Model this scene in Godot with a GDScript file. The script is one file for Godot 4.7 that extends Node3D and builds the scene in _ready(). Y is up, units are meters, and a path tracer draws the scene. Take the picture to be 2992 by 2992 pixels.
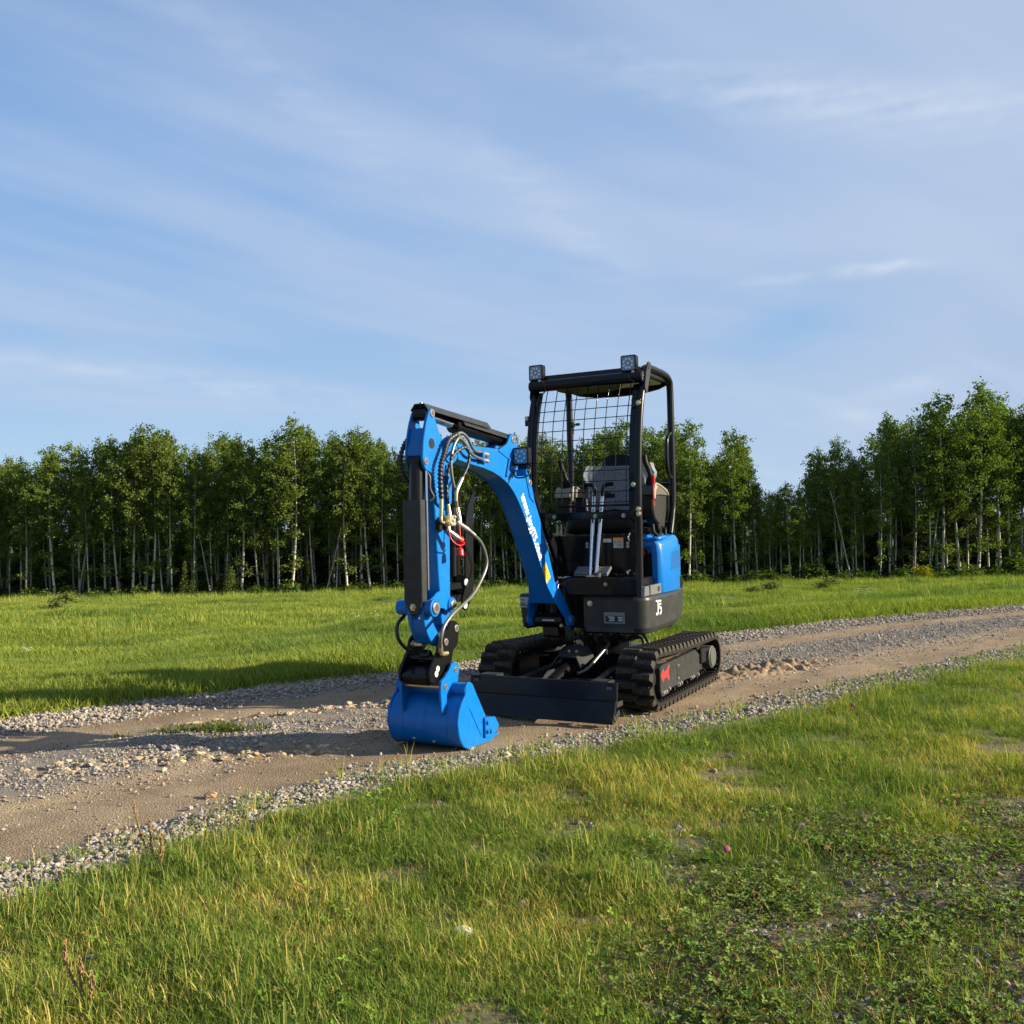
extends Node3D
# A blue mini excavator parked on a farm track in front of an aspen wood, low evening sun from the right.

const CAM_H := 1.12
const SUN_TO := Vector3(0.9365, 0.3387, 0.0902)
var M := {}
var taken := {}
var rng := RandomNumberGenerator.new()
var nz := FastNoiseLite.new()
var nz2 := FastNoiseLite.new()

func _ready():
	rng.seed = 7
	nz.seed = 11; nz.noise_type = FastNoiseLite.TYPE_SIMPLEX_SMOOTH; nz.frequency = 1.0; nz.fractal_octaves = 4
	nz2.seed = 23; nz2.noise_type = FastNoiseLite.TYPE_SIMPLEX_SMOOTH; nz2.frequency = 1.0; nz2.fractal_type = FastNoiseLite.FRACTAL_NONE
	make_camera()
	make_sky()
	make_materials()
	make_ground()
	make_excavator()
	make_woods()
	make_grass()
	make_gravel()
	make_small_things()

# ---------------------------------------------------------------- camera, sky, sun
func make_camera():
	var cam := Camera3D.new()
	cam.name = "camera"
	cam.fov = 56.78
	cam.near = 0.05
	cam.far = 900.0
	var p := deg_to_rad(0.77)
	var r := deg_to_rad(1.25)
	var fw := Vector3(0, sin(p), -cos(p))
	var up := Vector3(0, cos(p), sin(p))
	var right := Vector3.RIGHT * cos(r) - up * sin(r)
	var up2 := up * cos(r) + Vector3.RIGHT * sin(r)
	cam.transform = Transform3D(Basis(right, up2, -fw), Vector3(0, CAM_H, 0))
	add_child(cam)
	cam.current = true

func sky_color(d: Vector3) -> Color:
	var up := clampf(d.y, 0.0, 1.0)
	var sun_h := Vector2(SUN_TO.x, SUN_TO.z).normalized()
	var h := Vector2(d.x, d.z)
	var toward := 0.5 + 0.5 * (h.normalized().dot(sun_h) if h.length() > 0.001 else 0.0)
	var zen := Vector3(0.175, 0.300, 0.560)
	var mid := Vector3(0.150, 0.335, 0.700)
	var hor := Vector3(0.520, 0.715, 0.890)
	var c := mid.lerp(zen, smoothstep(0.30, 0.60, up))
	c = hor.lerp(c, 1.0 - exp(-maxf(up - 0.02, 0.0) * 4.6))
	# thin veil toward the sun side
	c = c.lerp(Vector3(0.45, 0.56, 0.75), smoothstep(0.30, 0.85, toward) * 0.95)
	# cirrus: noise on a high flat sheet, drawn out along one wind direction
	if up > 0.012:
		var q := Vector2(d.x, d.z) / (up + 0.16)
		var along := q.dot(Vector2(0.80, -0.60)); var across_ := q.dot(Vector2(0.60, 0.80))
		var warp := nz2.get_noise_2d(q.x * 0.30 + 3.0, q.y * 0.30) * 0.35
		var s1 := nz.get_noise_2d(along * 0.22 + 57.0, across_ * 0.75 + warp + 4.0)
		var s2 := nz.get_noise_2d(along * 0.55 - 3.0, across_ * 2.6 + warp * 2.0 + 9.0)
		var s3 := nz2.get_noise_2d(q.x * 0.8 - 4.0, q.y * 0.8 + 2.0)
		var s4 := nz.get_noise_2d(along * 1.1 + 15.0, across_ * 7.0 + warp * 4.0 - 6.0)
		var s5 := nz.get_noise_2d(q.x * 3.0, q.y * 3.0)
		var cov := smoothstep(-0.45, 0.75, s1 * 0.85 + s2 * 0.42 + s4 * 0.16 + s5 * 0.10 + s3 * 0.14 + (toward - 0.42) * 0.7)
		c = c.lerp(Vector3(0.53, 0.63, 0.81), cov * 0.60 * smoothstep(0.012, 0.10, up))
		# a long bright streak high on the right, a thin cloud right of the canopy, a low band at the left, a blue hole
		var ad := rad_to_deg(atan2(d.x, -d.z)); var ed := rad_to_deg(asin(d.y))
		var ragged := 0.55 + 0.9 * nz.get_noise_2d(ad * 0.16, ed * 1.1) + 0.35 * nz.get_noise_2d(ad * 0.6 + 9.0, ed * 2.4)
		for st in [[17.0, 23.2, -0.25, 12.0, 1.3, 0.34], [24.0, 22.0, -0.16, 9.0, 0.8, 0.24], [19.4, 13.75, 0.03, 5.0, 0.24, 0.62], [20.6, 13.95, 0.03, 2.0, 0.15, 0.45], [-20.0, 8.6, -0.09, 11.0, 0.55, 0.40], [22.0, 6.6, 0.18, 3.5, 0.8, 0.40], [3.0, 18.0, -0.75, 6.0, 1.8, 0.22], [-12.0, 24.0, -0.6, 8.0, 1.2, 0.16]]:
			var da: float = ad - st[0]
			var off: float = (ed - st[1] - st[2] * da - 0.25 * nz2.get_noise_2d(ad * 0.3, st[1])) / st[4]
			var k: float = exp(-off * off) * exp(-pow(da / st[3], 4.0)) * st[5]
			c = c.lerp(Vector3(0.70, 0.77, 0.89), clampf(k * ragged, 0.0, 0.8))
		var hx := (ad - 16.6) / 4.0; var hy := (ed - 10.9 - 0.15 * (ad - 16.6)) / 1.6
		c = c.lerp(Vector3(0.22, 0.46, 0.78), exp(-hx * hx - hy * hy) * 0.45)
		# a few thin bright wisps low down
		var w := smoothstep(0.26, 0.60, nz.get_noise_2d(along * 0.16 + 40.0, across_ * 1.5 - 20.0 + warp + 0.10 * s2)) * smoothstep(0.34, 0.14, up)
		c = c.lerp(Vector3(0.64, 0.74, 0.88), w * (0.20 + 0.25 * absf(s3)))
	return Color(c.x, c.y, c.z)

func make_sky():
	var w := 2048; var h := 1024
	var img := Image.create(w, h, false, Image.FORMAT_RGBF)
	var below := Color(0.20, 0.22, 0.14)
	# full detail over the half of the sky in front, every fourth column behind
	var buf := PackedFloat32Array(); buf.resize(w * h * 3)
	for y in h:
		var el := PI * 0.5 - PI * (y + 0.5) / h
		var step := 1
		if y > h / 2: step = w
		var x := 0
		while x < w:
			var k := step
			if step == 1 and x >= 404 and x < 1644: k = 4
			var az := TAU * (x + 0.5 * k) / w
			var c := below
			if y <= h / 2:
				var d := Vector3(sin(az) * cos(el), sin(el), -cos(az) * cos(el))
				c = sky_color(d)
			for j in k:
				var o := (y * w + x + j) * 3
				buf[o] = c.r; buf[o + 1] = c.g; buf[o + 2] = c.b
			x += k
	img.set_data(w, h, false, Image.FORMAT_RGBF, buf.to_byte_array())
	var pm := PanoramaSkyMaterial.new()
	pm.panorama = ImageTexture.create_from_image(img)
	pm.filter = true
	pm.energy_multiplier = 0.385
	var sky := Sky.new(); sky.sky_material = pm
	var env := Environment.new()
	env.background_mode = Environment.BG_SKY
	env.sky = sky
	env.ambient_light_source = Environment.AMBIENT_SOURCE_SKY
	env.tonemap_mode = Environment.TONE_MAPPER_LINEAR
	env.tonemap_exposure = 2.65
	env.sdfgi_enabled = true; env.ssao_enabled = true; env.ssil_enabled = true
	var we := WorldEnvironment.new(); we.name = "environment"; we.environment = env
	add_child(we)
	var sun := DirectionalLight3D.new()
	sun.name = "sun"
	sun.light_color = Color(1.0, 0.94, 0.83)
	sun.light_energy = 1.6
	sun.light_angular_distance = 0.55
	sun.shadow_enabled = true
	sun.transform = Transform3D(Basis.looking_at(-SUN_TO.normalized(), Vector3.UP), Vector3(0, 20, 0))
	add_child(sun)

# ---------------------------------------------------------------- naming
func numbered(called: String, parent: Node) -> String:
	var key := str(parent.get_instance_id()) + called
	var n: int = taken.get(key, 0)
	taken[key] = n + 1
	return called if n == 0 else "%s_%03d" % [called, n]

func thing(called: String, label: String, category: String, at := Vector3.ZERO, turn := 0.0, group := "") -> Node3D:
	var o := Node3D.new()
	o.name = numbered(called, self)
	add_child(o, true)
	o.position = at; o.rotation.y = turn
	tag(o, label, category, group)
	return o

func tag(o: Node, label: String, category: String, group := "", kind := ""):
	if label: o.set_meta("label", label)
	if category: o.set_meta("category", category)
	if group: o.set_meta("group", group)
	if kind: o.set_meta("kind", kind)

func part(called: String, mesh: Mesh, mat: Material, parent: Node, label := "") -> MeshInstance3D:
	var o := MeshInstance3D.new()
	o.name = numbered(called, parent)
	o.mesh = mesh
	o.material_override = mat
	parent.add_child(o, true)
	if label: o.set_meta("label", label)
	return o

func copies(called: String, mesh: Mesh, mat: Material, buf: PackedFloat32Array, parent: Node) -> MultiMeshInstance3D:
	var mm := MultiMesh.new()
	mm.transform_format = MultiMesh.TRANSFORM_3D
	mm.use_colors = true
	mm.mesh = mesh
	mm.instance_count = buf.size() / 16
	mm.buffer = buf
	var o := MultiMeshInstance3D.new()
	o.name = numbered(called, parent)
	o.multimesh = mm
	o.material_override = mat
	parent.add_child(o, true)
	o.set_meta("kind", "stuff")
	return o

func put(buf: PackedFloat32Array, t: Transform3D, c: Color):
	var b := t.basis; var o := t.origin
	buf.append_array(PackedFloat32Array([b.x.x, b.y.x, b.z.x, o.x, b.x.y, b.y.y, b.z.y, o.y, b.x.z, b.y.z, b.z.z, o.z, c.r, c.g, c.b, c.a]))

# ---------------------------------------------------------------- mesh building
class Geo:
	var v := PackedVector3Array()
	var n := PackedVector3Array()
	var c := PackedColorArray()
	var col := Color.WHITE

	func tri(a: Vector3, b: Vector3, d: Vector3, na: Vector3, nb: Vector3, nd: Vector3):
		var g := (d - a).cross(b - a)
		if g.dot(na + nb + nd) >= 0.0:
			v.append_array([a, b, d]); n.append_array([na, nb, nd])
		else:
			v.append_array([a, d, b]); n.append_array([na, nd, nb])
		c.append_array([col, col, col])

	func flat(a: Vector3, b: Vector3, d: Vector3, out: Vector3):
		var g := (d - a).cross(b - a)
		if g.length_squared() < 1e-16: return
		g = g.normalized()
		if g.dot(out) < 0.0: g = -g
		tri(a, b, d, g, g, g)

	func quad(a: Vector3, b: Vector3, d: Vector3, e: Vector3, out: Vector3):
		flat(a, b, d, out); flat(a, d, e, out)

	func quadn(a, b, d, e, na, nb, nd, ne):
		tri(a, b, d, na, nb, nd); tri(a, d, e, na, nd, ne)

	# a box with chamfered edges
	func box(at: Vector3, size: Vector3, bev := 0.004, basis := Basis()):
		var h := size * 0.5
		bev = minf(bev, minf(h.x, minf(h.y, h.z)) * 0.6)
		var corner := func(sx: float, sy: float, sz: float, axis: int) -> Vector3:
			var p := Vector3(sx * h.x, sy * h.y, sz * h.z)
			var q := Vector3(sx * (h.x - bev), sy * (h.y - bev), sz * (h.z - bev))
			q[axis] = p[axis]
			return at + basis * q
		for axis in 3:
			var i := (axis + 1) % 3; var j := (axis + 2) % 3
			for s: float in [-1.0, 1.0]:
				var ps := []
				for k in [[-1.0, -1.0], [1.0, -1.0], [1.0, 1.0], [-1.0, 1.0]]:
					var sg := [0.0, 0.0, 0.0]
					sg[axis] = s; sg[i] = k[0]; sg[j] = k[1]
					ps.append(corner.call(sg[0], sg[1], sg[2], axis))
				var o := Vector3.ZERO; o[axis] = s
				quad(ps[0], ps[1], ps[2], ps[3], basis * o)
			# edges along this axis
			for si in [-1.0, 1.0]:
				for sj in [-1.0, 1.0]:
					var a := [0.0, 0.0, 0.0]; a[i] = si; a[j] = sj
					var e1 := a.duplicate(); e1[axis] = -1.0
					var e2 := a.duplicate(); e2[axis] = 1.0
					var o2 := Vector3(a[0], a[1], a[2])
					quad(corner.call(e1[0], e1[1], e1[2], i), corner.call(e2[0], e2[1], e2[2], i), corner.call(e2[0], e2[1], e2[2], j), corner.call(e1[0], e1[1], e1[2], j), basis * o2)
		for sx in [-1.0, 1.0]:
			for sy in [-1.0, 1.0]:
				for sz in [-1.0, 1.0]:
					flat(corner.call(sx, sy, sz, 0), corner.call(sx, sy, sz, 1), corner.call(sx, sy, sz, 2), basis * Vector3(sx, sy, sz))

	static func inset(poly: PackedVector2Array, by: float) -> PackedVector2Array:
		var area := 0.0
		var m := poly.size()
		for i in m:
			area += poly[i].cross(poly[(i + 1) % m])
		var sgn := 1.0 if area > 0.0 else -1.0
		var out := PackedVector2Array()
		for i in m:
			var e0 := (poly[i] - poly[(i + m - 1) % m]).normalized()
			var e1 := (poly[(i + 1) % m] - poly[i]).normalized()
			var n0 := Vector2(-e0.y, e0.x) * sgn; var n1 := Vector2(-e1.y, e1.x) * sgn
			var b := n0 + n1
			if b.length() < 0.1: b = n0
			else: b = b / maxf(b.length_squared() * 0.5, 0.35)
			out.append(poly[i] + b * by)
		return out

	# a polygon given in (u, v) pushed along w from d0 to d1, its rims chamfered
	func prism(poly: PackedVector2Array, o: Vector3, u: Vector3, w_: Vector3, w: Vector3, d0: float, d1: float, bev := 0.003, sharp := 0.75):
		if d1 < d0:
			var t := d0; d0 = d1; d1 = t
		var m := poly.size()
		bev = minf(bev, (d1 - d0) * 0.4)
		var small := inset(poly, bev)
		var idx := Geometry2D.triangulate_polygon(small)
		if idx.is_empty():
			small = poly; idx = Geometry2D.triangulate_polygon(poly)
		var P := func(q: Vector2, d: float) -> Vector3: return o + u * q.x + w_ * q.y + w * d
		for k in range(0, idx.size(), 3):
			flat(P.call(small[idx[k]], d0), P.call(small[idx[k + 1]], d0), P.call(small[idx[k + 2]], d0), -w)
			flat(P.call(small[idx[k]], d1), P.call(small[idx[k + 1]], d1), P.call(small[idx[k + 2]], d1), w)
		var area := 0.0
		for i in m: area += poly[i].cross(poly[(i + 1) % m])
		var sgn := 1.0 if area > 0.0 else -1.0
		var fn := []
		for i in m:
			var e := (poly[(i + 1) % m] - poly[i]).normalized()
			fn.append((u * (e.y * sgn) + w_ * (-e.x * sgn)).normalized())
		for i in m:
			var j := (i + 1) % m
			var f: Vector3 = fn[i]
			var fp: Vector3 = fn[(i + m - 1) % m]; var fx: Vector3 = fn[j]
			var na := (f + fp).normalized() if f.dot(fp) > sharp else f
			var nb := (f + fx).normalized() if f.dot(fx) > sharp else f
			quadn(P.call(poly[i], d0 + bev), P.call(poly[j], d0 + bev), P.call(poly[j], d1 - bev), P.call(poly[i], d1 - bev), na, nb, nb, na)
			if bev > 0.0:
				quadn(P.call(small[i], d0), P.call(small[j], d0), P.call(poly[j], d0 + bev), P.call(poly[i], d0 + bev), (na - w).normalized(), (nb - w).normalized(), (nb - w).normalized(), (na - w).normalized())
				quadn(P.call(small[i], d1), P.call(small[j], d1), P.call(poly[j], d1 - bev), P.call(poly[i], d1 - bev), (na + w).normalized(), (nb + w).normalized(), (nb + w).normalized(), (na + w).normalized())

	# profile in (z, y), pushed along x
	func side(poly: Array, x0: float, x1: float, bev := 0.003, sharp := 0.75):
		prism(PackedVector2Array(poly), Vector3.ZERO, Vector3(0, 0, 1), Vector3(0, 1, 0), Vector3(1, 0, 0), x0, x1, bev, sharp)

	# profile in (x, y), pushed along z
	func front(poly: Array, z0: float, z1: float, bev := 0.003, sharp := 0.75):
		prism(PackedVector2Array(poly), Vector3.ZERO, Vector3(1, 0, 0), Vector3(0, 1, 0), Vector3(0, 0, 1), z0, z1, bev, sharp)

	# profile in (x, z), pushed along y
	func plan(poly: Array, y0: float, y1: float, bev := 0.003, sharp := 0.75):
		prism(PackedVector2Array(poly), Vector3.ZERO, Vector3(1, 0, 0), Vector3(0, 0, 1), Vector3(0, 1, 0), y0, y1, bev, sharp)

	# rings of points joined into a skin
	func loft(rings: Array, smooth := true, cap := true, closed := true):
		var m: int = rings[0].size()
		var cen := []
		for r in rings:
			var s := Vector3.ZERO
			for p in r: s += p
			cen.append(s / m)
		var nn := []
		for k in rings.size():
			var row := []
			for i in m:
				var du: Vector3 = rings[k][(i + 1) % m] - rings[k][(i + m - 1) % m]
				if not closed:
					du = rings[k][mini(i + 1, m - 1)] - rings[k][maxi(i - 1, 0)]
				var dv: Vector3 = rings[mini(k + 1, rings.size() - 1)][i] - rings[maxi(k - 1, 0)][i]
				var g := du.cross(dv).normalized()
				var out: Vector3 = rings[k][i] - cen[k]
				if closed and g.dot(out) < 0.0: g = -g
				row.append(g)
			nn.append(row)
		for k in rings.size() - 1:
			for i in (m if closed else m - 1):
				var j := (i + 1) % m
				var a: Vector3 = rings[k][i]; var b: Vector3 = rings[k][j]; var d: Vector3 = rings[k + 1][j]; var e: Vector3 = rings[k + 1][i]
				if smooth: quadn(a, b, d, e, nn[k][i], nn[k][j], nn[k + 1][j], nn[k + 1][i])
				else: quad(a, b, d, e, (a + b + d + e) * 0.25 - (cen[k] + cen[k + 1]) * 0.5)
		if cap and closed:
			var last := rings.size() - 1
			var o0: Vector3 = cen[0] - cen[1]; var o1: Vector3 = cen[last] - cen[last - 1]
			for i in m:
				var j := (i + 1) % m
				flat(cen[0], rings[0][i], rings[0][j], o0)
				flat(cen[last], rings[last][i], rings[last][j], o1)

	static func curve(pts: Array, per := 6) -> Array:
		var out := []
		var m := pts.size()
		for i in m - 1:
			var p0: Vector3 = pts[maxi(i - 1, 0)]; var p1: Vector3 = pts[i]; var p2: Vector3 = pts[i + 1]; var p3: Vector3 = pts[mini(i + 2, m - 1)]
			for k in per:
				out.append(p1.cubic_interpolate(p2, p0, p3, float(k) / per))
		out.append(pts[m - 1])
		return out

	# a round bar along points; ridge > 0 makes a corrugated sleeve
	func tube(pts: Array, r: float, sides := 8, ridge := 0.0, taper := 1.0):
		var m := pts.size()
		var t0: Vector3 = (pts[1] - pts[0]).normalized()
		var up := Vector3.UP if absf(t0.y) < 0.9 else Vector3.RIGHT
		var a := t0.cross(up).normalized()
		var rings := []
		for i in m:
			var t: Vector3 = (pts[mini(i + 1, m - 1)] - pts[maxi(i - 1, 0)]).normalized()
			a = (a - t * a.dot(t)).normalized()
			var b := t.cross(a)
			var rr := r * lerpf(1.0, taper, float(i) / (m - 1))
			if ridge > 0.0: rr += ridge * (1.0 if i % 4 < 2 else -1.0)
			var ring := PackedVector3Array()
			for k in sides:
				var th := TAU * k / sides
				ring.append(pts[i] + (a * cos(th) + b * sin(th)) * rr)
			rings.append(ring)
		loft(rings, true, true)

	# a round body with a straight axis: profile is [[distance, radius], ...]
	func lathe(at: Vector3, axis: Vector3, prof: Array, sides := 20):
		var t := axis.normalized()
		var up := Vector3.UP if absf(t.y) < 0.9 else Vector3.RIGHT
		var a := t.cross(up).normalized(); var b := t.cross(a)
		for i in prof.size() - 1:
			var d0: float = prof[i][0]; var r0: float = prof[i][1]; var d1: float = prof[i + 1][0]; var r1: float = prof[i + 1][1]
			var sl := Vector2(d1 - d0, r1 - r0)
			if sl.length() < 1e-6: continue
			var nr := sl.x / sl.length(); var na := -sl.y / sl.length()
			for k in sides:
				var t0 := TAU * k / sides; var t1 := TAU * (k + 1) / sides
				var e0 := a * cos(t0) + b * sin(t0); var e1 := a * cos(t1) + b * sin(t1)
				var n0 := (e0 * nr + t * na).normalized(); var n1 := (e1 * nr + t * na).normalized()
				var p00 := at + t * d0 + e0 * r0; var p01 := at + t * d0 + e1 * r0
				var p10 := at + t * d1 + e0 * r1; var p11 := at + t * d1 + e1 * r1
				if r0 < 1e-5: tri(p00, p10, p11, t * na, n0, n1)
				elif r1 < 1e-5: tri(p00, p01, p10, n0, n1, t * na)
				else: quadn(p00, p01, p11, p10, n0, n1, n1, n0)

	func cyl(p0: Vector3, p1: Vector3, r: float, sides := 18, bev := 0.002):
		var l := (p1 - p0).length()
		bev = minf(bev, minf(r * 0.4, l * 0.3))
		lathe(p0, p1 - p0, [[0.0, 0.0], [0.0, r - bev], [bev, r], [l - bev, r], [l, r - bev], [l, 0.0]], sides)

	func ball(at: Vector3, rad: Vector3, nu := 12, nv := 8):
		for i in nv:
			var a0 := PI * i / nv - PI / 2; var a1 := PI * (i + 1) / nv - PI / 2
			for k in nu:
				var b0 := TAU * k / nu; var b1 := TAU * (k + 1) / nu
				var P := func(a: float, b: float) -> Vector3: return Vector3(cos(a) * cos(b), sin(a), cos(a) * sin(b))
				var q := [P.call(a0, b0), P.call(a0, b1), P.call(a1, b1), P.call(a1, b0)]
				var ps := []; var ns := []
				for w in q:
					ps.append(at + w * rad); ns.append((w / rad).normalized())
				if i > 0: tri(ps[0], ps[1], ps[2], ns[0], ns[1], ns[2])
				if i < nv - 1: tri(ps[0], ps[2], ps[3], ns[0], ns[2], ns[3])

	func add_mesh(m: Mesh, t: Transform3D):
		var arr := m.surface_get_arrays(0)
		var vs: PackedVector3Array = arr[Mesh.ARRAY_VERTEX]; var ns: PackedVector3Array = arr[Mesh.ARRAY_NORMAL]
		var ix: PackedInt32Array = arr[Mesh.ARRAY_INDEX] if arr[Mesh.ARRAY_INDEX] != null else PackedInt32Array(range(vs.size()))
		for i in ix:
			v.append(t * vs[i]); n.append((t.basis * ns[i]).normalized()); c.append(col)

	func mesh() -> ArrayMesh:
		var arr := []
		arr.resize(Mesh.ARRAY_MAX)
		arr[Mesh.ARRAY_VERTEX] = v; arr[Mesh.ARRAY_NORMAL] = n; arr[Mesh.ARRAY_COLOR] = c
		var am := ArrayMesh.new()
		am.add_surface_from_arrays(Mesh.PRIMITIVE_TRIANGLES, arr)
		return am

func text_mesh(t: String, size: float, bold := true, depth := 0.0012) -> TextMesh:
	var f := SystemFont.new()
	f.font_names = PackedStringArray(["Droid Sans"])
	if bold: f.font_weight = 700
	var tm := TextMesh.new()
	tm.text = t; tm.font = f
	tm.font_size = 64
	tm.width = 4000.0
	tm.pixel_size = size / 64.0
	tm.depth = depth
	tm.curve_step = 1.0
	return tm

# ---------------------------------------------------------------- materials
func noise_tex(freq: float, lo: Color, hi: Color, sd := 1, size := 512, oct := 4, normal := false, bump := 4.0) -> NoiseTexture2D:
	var f := FastNoiseLite.new()
	f.seed = sd; f.frequency = freq; f.fractal_octaves = oct; f.noise_type = FastNoiseLite.TYPE_SIMPLEX_SMOOTH
	var t := NoiseTexture2D.new()
	t.width = size; t.height = size; t.seamless = true; t.noise = f
	if normal:
		t.as_normal_map = true; t.bump_strength = bump
	else:
		var g := Gradient.new()
		g.set_color(0, lo); g.set_color(1, hi)
		t.color_ramp = g
	return t

func mat(called: String, col: Color, rough: float, metal := 0.0) -> StandardMaterial3D:
	var m := StandardMaterial3D.new()
	m.resource_name = called
	m.albedo_color = col
	m.roughness = rough
	m.metallic = metal
	M[called] = m
	return m

func tri_tex(m: StandardMaterial3D, t: Texture2D, scale: float, world := false):
	m.albedo_texture = t
	m.uv1_triplanar = true
	m.uv1_world_triplanar = world
	m.uv1_scale = Vector3.ONE * scale

func make_materials():
	var m := mat("blue", Color(0.0, 0.395, 0.70), 0.38)
	m.metallic_specular = 0.32
	m.clearcoat_enabled = true; m.clearcoat = 0.22; m.clearcoat_roughness = 0.08
	tri_tex(m, noise_tex(0.02, Color(0.90, 0.90, 0.90), Color(1, 1, 1), 3), 2.0)
	m.normal_enabled = true; m.normal_texture = noise_tex(0.03, Color.BLACK, Color.WHITE, 5, 512, 3, true, 1.2); m.normal_scale = 0.10
	m = mat("black", Color(0.045, 0.045, 0.050), 0.32)
	m.metallic_specular = 0.28
	m.clearcoat_enabled = true; m.clearcoat = 0.25; m.clearcoat_roughness = 0.06
	m.normal_enabled = true; m.normal_texture = noise_tex(0.05, Color.BLACK, Color.WHITE, 6, 512, 3, true, 2.0); m.normal_scale = 0.12
	m.uv1_triplanar = true; m.uv1_scale = Vector3.ONE * 4.0
	m = mat("charcoal", Color(0.19, 0.20, 0.205), 0.42)
	m.metallic_specular = 0.30
	m.clearcoat_enabled = true; m.clearcoat = 0.15; m.clearcoat_roughness = 0.12
	tri_tex(m, noise_tex(0.012, Color(0.80, 0.79, 0.77), Color(1, 1, 1), 8), 1.6)
	m = mat("blade_paint", Color(0.105, 0.110, 0.125), 0.40)
	m.metallic_specular = 0.28
	m.clearcoat_enabled = true; m.clearcoat = 0.18; m.clearcoat_roughness = 0.12
	tri_tex(m, noise_tex(0.012, Color(0.78, 0.77, 0.75), Color(1, 1, 1), 9), 1.6)
	m = mat("dark_plastic", Color(0.055, 0.055, 0.058), 0.55)
	m.metallic_specular = 0.30
	m = mat("console", Color(0.13, 0.13, 0.128), 0.55)
	m.metallic_specular = 0.30
	m = mat("grey_plastic", Color(0.24, 0.24, 0.23), 0.6)
	m = mat("beige", Color(0.50, 0.48, 0.41), 0.55)
	m = mat("rubber", Color(0.13, 0.127, 0.123), 0.78)
	m.metallic_specular = 0.30
	tri_tex(m, noise_tex(0.015, Color(0.55, 0.55, 0.56), Color(1.0, 0.98, 0.94), 12, 512, 5), 2.5)
	m = mat("tread", Color(0.28, 0.268, 0.245), 0.75)
	m.metallic_specular = 0.30
	tri_tex(m, noise_tex(0.02, Color(0.50, 0.50, 0.51), Color(1.0, 0.96, 0.90), 14, 512, 5), 3.0)
	m = mat("mud", Color(0.30, 0.235, 0.165), 0.95)
	tri_tex(m, noise_tex(0.03, Color(0.6, 0.6, 0.6), Color(1, 1, 1), 15), 3.0)
	m = mat("chrome", Color(0.80, 0.81, 0.83), 0.12, 1.0)
	m = mat("zinc", Color(0.78, 0.73, 0.60), 0.34, 0.85)
	m = mat("steel", Color(0.62, 0.62, 0.60), 0.4, 0.8)
	m = mat("bore", Color(0.34, 0.20, 0.10), 0.6, 0.3)
	m = mat("hose", Color(0.10, 0.10, 0.105), 0.5)
	m = mat("braid", Color(0.42, 0.42, 0.40), 0.35, 0.5)
	m = mat("red", Color(0.66, 0.03, 0.05), 0.42)
	m = mat("red_paint", Color(0.62, 0.02, 0.035), 0.6)
	m = mat("orange", Color(0.62, 0.26, 0.03), 0.4)
	m = mat("yellow", Color(0.84, 0.60, 0.03), 0.5)
	m = mat("white", Color(0.72, 0.73, 0.74), 0.5)
	m = mat("paper", Color(0.60, 0.62, 0.63), 0.6)
	m = mat("ink", Color(0.07, 0.07, 0.08), 0.6)
	m = mat("hole", Color(0.03, 0.03, 0.03), 0.9)
	m = mat("lining", Color(0.72, 0.70, 0.57), 0.8)
	m = mat("plate", Color(0.44, 0.45, 0.46), 0.38, 0.5)
	m = mat("seat", Color(0.045, 0.045, 0.05), 0.42)
	m.metallic_specular = 0.30
	m = mat("film", Color(0.74, 0.77, 0.82, 0.30), 0.3)
	m.transparency = BaseMaterial3D.TRANSPARENCY_ALPHA
	m = mat("lens", Color(0.36, 0.40, 0.45), 0.18)
	m.clearcoat_enabled = true; m.clearcoat = 1.0; m.clearcoat_roughness = 0.05
	m = mat("led", Color(0.70, 0.74, 0.78), 0.2, 0.6)
	m = mat("sticker_orange", Color(0.85, 0.50, 0.10), 0.5)
	# ground: one colour map of grain over vertex colours
	m = mat("ground", Color.WHITE, 0.95)
	m.vertex_color_use_as_albedo = true
	tri_tex(m, noise_tex(0.035, Color(0.45, 0.45, 0.45), Color(1, 1, 1), 31, 1024, 6), 0.9, true)
	m = mat("road", Color.WHITE, 0.95)
	m.vertex_color_use_as_albedo = true
	tri_tex(m, noise_tex(0.06, Color(0.55, 0.55, 0.56), Color(1, 1, 1), 33, 1024, 6), 1.1, true)
	m.normal_enabled = true; m.normal_texture = noise_tex(0.08, Color.BLACK, Color.WHITE, 34, 1024, 5, true, 6.0); m.normal_scale = 1.2
	m = mat("stone", Color.WHITE, 0.85)
	m.vertex_color_use_as_albedo = true
	m = mat("blade", Color.WHITE, 0.85)
	m.metallic_specular = 0.18
	m.vertex_color_use_as_albedo = true
	m.cull_mode = BaseMaterial3D.CULL_DISABLED
	m.backlight_enabled = true; m.backlight = Color(0.78, 0.86, 0.45)
	m = mat("leaf", Color.WHITE, 0.8)
	m.metallic_specular = 0.18
	m.vertex_color_use_as_albedo = true
	m.cull_mode = BaseMaterial3D.CULL_DISABLED
	m.backlight_enabled = true; m.backlight = Color(0.80, 0.92, 0.45)
	m = mat("bark", Color.WHITE, 0.9)
	m.vertex_color_use_as_albedo = true
	m = mat("needle", Color(0.16, 0.24, 0.16), 0.8)
	m.cull_mode = BaseMaterial3D.CULL_DISABLED
	m = mat("dry", Color(0.52, 0.40, 0.25), 0.8)
	m.cull_mode = BaseMaterial3D.CULL_DISABLED
	m = mat("petal", Color(0.62, 0.30, 0.42), 0.7)
	m = mat("white_petal", Color(0.70, 0.70, 0.67), 0.7)
	m = mat("stalk", Color(0.30, 0.40, 0.14), 0.7)

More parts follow.
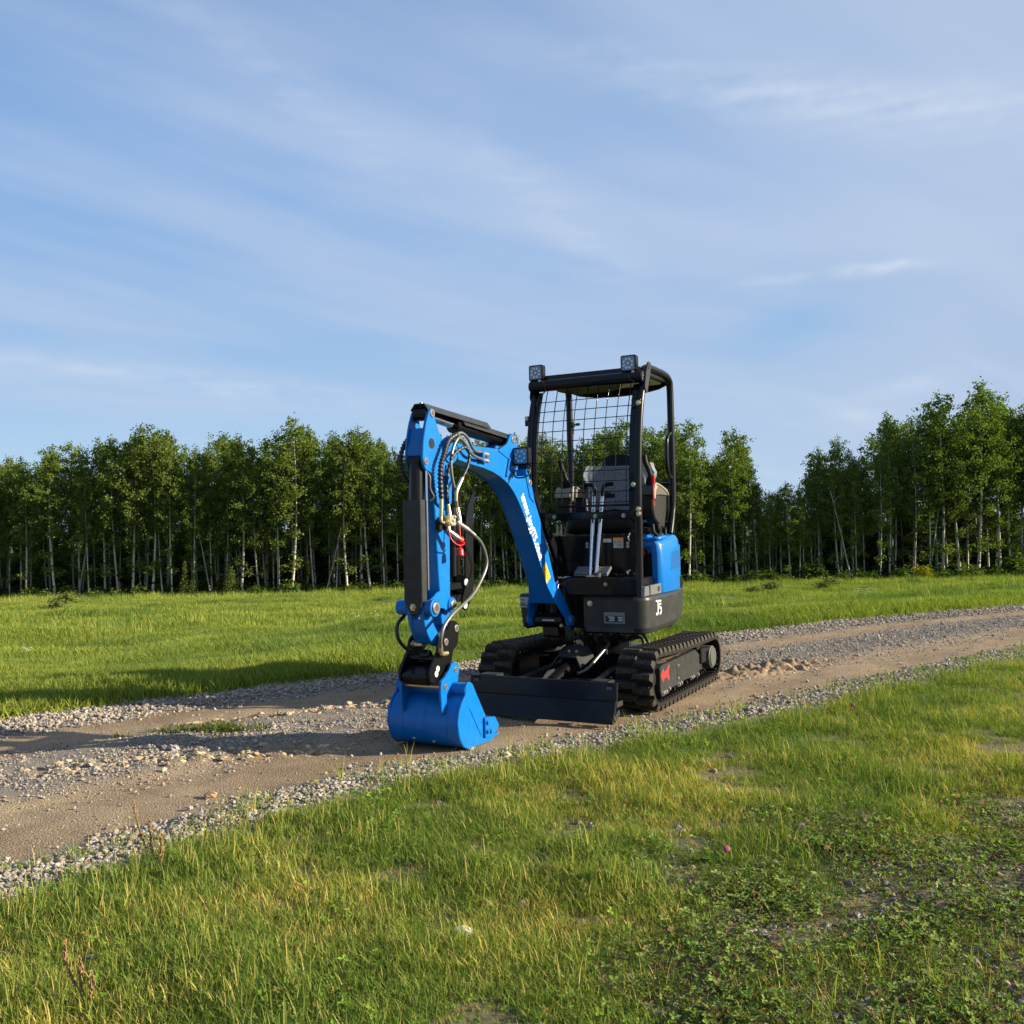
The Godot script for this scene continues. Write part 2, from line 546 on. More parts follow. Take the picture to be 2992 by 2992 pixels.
# ---------------------------------------------------------------- the excavator
# its own axes: x to the operator's left, y up, z forward to the blade
const BX := -0.205   # middle plane of boom, stick and bucket

func v2(a: Array) -> PackedVector2Array:
	var o := PackedVector2Array()
	for k in range(0, a.size(), 2): o.append(Vector2(a[k], a[k + 1]))
	return o

func rounded(poly: PackedVector2Array, r: float, seg := 4) -> PackedVector2Array:
	var out := PackedVector2Array()
	var m := poly.size()
	for i in m:
		var p := poly[i]; var a := poly[(i + m - 1) % m]; var b := poly[(i + 1) % m]
		var rr := minf(r, minf((a - p).length(), (b - p).length()) * 0.45)
		var p0 := p + (a - p).normalized() * rr; var p1 := p + (b - p).normalized() * rr
		for k in seg + 1:
			var t := float(k) / seg
			out.append(p0.lerp(p, t).lerp(p.lerp(p1, t), t))
	return out

func circle(at: Vector2, r: float, n := 20, a0 := 0.0, a1 := TAU) -> PackedVector2Array:
	var o := PackedVector2Array()
	for k in n: o.append(at + Vector2(cos(lerpf(a0, a1, float(k) / n)), sin(lerpf(a0, a1, float(k) / n))) * r)
	return o

# a round pin end on a face that looks along +x: washer, bush and greased bore
func pin_end(x: float, z: float, y: float, r: float, parent: Node, boss := false):
	var g := Geo.new()
	if boss:
		g.lathe(Vector3(x - 0.004, y, z), Vector3.RIGHT, [[0, 0], [0, r * 1.5], [0.010, r * 1.5], [0.013, r * 1.35], [0.013, 0]], 20)
		part("pin_boss", g.mesh(), M.blue, parent)
		x += 0.012
		g = Geo.new()
	g.lathe(Vector3(x - 0.003, y, z), Vector3.RIGHT, [[0, 0], [0, r], [0.006, r], [0.008, r * 0.85], [0.008, r * 0.5], [0.004, r * 0.5], [0.004, 0]], 18)
	var p := part("pin", g.mesh(), M.plate, parent)
	g = Geo.new()
	g.lathe(Vector3(x + 0.001, y, z), Vector3.RIGHT, [[0, 0], [0, r * 0.49], [0.0045, r * 0.45], [0.0045, 0]], 12)
	part("pin", g.mesh(), M.bore, parent)

func bolt(at: Vector3, axis: Vector3, r: float, parent: Node, m: Material = null):
	var g := Geo.new()
	g.lathe(at, axis, [[0, 0], [0, r * 1.5], [r * 0.3, r * 1.45], [r * 0.3, r], [r * 1.1, r * 0.92], [r * 1.2, r * 0.6], [r * 1.2, 0]], 6 if r > 0.012 else 8)
	part("bolt", g.mesh(), m if m else M.zinc, parent)

func make_excavator():
	var ex := thing("mini_excavator", "blue and black mini excavator with open canopy and lowered bucket on the dirt track", "excavator", Vector3(0.638, 0.0, -6.437), deg_to_rad(-28.2))
	make_tracks(ex)
	make_chassis(ex)
	make_blade(ex)
	make_turret(ex)
	make_boom(ex)
	make_stick(ex)
	make_bucket(ex)
	make_hoses(ex)
	make_canopy(ex)
	make_seat(ex)

func track_path(count: int) -> Array:
	# a belt round a front idler and a rear sprocket; returns [position (z, y), tangent, outward] at equal steps
	var F := Vector2(0.60, 0.180); var rf := 0.155
	var R := Vector2(-0.52, 0.168); var rr := 0.143
	var pts := PackedVector2Array()
	for k in 24:   # front arc from bottom to top
		var a := -PI / 2 + PI * k / 23.0
		var q := Vector2(cos(a), sin(a)) * rf
		if a < 0 and a > -1.25: q = q * 1.0
		pts.append(F + q)
	for k in 20:
		var t := (k + 1) / 21.0
		var p := Vector2(F.x, F.y + rf).lerp(Vector2(R.x, R.y + rr), t)
		p.y -= 0.010 * sin(PI * t)
		pts.append(p)
	for k in 24:
		var a := PI / 2 + PI * k / 23.0
		pts.append(R + Vector2(cos(a), sin(a)) * rr)
	for k in 20:
		var t := (k + 1) / 21.0
		pts.append(Vector2(R.x, R.y - rr).lerp(Vector2(F.x, F.y - rf), t))
	var total := 0.0
	var acc := [0.0]
	for i in pts.size():
		total += (pts[(i + 1) % pts.size()] - pts[i]).length()
		acc.append(total)
	var out := []
	var j := 0
	for k in count:
		var s := total * k / count
		while acc[j + 1] < s: j += 1
		var a2 := pts[j]; var b2 := pts[(j + 1) % pts.size()]
		var p := a2.lerp(b2, (s - acc[j]) / maxf(acc[j + 1] - acc[j], 1e-6))
		out.append(p)
	var res := []
	for k in count:
		var tg: Vector2 = (out[(k + 1) % count] - out[(k + count - 1) % count]).normalized()
		res.append([out[k], tg, Vector2(tg.y, -tg.x)])
	return res

func lug_mesh(w: float) -> ArrayMesh:
	# local: x across, y outward, z along the belt; tapered bar with a stepped, ribbed flank
	var g := Geo.new()
	var b := [Vector3(0, 0, -0.027), Vector3(w, 0, -0.023), Vector3(w, 0, 0.021), Vector3(0, 0, 0.027)]
	var m := [Vector3(0.004, 0.018, -0.021), Vector3(w - 0.010, 0.018, -0.017), Vector3(w - 0.010, 0.018, 0.015), Vector3(0.004, 0.018, 0.021)]
	var t := [Vector3(0.010, 0.031, -0.015), Vector3(w - 0.022, 0.031, -0.012), Vector3(w - 0.022, 0.031, 0.010), Vector3(0.010, 0.031, 0.015)]
	var cen := Vector3(w * 0.5, 0.01, 0)
	for lv in [[b, m], [m, t]]:
		for i in 4:
			var j := (i + 1) % 4
			g.quad(lv[0][i], lv[0][j], lv[1][j], lv[1][i], (lv[0][i] + lv[1][j]) * 0.5 - cen)
	g.quad(t[0], t[1], t[2], t[3], Vector3.UP)
	for k in 5:   # small ribs on the flanks
		var x := 0.02 + (w - 0.05) * k / 4.0
		g.box(Vector3(x, 0.012, -0.0245), Vector3(0.005, 0.018, 0.004), 0.001, Basis(Vector3.RIGHT, -0.25))
		g.box(Vector3(x, 0.012, 0.0245), Vector3(0.005, 0.018, 0.004), 0.001, Basis(Vector3.RIGHT, 0.25))
	return g.mesh()

func make_tracks(ex: Node):
	var n := 126
	var path := track_path(n)
	var lug := lug_mesh(0.135)
	for s: float in [1.0, -1.0]:
		var cx: float = 0.465 * s
		var hw := 0.115
		var rings := []
		for k in n + 1:
			var q: Array = path[k % n]
			var p: Vector2 = q[0]; var o: Vector2 = q[2]
			var inn: Vector2 = p - o * 0.020
			rings.append(PackedVector3Array([Vector3(cx - hw, p.y, p.x), Vector3(cx + hw, p.y, p.x), Vector3(cx + hw, inn.y, inn.x), Vector3(cx - hw, inn.y, inn.x)]))
		var g := Geo.new()
		for k in n:
			for i in 4:
				var j := (i + 1) % 4
				var q2: Array = path[k]
				var out3: Vector3 = [Vector3(0, q2[2].y, q2[2].x), Vector3.RIGHT, -Vector3(0, q2[2].y, q2[2].x), Vector3.LEFT][i]
				g.quad(rings[k][i], rings[k][j], rings[k + 1][j], rings[k + 1][i], out3)
		# steel cores inside
		for k in range(0, n, 2):
			var q3: Array = path[k]
			var p3: Vector2 = q3[0] - q3[2] * 0.024
			var bs := Basis(Vector3.RIGHT, Vector3(0, q3[2].y, q3[2].x), Vector3.RIGHT.cross(Vector3(0, q3[2].y, q3[2].x)))
			g.box(Vector3(cx, p3.y, p3.x), Vector3(0.20, 0.012, 0.018), 0.003, bs)
			for e in [-0.025, 0.025]:
				var p4: Vector2 = q3[0] - q3[2] * 0.036
				g.box(Vector3(cx + e, p4.y, p4.x), Vector3(0.016, 0.026, 0.016), 0.003, bs)
		var belt := part("track", g.mesh(), M.rubber, ex)
		for k in range(0, n, 3):
			for side in 2:
				var idx := (k + (1 if side == 1 else 0) + (0 if side == 0 else 1)) % n
				var q5: Array = path[idx]
				var up := Vector3(0, q5[2].y, q5[2].x)
				var l := part("tread_lug", lug, M.tread, belt)
				# inner row starts at the belt's inner edge, outer row at its outer edge
				var inner := side == 0
				var dirx := s if inner else -s
				var xa := cx - s * hw if inner else cx + s * hw
				var bx := Vector3(dirx, 0, 0)
				var bz := bx.cross(up)
				l.transform = Transform3D(Basis(bx, up, bz), Vector3(xa, q5[0].y, q5[0].x))
		# side frame
		var fr := Geo.new()
		fr.side([Vector2(0.50, 0.252), Vector2(0.545, 0.235), Vector2(0.545, 0.10), Vector2(0.52, 0.062), Vector2(0.40, 0.062), Vector2(0.36, 0.088), Vector2(0.24, 0.088), Vector2(0.21, 0.070), Vector2(0.14, 0.070), Vector2(0.11, 0.095), Vector2(-0.02, 0.095), Vector2(-0.05, 0.075), Vector2(-0.22, 0.085), Vector2(-0.24, 0.12), Vector2(-0.24, 0.225), Vector2(-0.16, 0.262)], cx + s * 0.045, cx + s * 0.088, 0.004)
		fr.side([Vector2(0.50, 0.235), Vector2(0.50, 0.09), Vector2(-0.45, 0.09), Vector2(-0.45, 0.225), Vector2(-0.2, 0.245)], cx - 0.06, cx + s * 0.046, 0.004)
		var frame := part("track_frame", fr.mesh(), M.charcoal, ex)
		var g2 := Geo.new()
		g2.cyl(Vector3(cx - 0.04, 0.180, 0.60), Vector3(cx + 0.04, 0.180, 0.60), 0.118, 28, 0.01)
		g2.cyl(Vector3(cx - 0.06, 0.180, 0.60), Vector3(cx + s * 0.066, 0.180, 0.60), 0.045, 16, 0.004)
		part("idler_wheel", g2.mesh(), M.dark_plastic, frame)
		for z in [0.30, 0.05, -0.16]:
			g2 = Geo.new()
			g2.cyl(Vector3(cx - 0.05, 0.078, z), Vector3(cx + 0.05, 0.078, z), 0.036, 18, 0.004)
			g2.cyl(Vector3(cx, 0.078, z), Vector3(cx + s * 0.096, 0.078, z), 0.012, 10, 0.002)
			part("roller", g2.mesh(), M.dark_plastic, frame)
		g2 = Geo.new()
		g2.cyl(Vector3(cx - 0.02, 0.168, -0.52), Vector3(cx + 0.02, 0.168, -0.52), 0.108, 24, 0.004)
		for k in 9:
			var a := TAU * k / 9
			g2.box(Vector3(cx, 0.168 + sin(a) * 0.112, -0.52 + cos(a) * 0.112), Vector3(0.03, 0.03, 0.024), 0.006, Basis(Vector3.RIGHT, -a + PI / 2))
		part("sprocket", g2.mesh(), M.dark_plastic, frame)
		g2 = Geo.new()
		g2.cyl(Vector3(cx, 0.168, -0.52), Vector3(cx + s * 0.098, 0.168, -0.52), 0.078, 28, 0.006)
		g2.cyl(Vector3(cx + s * 0.096, 0.168, -0.52), Vector3(cx + s * 0.104, 0.168, -0.52), 0.066, 28, 0.004)
		part("drive_motor_cover", g2.mesh(), M.grey_plastic, frame)
		g2 = Geo.new()
		g2.box(Vector3(cx + s * 0.080, 0.20, -0.33), Vector3(0.028, 0.10, 0.10), 0.012)
		g2.box(Vector3(cx + s * 0.070, 0.225, -0.44), Vector3(0.03, 0.03, 0.20), 0.008)
		part("motor_bracket", g2.mesh(), M.dark_plastic, frame)
		# packed mud on top of the frame
		g2 = Geo.new()
		var rows := []
		for k in 13:
			var z := 0.46 - 0.62 * k / 12.0
			var row := PackedVector3Array()
			for i in 6:
				var xx := cx - s * 0.05 + s * 0.125 * i / 5.0
				row.append(Vector3(xx, 0.248 + 0.022 * nz.get_noise_2d(z * 14.0 + s, i * 0.9) + 0.012 * sin(PI * i / 5.0), z))
			rows.append(row)
		g2.loft(rows, false, false, false)
		part("packed_mud", g2.mesh(), M.mud, frame)
		# grease cover with two bolts, the row of frame bolts and the painted arrow
		g2 = Geo.new()
		g2.prism(rounded(v2([0.195, 0.115, 0.235, 0.115, 0.235, 0.225, 0.195, 0.225]), 0.014), Vector3.ZERO, Vector3(0, 0, 1), Vector3(0, 1, 0), Vector3(s, 0, 0), s * cx + 0.087, s * cx + 0.090, 0.001)
		part("grease_cover", g2.mesh(), M.charcoal, frame)
		for y in [0.13, 0.21]: bolt(Vector3(cx + s * 0.089, y, 0.215), Vector3(s, 0, 0), 0.007, frame)
		for z in [0.505, 0.475, 0.445, 0.385, 0.20, 0.155, -0.06, -0.10, -0.20]: bolt(Vector3(cx + s * 0.087, 0.085 if z > 0.4 else 0.092, z), Vector3(s, 0, 0), 0.009, frame, M.steel)
		g2 = Geo.new()
		g2.prism(rounded(v2([0.535, 0.190, 0.485, 0.232, 0.480, 0.208, 0.425, 0.212, 0.400, 0.236, 0.372, 0.240, 0.392, 0.195, 0.378, 0.150, 0.405, 0.148, 0.425, 0.172, 0.480, 0.168, 0.485, 0.142]), 0.008, 2), Vector3.ZERO, Vector3(0, 0, 1), Vector3(0, 1, 0), Vector3(s, 0, 0), s * cx + 0.0865, s * cx + 0.0890, 0.0005)
		part("painted_arrow", g2.mesh(), M.red_paint, frame)

func make_chassis(ex: Node):
	var g := Geo.new()
	g.box(Vector3(0, 0.20, 0.02), Vector3(0.66, 0.12, 0.50), 0.012)
	g.box(Vector3(0, 0.235, 0.04), Vector3(0.46, 0.09, 0.62), 0.02)
	g.box(Vector3(0, 0.17, 0.30), Vector3(0.40, 0.10, 0.16), 0.012)
	for z in [0.22, -0.24]:
		g.box(Vector3(0, 0.19, z), Vector3(0.82, 0.07, 0.07), 0.008)
	var ch := part("chassis", g.mesh(), M.black, ex)
	g = Geo.new()
	g.cyl(Vector3(-0.56, 0.236, 0.14), Vector3(0.56, 0.236, 0.14), 0.008, 10)
	part("gauge_rod", g.mesh(), M.chrome, ch)
	g = Geo.new()
	g.lathe(Vector3(0, 0.27, 0.03), Vector3.UP, [[0, 0.0], [0, 0.16], [0.07, 0.16], [0.075, 0.19], [0.12, 0.19], [0.125, 0.215], [0.165, 0.215], [0.165, 0.0]], 36)
	var sw := part("swing_bearing", g.mesh(), M.black, ch)
	for k in 18:
		var a := TAU * k / 18
		bolt(Vector3(cos(a) * 0.20, 0.395, 0.03 + sin(a) * 0.20), Vector3.DOWN, 0.010, sw, M.steel)
	g = Geo.new()
	g.box(Vector3(0.215, 0.325, 0.27), Vector3(0.075, 0.075, 0.02), 0.004, Basis(Vector3.UP, 0.5))
	g.box(Vector3(0.10, 0.30, 0.33), Vector3(0.05, 0.06, 0.03), 0.006, Basis(Vector3.UP, 0.3))
	part("valve_cover", g.mesh(), M.charcoal, ch)
	for h in [[[Vector3(0.11, 0.36, 0.30), Vector3(0.15, 0.345, 0.38), Vector3(0.13, 0.28, 0.50), Vector3(0.10, 0.22, 0.60), Vector3(0.06, 0.20, 0.66)], M.braid], [[Vector3(0.24, 0.37, 0.22), Vector3(0.30, 0.40, 0.18), Vector3(0.36, 0.34, 0.20), Vector3(0.38, 0.26, 0.16)], M.hose], [[Vector3(0.22, 0.35, 0.20), Vector3(0.29, 0.37, 0.16), Vector3(0.33, 0.30, 0.18), Vector3(0.36, 0.25, 0.12)], M.hose], [[Vector3(-0.12, 0.33, 0.28), Vector3(-0.16, 0.30, 0.40), Vector3(-0.15, 0.22, 0.46)], M.hose]]:
		g = Geo.new(); g.tube(Geo.curve(h[0]), 0.011, 8)
		part("hose", g.mesh(), h[1], ch)

func make_blade(ex: Node):
	var g := Geo.new()
	var face := [Vector2(1.040, 0.222), Vector2(1.048, 0.175), Vector2(1.052, 0.125), Vector2(1.068, 0.118), Vector2(1.074, 0.095), Vector2(1.096, 0.045), Vector2(1.122, 0.006), Vector2(1.106, 0.004), Vector2(1.078, 0.042), Vector2(1.056, 0.092), Vector2(1.036, 0.125), Vector2(1.030, 0.175), Vector2(1.024, 0.222)]
	g.side(face, -0.475, 0.475, 0.002, 0.9)
	var b := part("dozer_blade", g.mesh(), M.blade_paint, ex)
	for s: float in [-1.0, 1.0]:
		g = Geo.new()
		g.prism(rounded(v2([s * 0.405, 0.180, s * 0.455, 0.180, s * 0.455, 0.205, s * 0.405, 0.205]), 0.012), Vector3(0, 0, 1.0), Vector3.RIGHT, Vector3(0, 1, -0.165).normalized(), Vector3(0, 0.165, 1).normalized(), 0.074, 0.0785, 0.0005)
		part("tie_down_slot", g.mesh(), M.hole, b)
		g = Geo.new()
		for k in 3:
			g.box(Vector3(s * 0.43 + 0.012 * (k - 1), 0.193, 1.0475 - 0.0005), Vector3(0.006, 0.018, 0.004), 0.001)
		part("tie_down_slot", g.mesh(), M.plate, b)
		# end stiffeners and brackets behind
		g = Geo.new()
		g.box(Vector3(s * 0.468, 0.10, 1.00), Vector3(0.012, 0.03, 0.09), 0.003)
		g.box(Vector3(s * 0.468, 0.04, 1.04), Vector3(0.012, 0.03, 0.08), 0.003, Basis(Vector3.RIGHT, 0.5))
		g.box(Vector3(s * 0.36, 0.212, 0.985), Vector3(0.12, 0.028, 0.09), 0.004)
		part("blade_bracket", g.mesh(), M.charcoal, b)
		g = Geo.new()
		var p0 := Vector3(s * 0.27, 0.13, 1.03); var p1 := Vector3(s * 0.20, 0.185, 0.36)
		var d := (p1 - p0)
		g.box((p0 + p1) * 0.5, Vector3(0.05, 0.075, d.length()), 0.006, Basis.looking_at(d.normalized(), Vector3.UP))
		g.side([Vector2(1.03, 0.218), Vector2(1.03, 0.10), Vector2(0.80, 0.15)], s * 0.16 - 0.006, s * 0.16 + 0.006, 0.002)
		part("blade_arm", g.mesh(), M.charcoal, b)
	# blade cylinder under a folded sheet guard
	g = Geo.new()
	g.cyl(Vector3(0.0, 0.275, 0.52), Vector3(0.0, 0.175, 0.90), 0.040, 20, 0.004)
	g.cyl(Vector3(0.0, 0.19, 0.86), Vector3(0.0, 0.145, 1.03), 0.020, 14)
	g.box(Vector3(0, 0.15, 1.005), Vector3(0.07, 0.07, 0.06), 0.01)
	part("blade_cylinder", g.mesh(), M.black, b)
	g = Geo.new()
	var r0 := [Vector3(-0.105, 0.285, 0.50), Vector3(-0.066, 0.350, 0.50), Vector3(0.066, 0.350, 0.50), Vector3(0.105, 0.285, 0.50)]
	var r1 := [Vector3(-0.105, 0.240, 0.70), Vector3(-0.066, 0.302, 0.68), Vector3(0.066, 0.302, 0.68), Vector3(0.105, 0.240, 0.70)]
	for i in 3:
		var out := Vector3([-1.0, 0.0, 1.0][i], 0.6, 0.1)
		var th := out.normalized() * 0.008
		g.quad(r0[i], r0[i + 1], r1[i + 1], r1[i], out)
		g.quad(r0[i] - th, r0[i + 1] - th, r1[i + 1] - th, r1[i] - th, -out)
		g.quad(r1[i], r1[i + 1], r1[i + 1] - th, r1[i] - th, Vector3(0, 0, 1))
		g.quad(r0[i], r0[i + 1], r0[i + 1] - th, r0[i] - th, Vector3(0, 0, -1))
	var gd := part("cylinder_guard", g.mesh(), M.charcoal, b)
	for x in [-0.02, 0.03]: bolt(Vector3(x, 0.324, 0.60), Vector3(0, 1, 0.25).normalized(), 0.008, gd)
	bolt(Vector3(-0.04, 0.185, 0.93), Vector3(0, 1, 0.3).normalized(), 0.012, b)
	bolt(Vector3(0.04, 0.18, 0.93), Vector3(0, 1, 0.3).normalized(), 0.014, b)

func make_turret(ex: Node):
	var g := Geo.new()
	var pl := v2([-0.375, 0.415, -0.36, 0.30, -0.05, 0.30, 0.035, 0.40, 0.055, 0.53, 0.385, 0.53, 0.435, 0.512, 0.462, 0.475, 0.470, 0.43, 0.470, 0.0, 0.458, -0.17, 0.42, -0.33, 0.34, -0.47, 0.22, -0.57, 0.08, -0.615, -0.08, -0.615, -0.22, -0.57, -0.34, -0.47, -0.42, -0.33, -0.458, -0.17, -0.470, 0.0, -0.470, 0.38, -0.462, 0.408, -0.44, 0.42])
	var rings := []
	for lv in [[0.430, 0.035], [0.442, 0.012], [0.470, 0.002], [0.640, 0.0], [0.655, 0.003], [0.662, 0.012]]:
		var p := Geo.inset(pl, lv[1])
		var ring := PackedVector3Array()
		for q in p:
			var y: float = lv[0]
			if y < 0.5: y += maxf(0.0, -q.y + 0.02) * 0.11
			# the left nose narrows toward its foot
			if q.x < -0.3 and q.y > 0.2 and y < 0.5: q.x = lerpf(q.x, -0.41, 0.35)
			ring.append(Vector3(q.x, y, q.y))
		rings.append(ring)
	# flat panels, softly rounded corners
	for k in rings.size() - 1:
		var m: int = rings[k].size()
		for i in m:
			var j := (i + 1) % m
			var nrm := func(idx: int) -> Vector3:
				var a := pl[(idx + m - 1) % m]; var b := pl[idx]; var cc := pl[(idx + 1) % m]
				var e0 := (b - a).normalized(); var e1 := (cc - b).normalized()
				var n0 := Vector2(e0.y, -e0.x); var n1 := Vector2(e1.y, -e1.x)
				var me := Vector2((pl[j] - pl[i]).normalized().y, -(pl[j] - pl[i]).normalized().x)
				var s := (n0 + n1).normalized() if n0.dot(n1) > 0.82 else me
				return Vector3(s.x, 0, s.y)
			var na: Vector3 = nrm.call(i); var nb: Vector3 = nrm.call(j)
			var cx := Vector3(0.0, 0.55, 0.0)
			var mid: Vector3 = (rings[k][i] + rings[k][j]) * 0.5
			if na.dot(Vector3(mid.x, 0, mid.z)) < 0 and absf(mid.x) > 0.38: na = -na; nb = -nb
			var ty: float = [-0.9, -0.35, 0.0, 0.25, 0.9][k]
			na = (na + Vector3(0, ty, 0)).normalized(); nb = (nb + Vector3(0, ty, 0)).normalized()
			g.quadn(rings[k][i], rings[k][j], rings[k + 1][j], rings[k + 1][i], na, nb, nb, na)
	for e in [[0, Vector3.DOWN], [rings.size() - 1, Vector3.UP]]:
		var poly := PackedVector2Array()
		for q in rings[e[0]]: poly.append(Vector2(q.x, q.z))
		var idx := Geometry2D.triangulate_polygon(poly)
		for k in range(0, idx.size(), 3): g.flat(rings[e[0]][idx[k]], rings[e[0]][idx[k + 1]], rings[e[0]][idx[k + 2]], e[1])
	var tu := part("turret_skirt", g.mesh(), M.charcoal, ex)
	# opening for the swing cylinder, front plug, data plate, noise label, emblem
	g = Geo.new()
	g.lathe(Vector3(-0.02, 0.555, 0.345), Vector3(-0.55, 0, 0.85), [[0, 0], [0, 0.085], [0.006, 0.085], [0.006, 0]], 24)
	part("cylinder_opening", g.mesh(), M.hole, tu)
	bolt(Vector3(0.098, 0.618, 0.529), Vector3(0, 0, 1), 0.013, tu)
	g = Geo.new()
	g.front(rounded(v2([0.192, 0.497, 0.330, 0.497, 0.330, 0.566, 0.192, 0.566]), 0.004, 2), 0.530, 0.534, 0.0008)
	var dp := part("data_plate", g.mesh(), M.plate, tu)
	g = Geo.new()
	g.front(v2([0.203, 0.507, 0.319, 0.507, 0.319, 0.545, 0.203, 0.545]), 0.5335, 0.5350, 0.0003)
	part("plate_field", g.mesh(), M.ink, dp)
	g = Geo.new()
	for row in [[0.220, 0.262, 0.537], [0.284, 0.317, 0.537], [0.232, 0.262, 0.527], [0.288, 0.317, 0.527], [0.226, 0.262, 0.517], [0.286, 0.317, 0.517]]:
		g.box(Vector3((row[0] + row[1]) * 0.5, row[2], 0.5355), Vector3(row[1] - row[0], 0.005, 0.002), 0.0003)
	part("plate_line", g.mesh(), M.white, dp)
	for cxy in [[0.199, 0.560], [0.323, 0.560], [0.199, 0.503], [0.323, 0.503]]: bolt(Vector3(cxy[0], cxy[1], 0.533), Vector3(0, 0, 1), 0.003, dp, M.steel)
	g = Geo.new()
	g.front(v2([-0.452, 0.573, -0.390, 0.573, -0.390, 0.641, -0.452, 0.641]), 0.4205, 0.4225, 0.0005)
	var lb := part("noise_label", g.mesh(), M.paper, tu)
	var tm := part("label_number", text_mesh("93", 0.032), M.ink, lb)
	tm.position = Vector3(-0.431, 0.592, 0.4232)
	tm = part("label_number", text_mesh("dB", 0.013), M.ink, lb)
	tm.position = Vector3(-0.403, 0.586, 0.4232)
	tm = part("label_number", text_mesh("LWA", 0.012), M.ink, lb)
	tm.position = Vector3(-0.430, 0.622, 0.4232)
	# emblem: a barred J leaning into a 5
	g = Geo.new()
	for pl2 in [[0.362, 0.632, 0.262, 0.626, 0.262, 0.616, 0.362, 0.621], [0.330, 0.617, 0.314, 0.616, 0.316, 0.556, 0.324, 0.540, 0.342, 0.534, 0.360, 0.540, 0.364, 0.552, 0.350, 0.554, 0.342, 0.548, 0.332, 0.556], [0.302, 0.610, 0.264, 0.607, 0.264, 0.597, 0.290, 0.599, 0.290, 0.586, 0.270, 0.586, 0.258, 0.574, 0.258, 0.552, 0.270, 0.538, 0.294, 0.535, 0.302, 0.548, 0.286, 0.548, 0.274, 0.555, 0.274, 0.568, 0.284, 0.574, 0.302, 0.573]]:
		g.side(Array(v2(pl2)), 0.4695, 0.4712, 0.0003)
	part("emblem", g.mesh(), M.white, tu)
	# underside fringe of bolts along the right rear edge
	for k in 8: bolt(Vector3(0.445 - k * 0.004, 0.438 + k * 0.006, 0.02 - k * 0.035), Vector3.DOWN, 0.007, tu, M.dark_plastic)

	# black platform, footwell and seat riser
	g = Geo.new()
	g.box(Vector3(0.155, 0.718, 0.22), Vector3(0.51, 0.11, 0.52), 0.006)
	g.box(Vector3(0.0, 0.70, -0.15), Vector3(0.80, 0.09, 0.50), 0.006)
	var fl := part("floor_platform", g.mesh(), M.black, ex)
	bolt(Vector3(0.185, 0.735, 0.479), Vector3(0, 0, 1), 0.009, fl, M.steel)
	bolt(Vector3(0.185, 0.715, 0.479), Vector3(0, 0, 1), 0.006, fl, M.dark_plastic)
	g = Geo.new()
	g.box(Vector3(0.03, 0.905, 0.18), Vector3(0.62, 0.27, 0.16), 0.006)
	g.box(Vector3(0.03, 0.90, -0.08), Vector3(0.66, 0.26, 0.40), 0.02)
	var ri := part("seat_riser", g.mesh(), M.black, ex)
	for p in [[-0.03, 0.985], [-0.03, 0.965], [0.255, 0.985], [0.255, 0.965], [-0.04, 0.80], [0.25, 0.80]]: bolt(Vector3(p[0], p[1], 0.259), Vector3(0, 0, 1), 0.008, ri, M.steel)
	g = Geo.new()
	g.front(v2([0.085, 0.992, 0.142, 0.992, 0.142, 1.016, 0.085, 1.016]), 0.2595, 0.2610, 0.0003)
	part("white_label", g.mesh(), M.paper, ri)
	g = Geo.new()
	g.front(v2([0.155, 0.955, 0.224, 0.955, 0.224, 1.022, 0.155, 1.022]), 0.2595, 0.2610, 0.0003)
	var wl := part("warning_label", g.mesh(), M.paper, ri)
	g = Geo.new()
	g.front(v2([0.155, 1.006, 0.224, 1.006, 0.224, 1.022, 0.155, 1.022]), 0.2606, 0.2616, 0.0002)
	part("label_band", g.mesh(), M.sticker_orange, wl)
	g = Geo.new()
	g.front(v2([0.162, 0.988, 0.176, 0.988, 0.169, 1.000]), 0.2608, 0.2616, 0.0001)
	for k in 4: g.box(Vector3(0.198, 0.998 - k * 0.010, 0.2612), Vector3(0.040 - 0.006 * (k % 2), 0.0025, 0.0012), 0.0002)
	part("label_print", g.mesh(), M.ink, wl)
	# latch, cable clips and a drooping loop
	g = Geo.new()
	g.tube(Geo.curve([Vector3(0.27, 1.05, 0.262), Vector3(0.265, 1.02, 0.275), Vector3(0.27, 1.00, 0.270)]), 0.006, 6)
	g.tube(Geo.curve([Vector3(0.27, 0.815, 0.262), Vector3(0.255, 0.795, 0.27), Vector3(0.262, 0.780, 0.27)]), 0.005, 6)
	part("latch", g.mesh(), M.chrome, ri)
	g = Geo.new()
	g.tube(Geo.curve([Vector3(0.28, 0.782, 0.33), Vector3(0.30, 0.80, 0.33), Vector3(0.32, 0.79, 0.33), Vector3(0.31, 0.778, 0.33)]), 0.006, 6)
	part("cable", g.mesh(), M.dark_plastic, ri)
	# tank side left of the footwell, seen from its right
	g = Geo.new()
	g.side([Vector2(0.43, 0.772), Vector2(0.40, 0.90), Vector2(0.33, 1.035), Vector2(0.0, 1.035), Vector2(0.0, 0.772)], -0.40, -0.245, 0.006)
	part("tank_panel", g.mesh(), M.charcoal, ex)
	g = Geo.new()
	g.box(Vector3(-0.29, 1.043, 0.25), Vector3(0.10, 0.012, 0.10), 0.003, Basis(Vector3.UP, 0.3))
	g.box(Vector3(-0.265, 1.052, 0.27), Vector3(0.07, 0.006, 0.08), 0.002, Basis(Vector3.UP, -0.2))
	part("paper_manual", g.mesh(), M.paper, ex)
	# rear hood: blue shell over the engine, right fender with its vent
	g = Geo.new()
	var sec := [[0.335, 1.000], [0.38, 1.010], [0.415, 1.012], [0.444, 1.000], [0.461, 0.972], [0.468, 0.925], [0.469, 0.86], [0.469, 0.667]]
	var rr := []
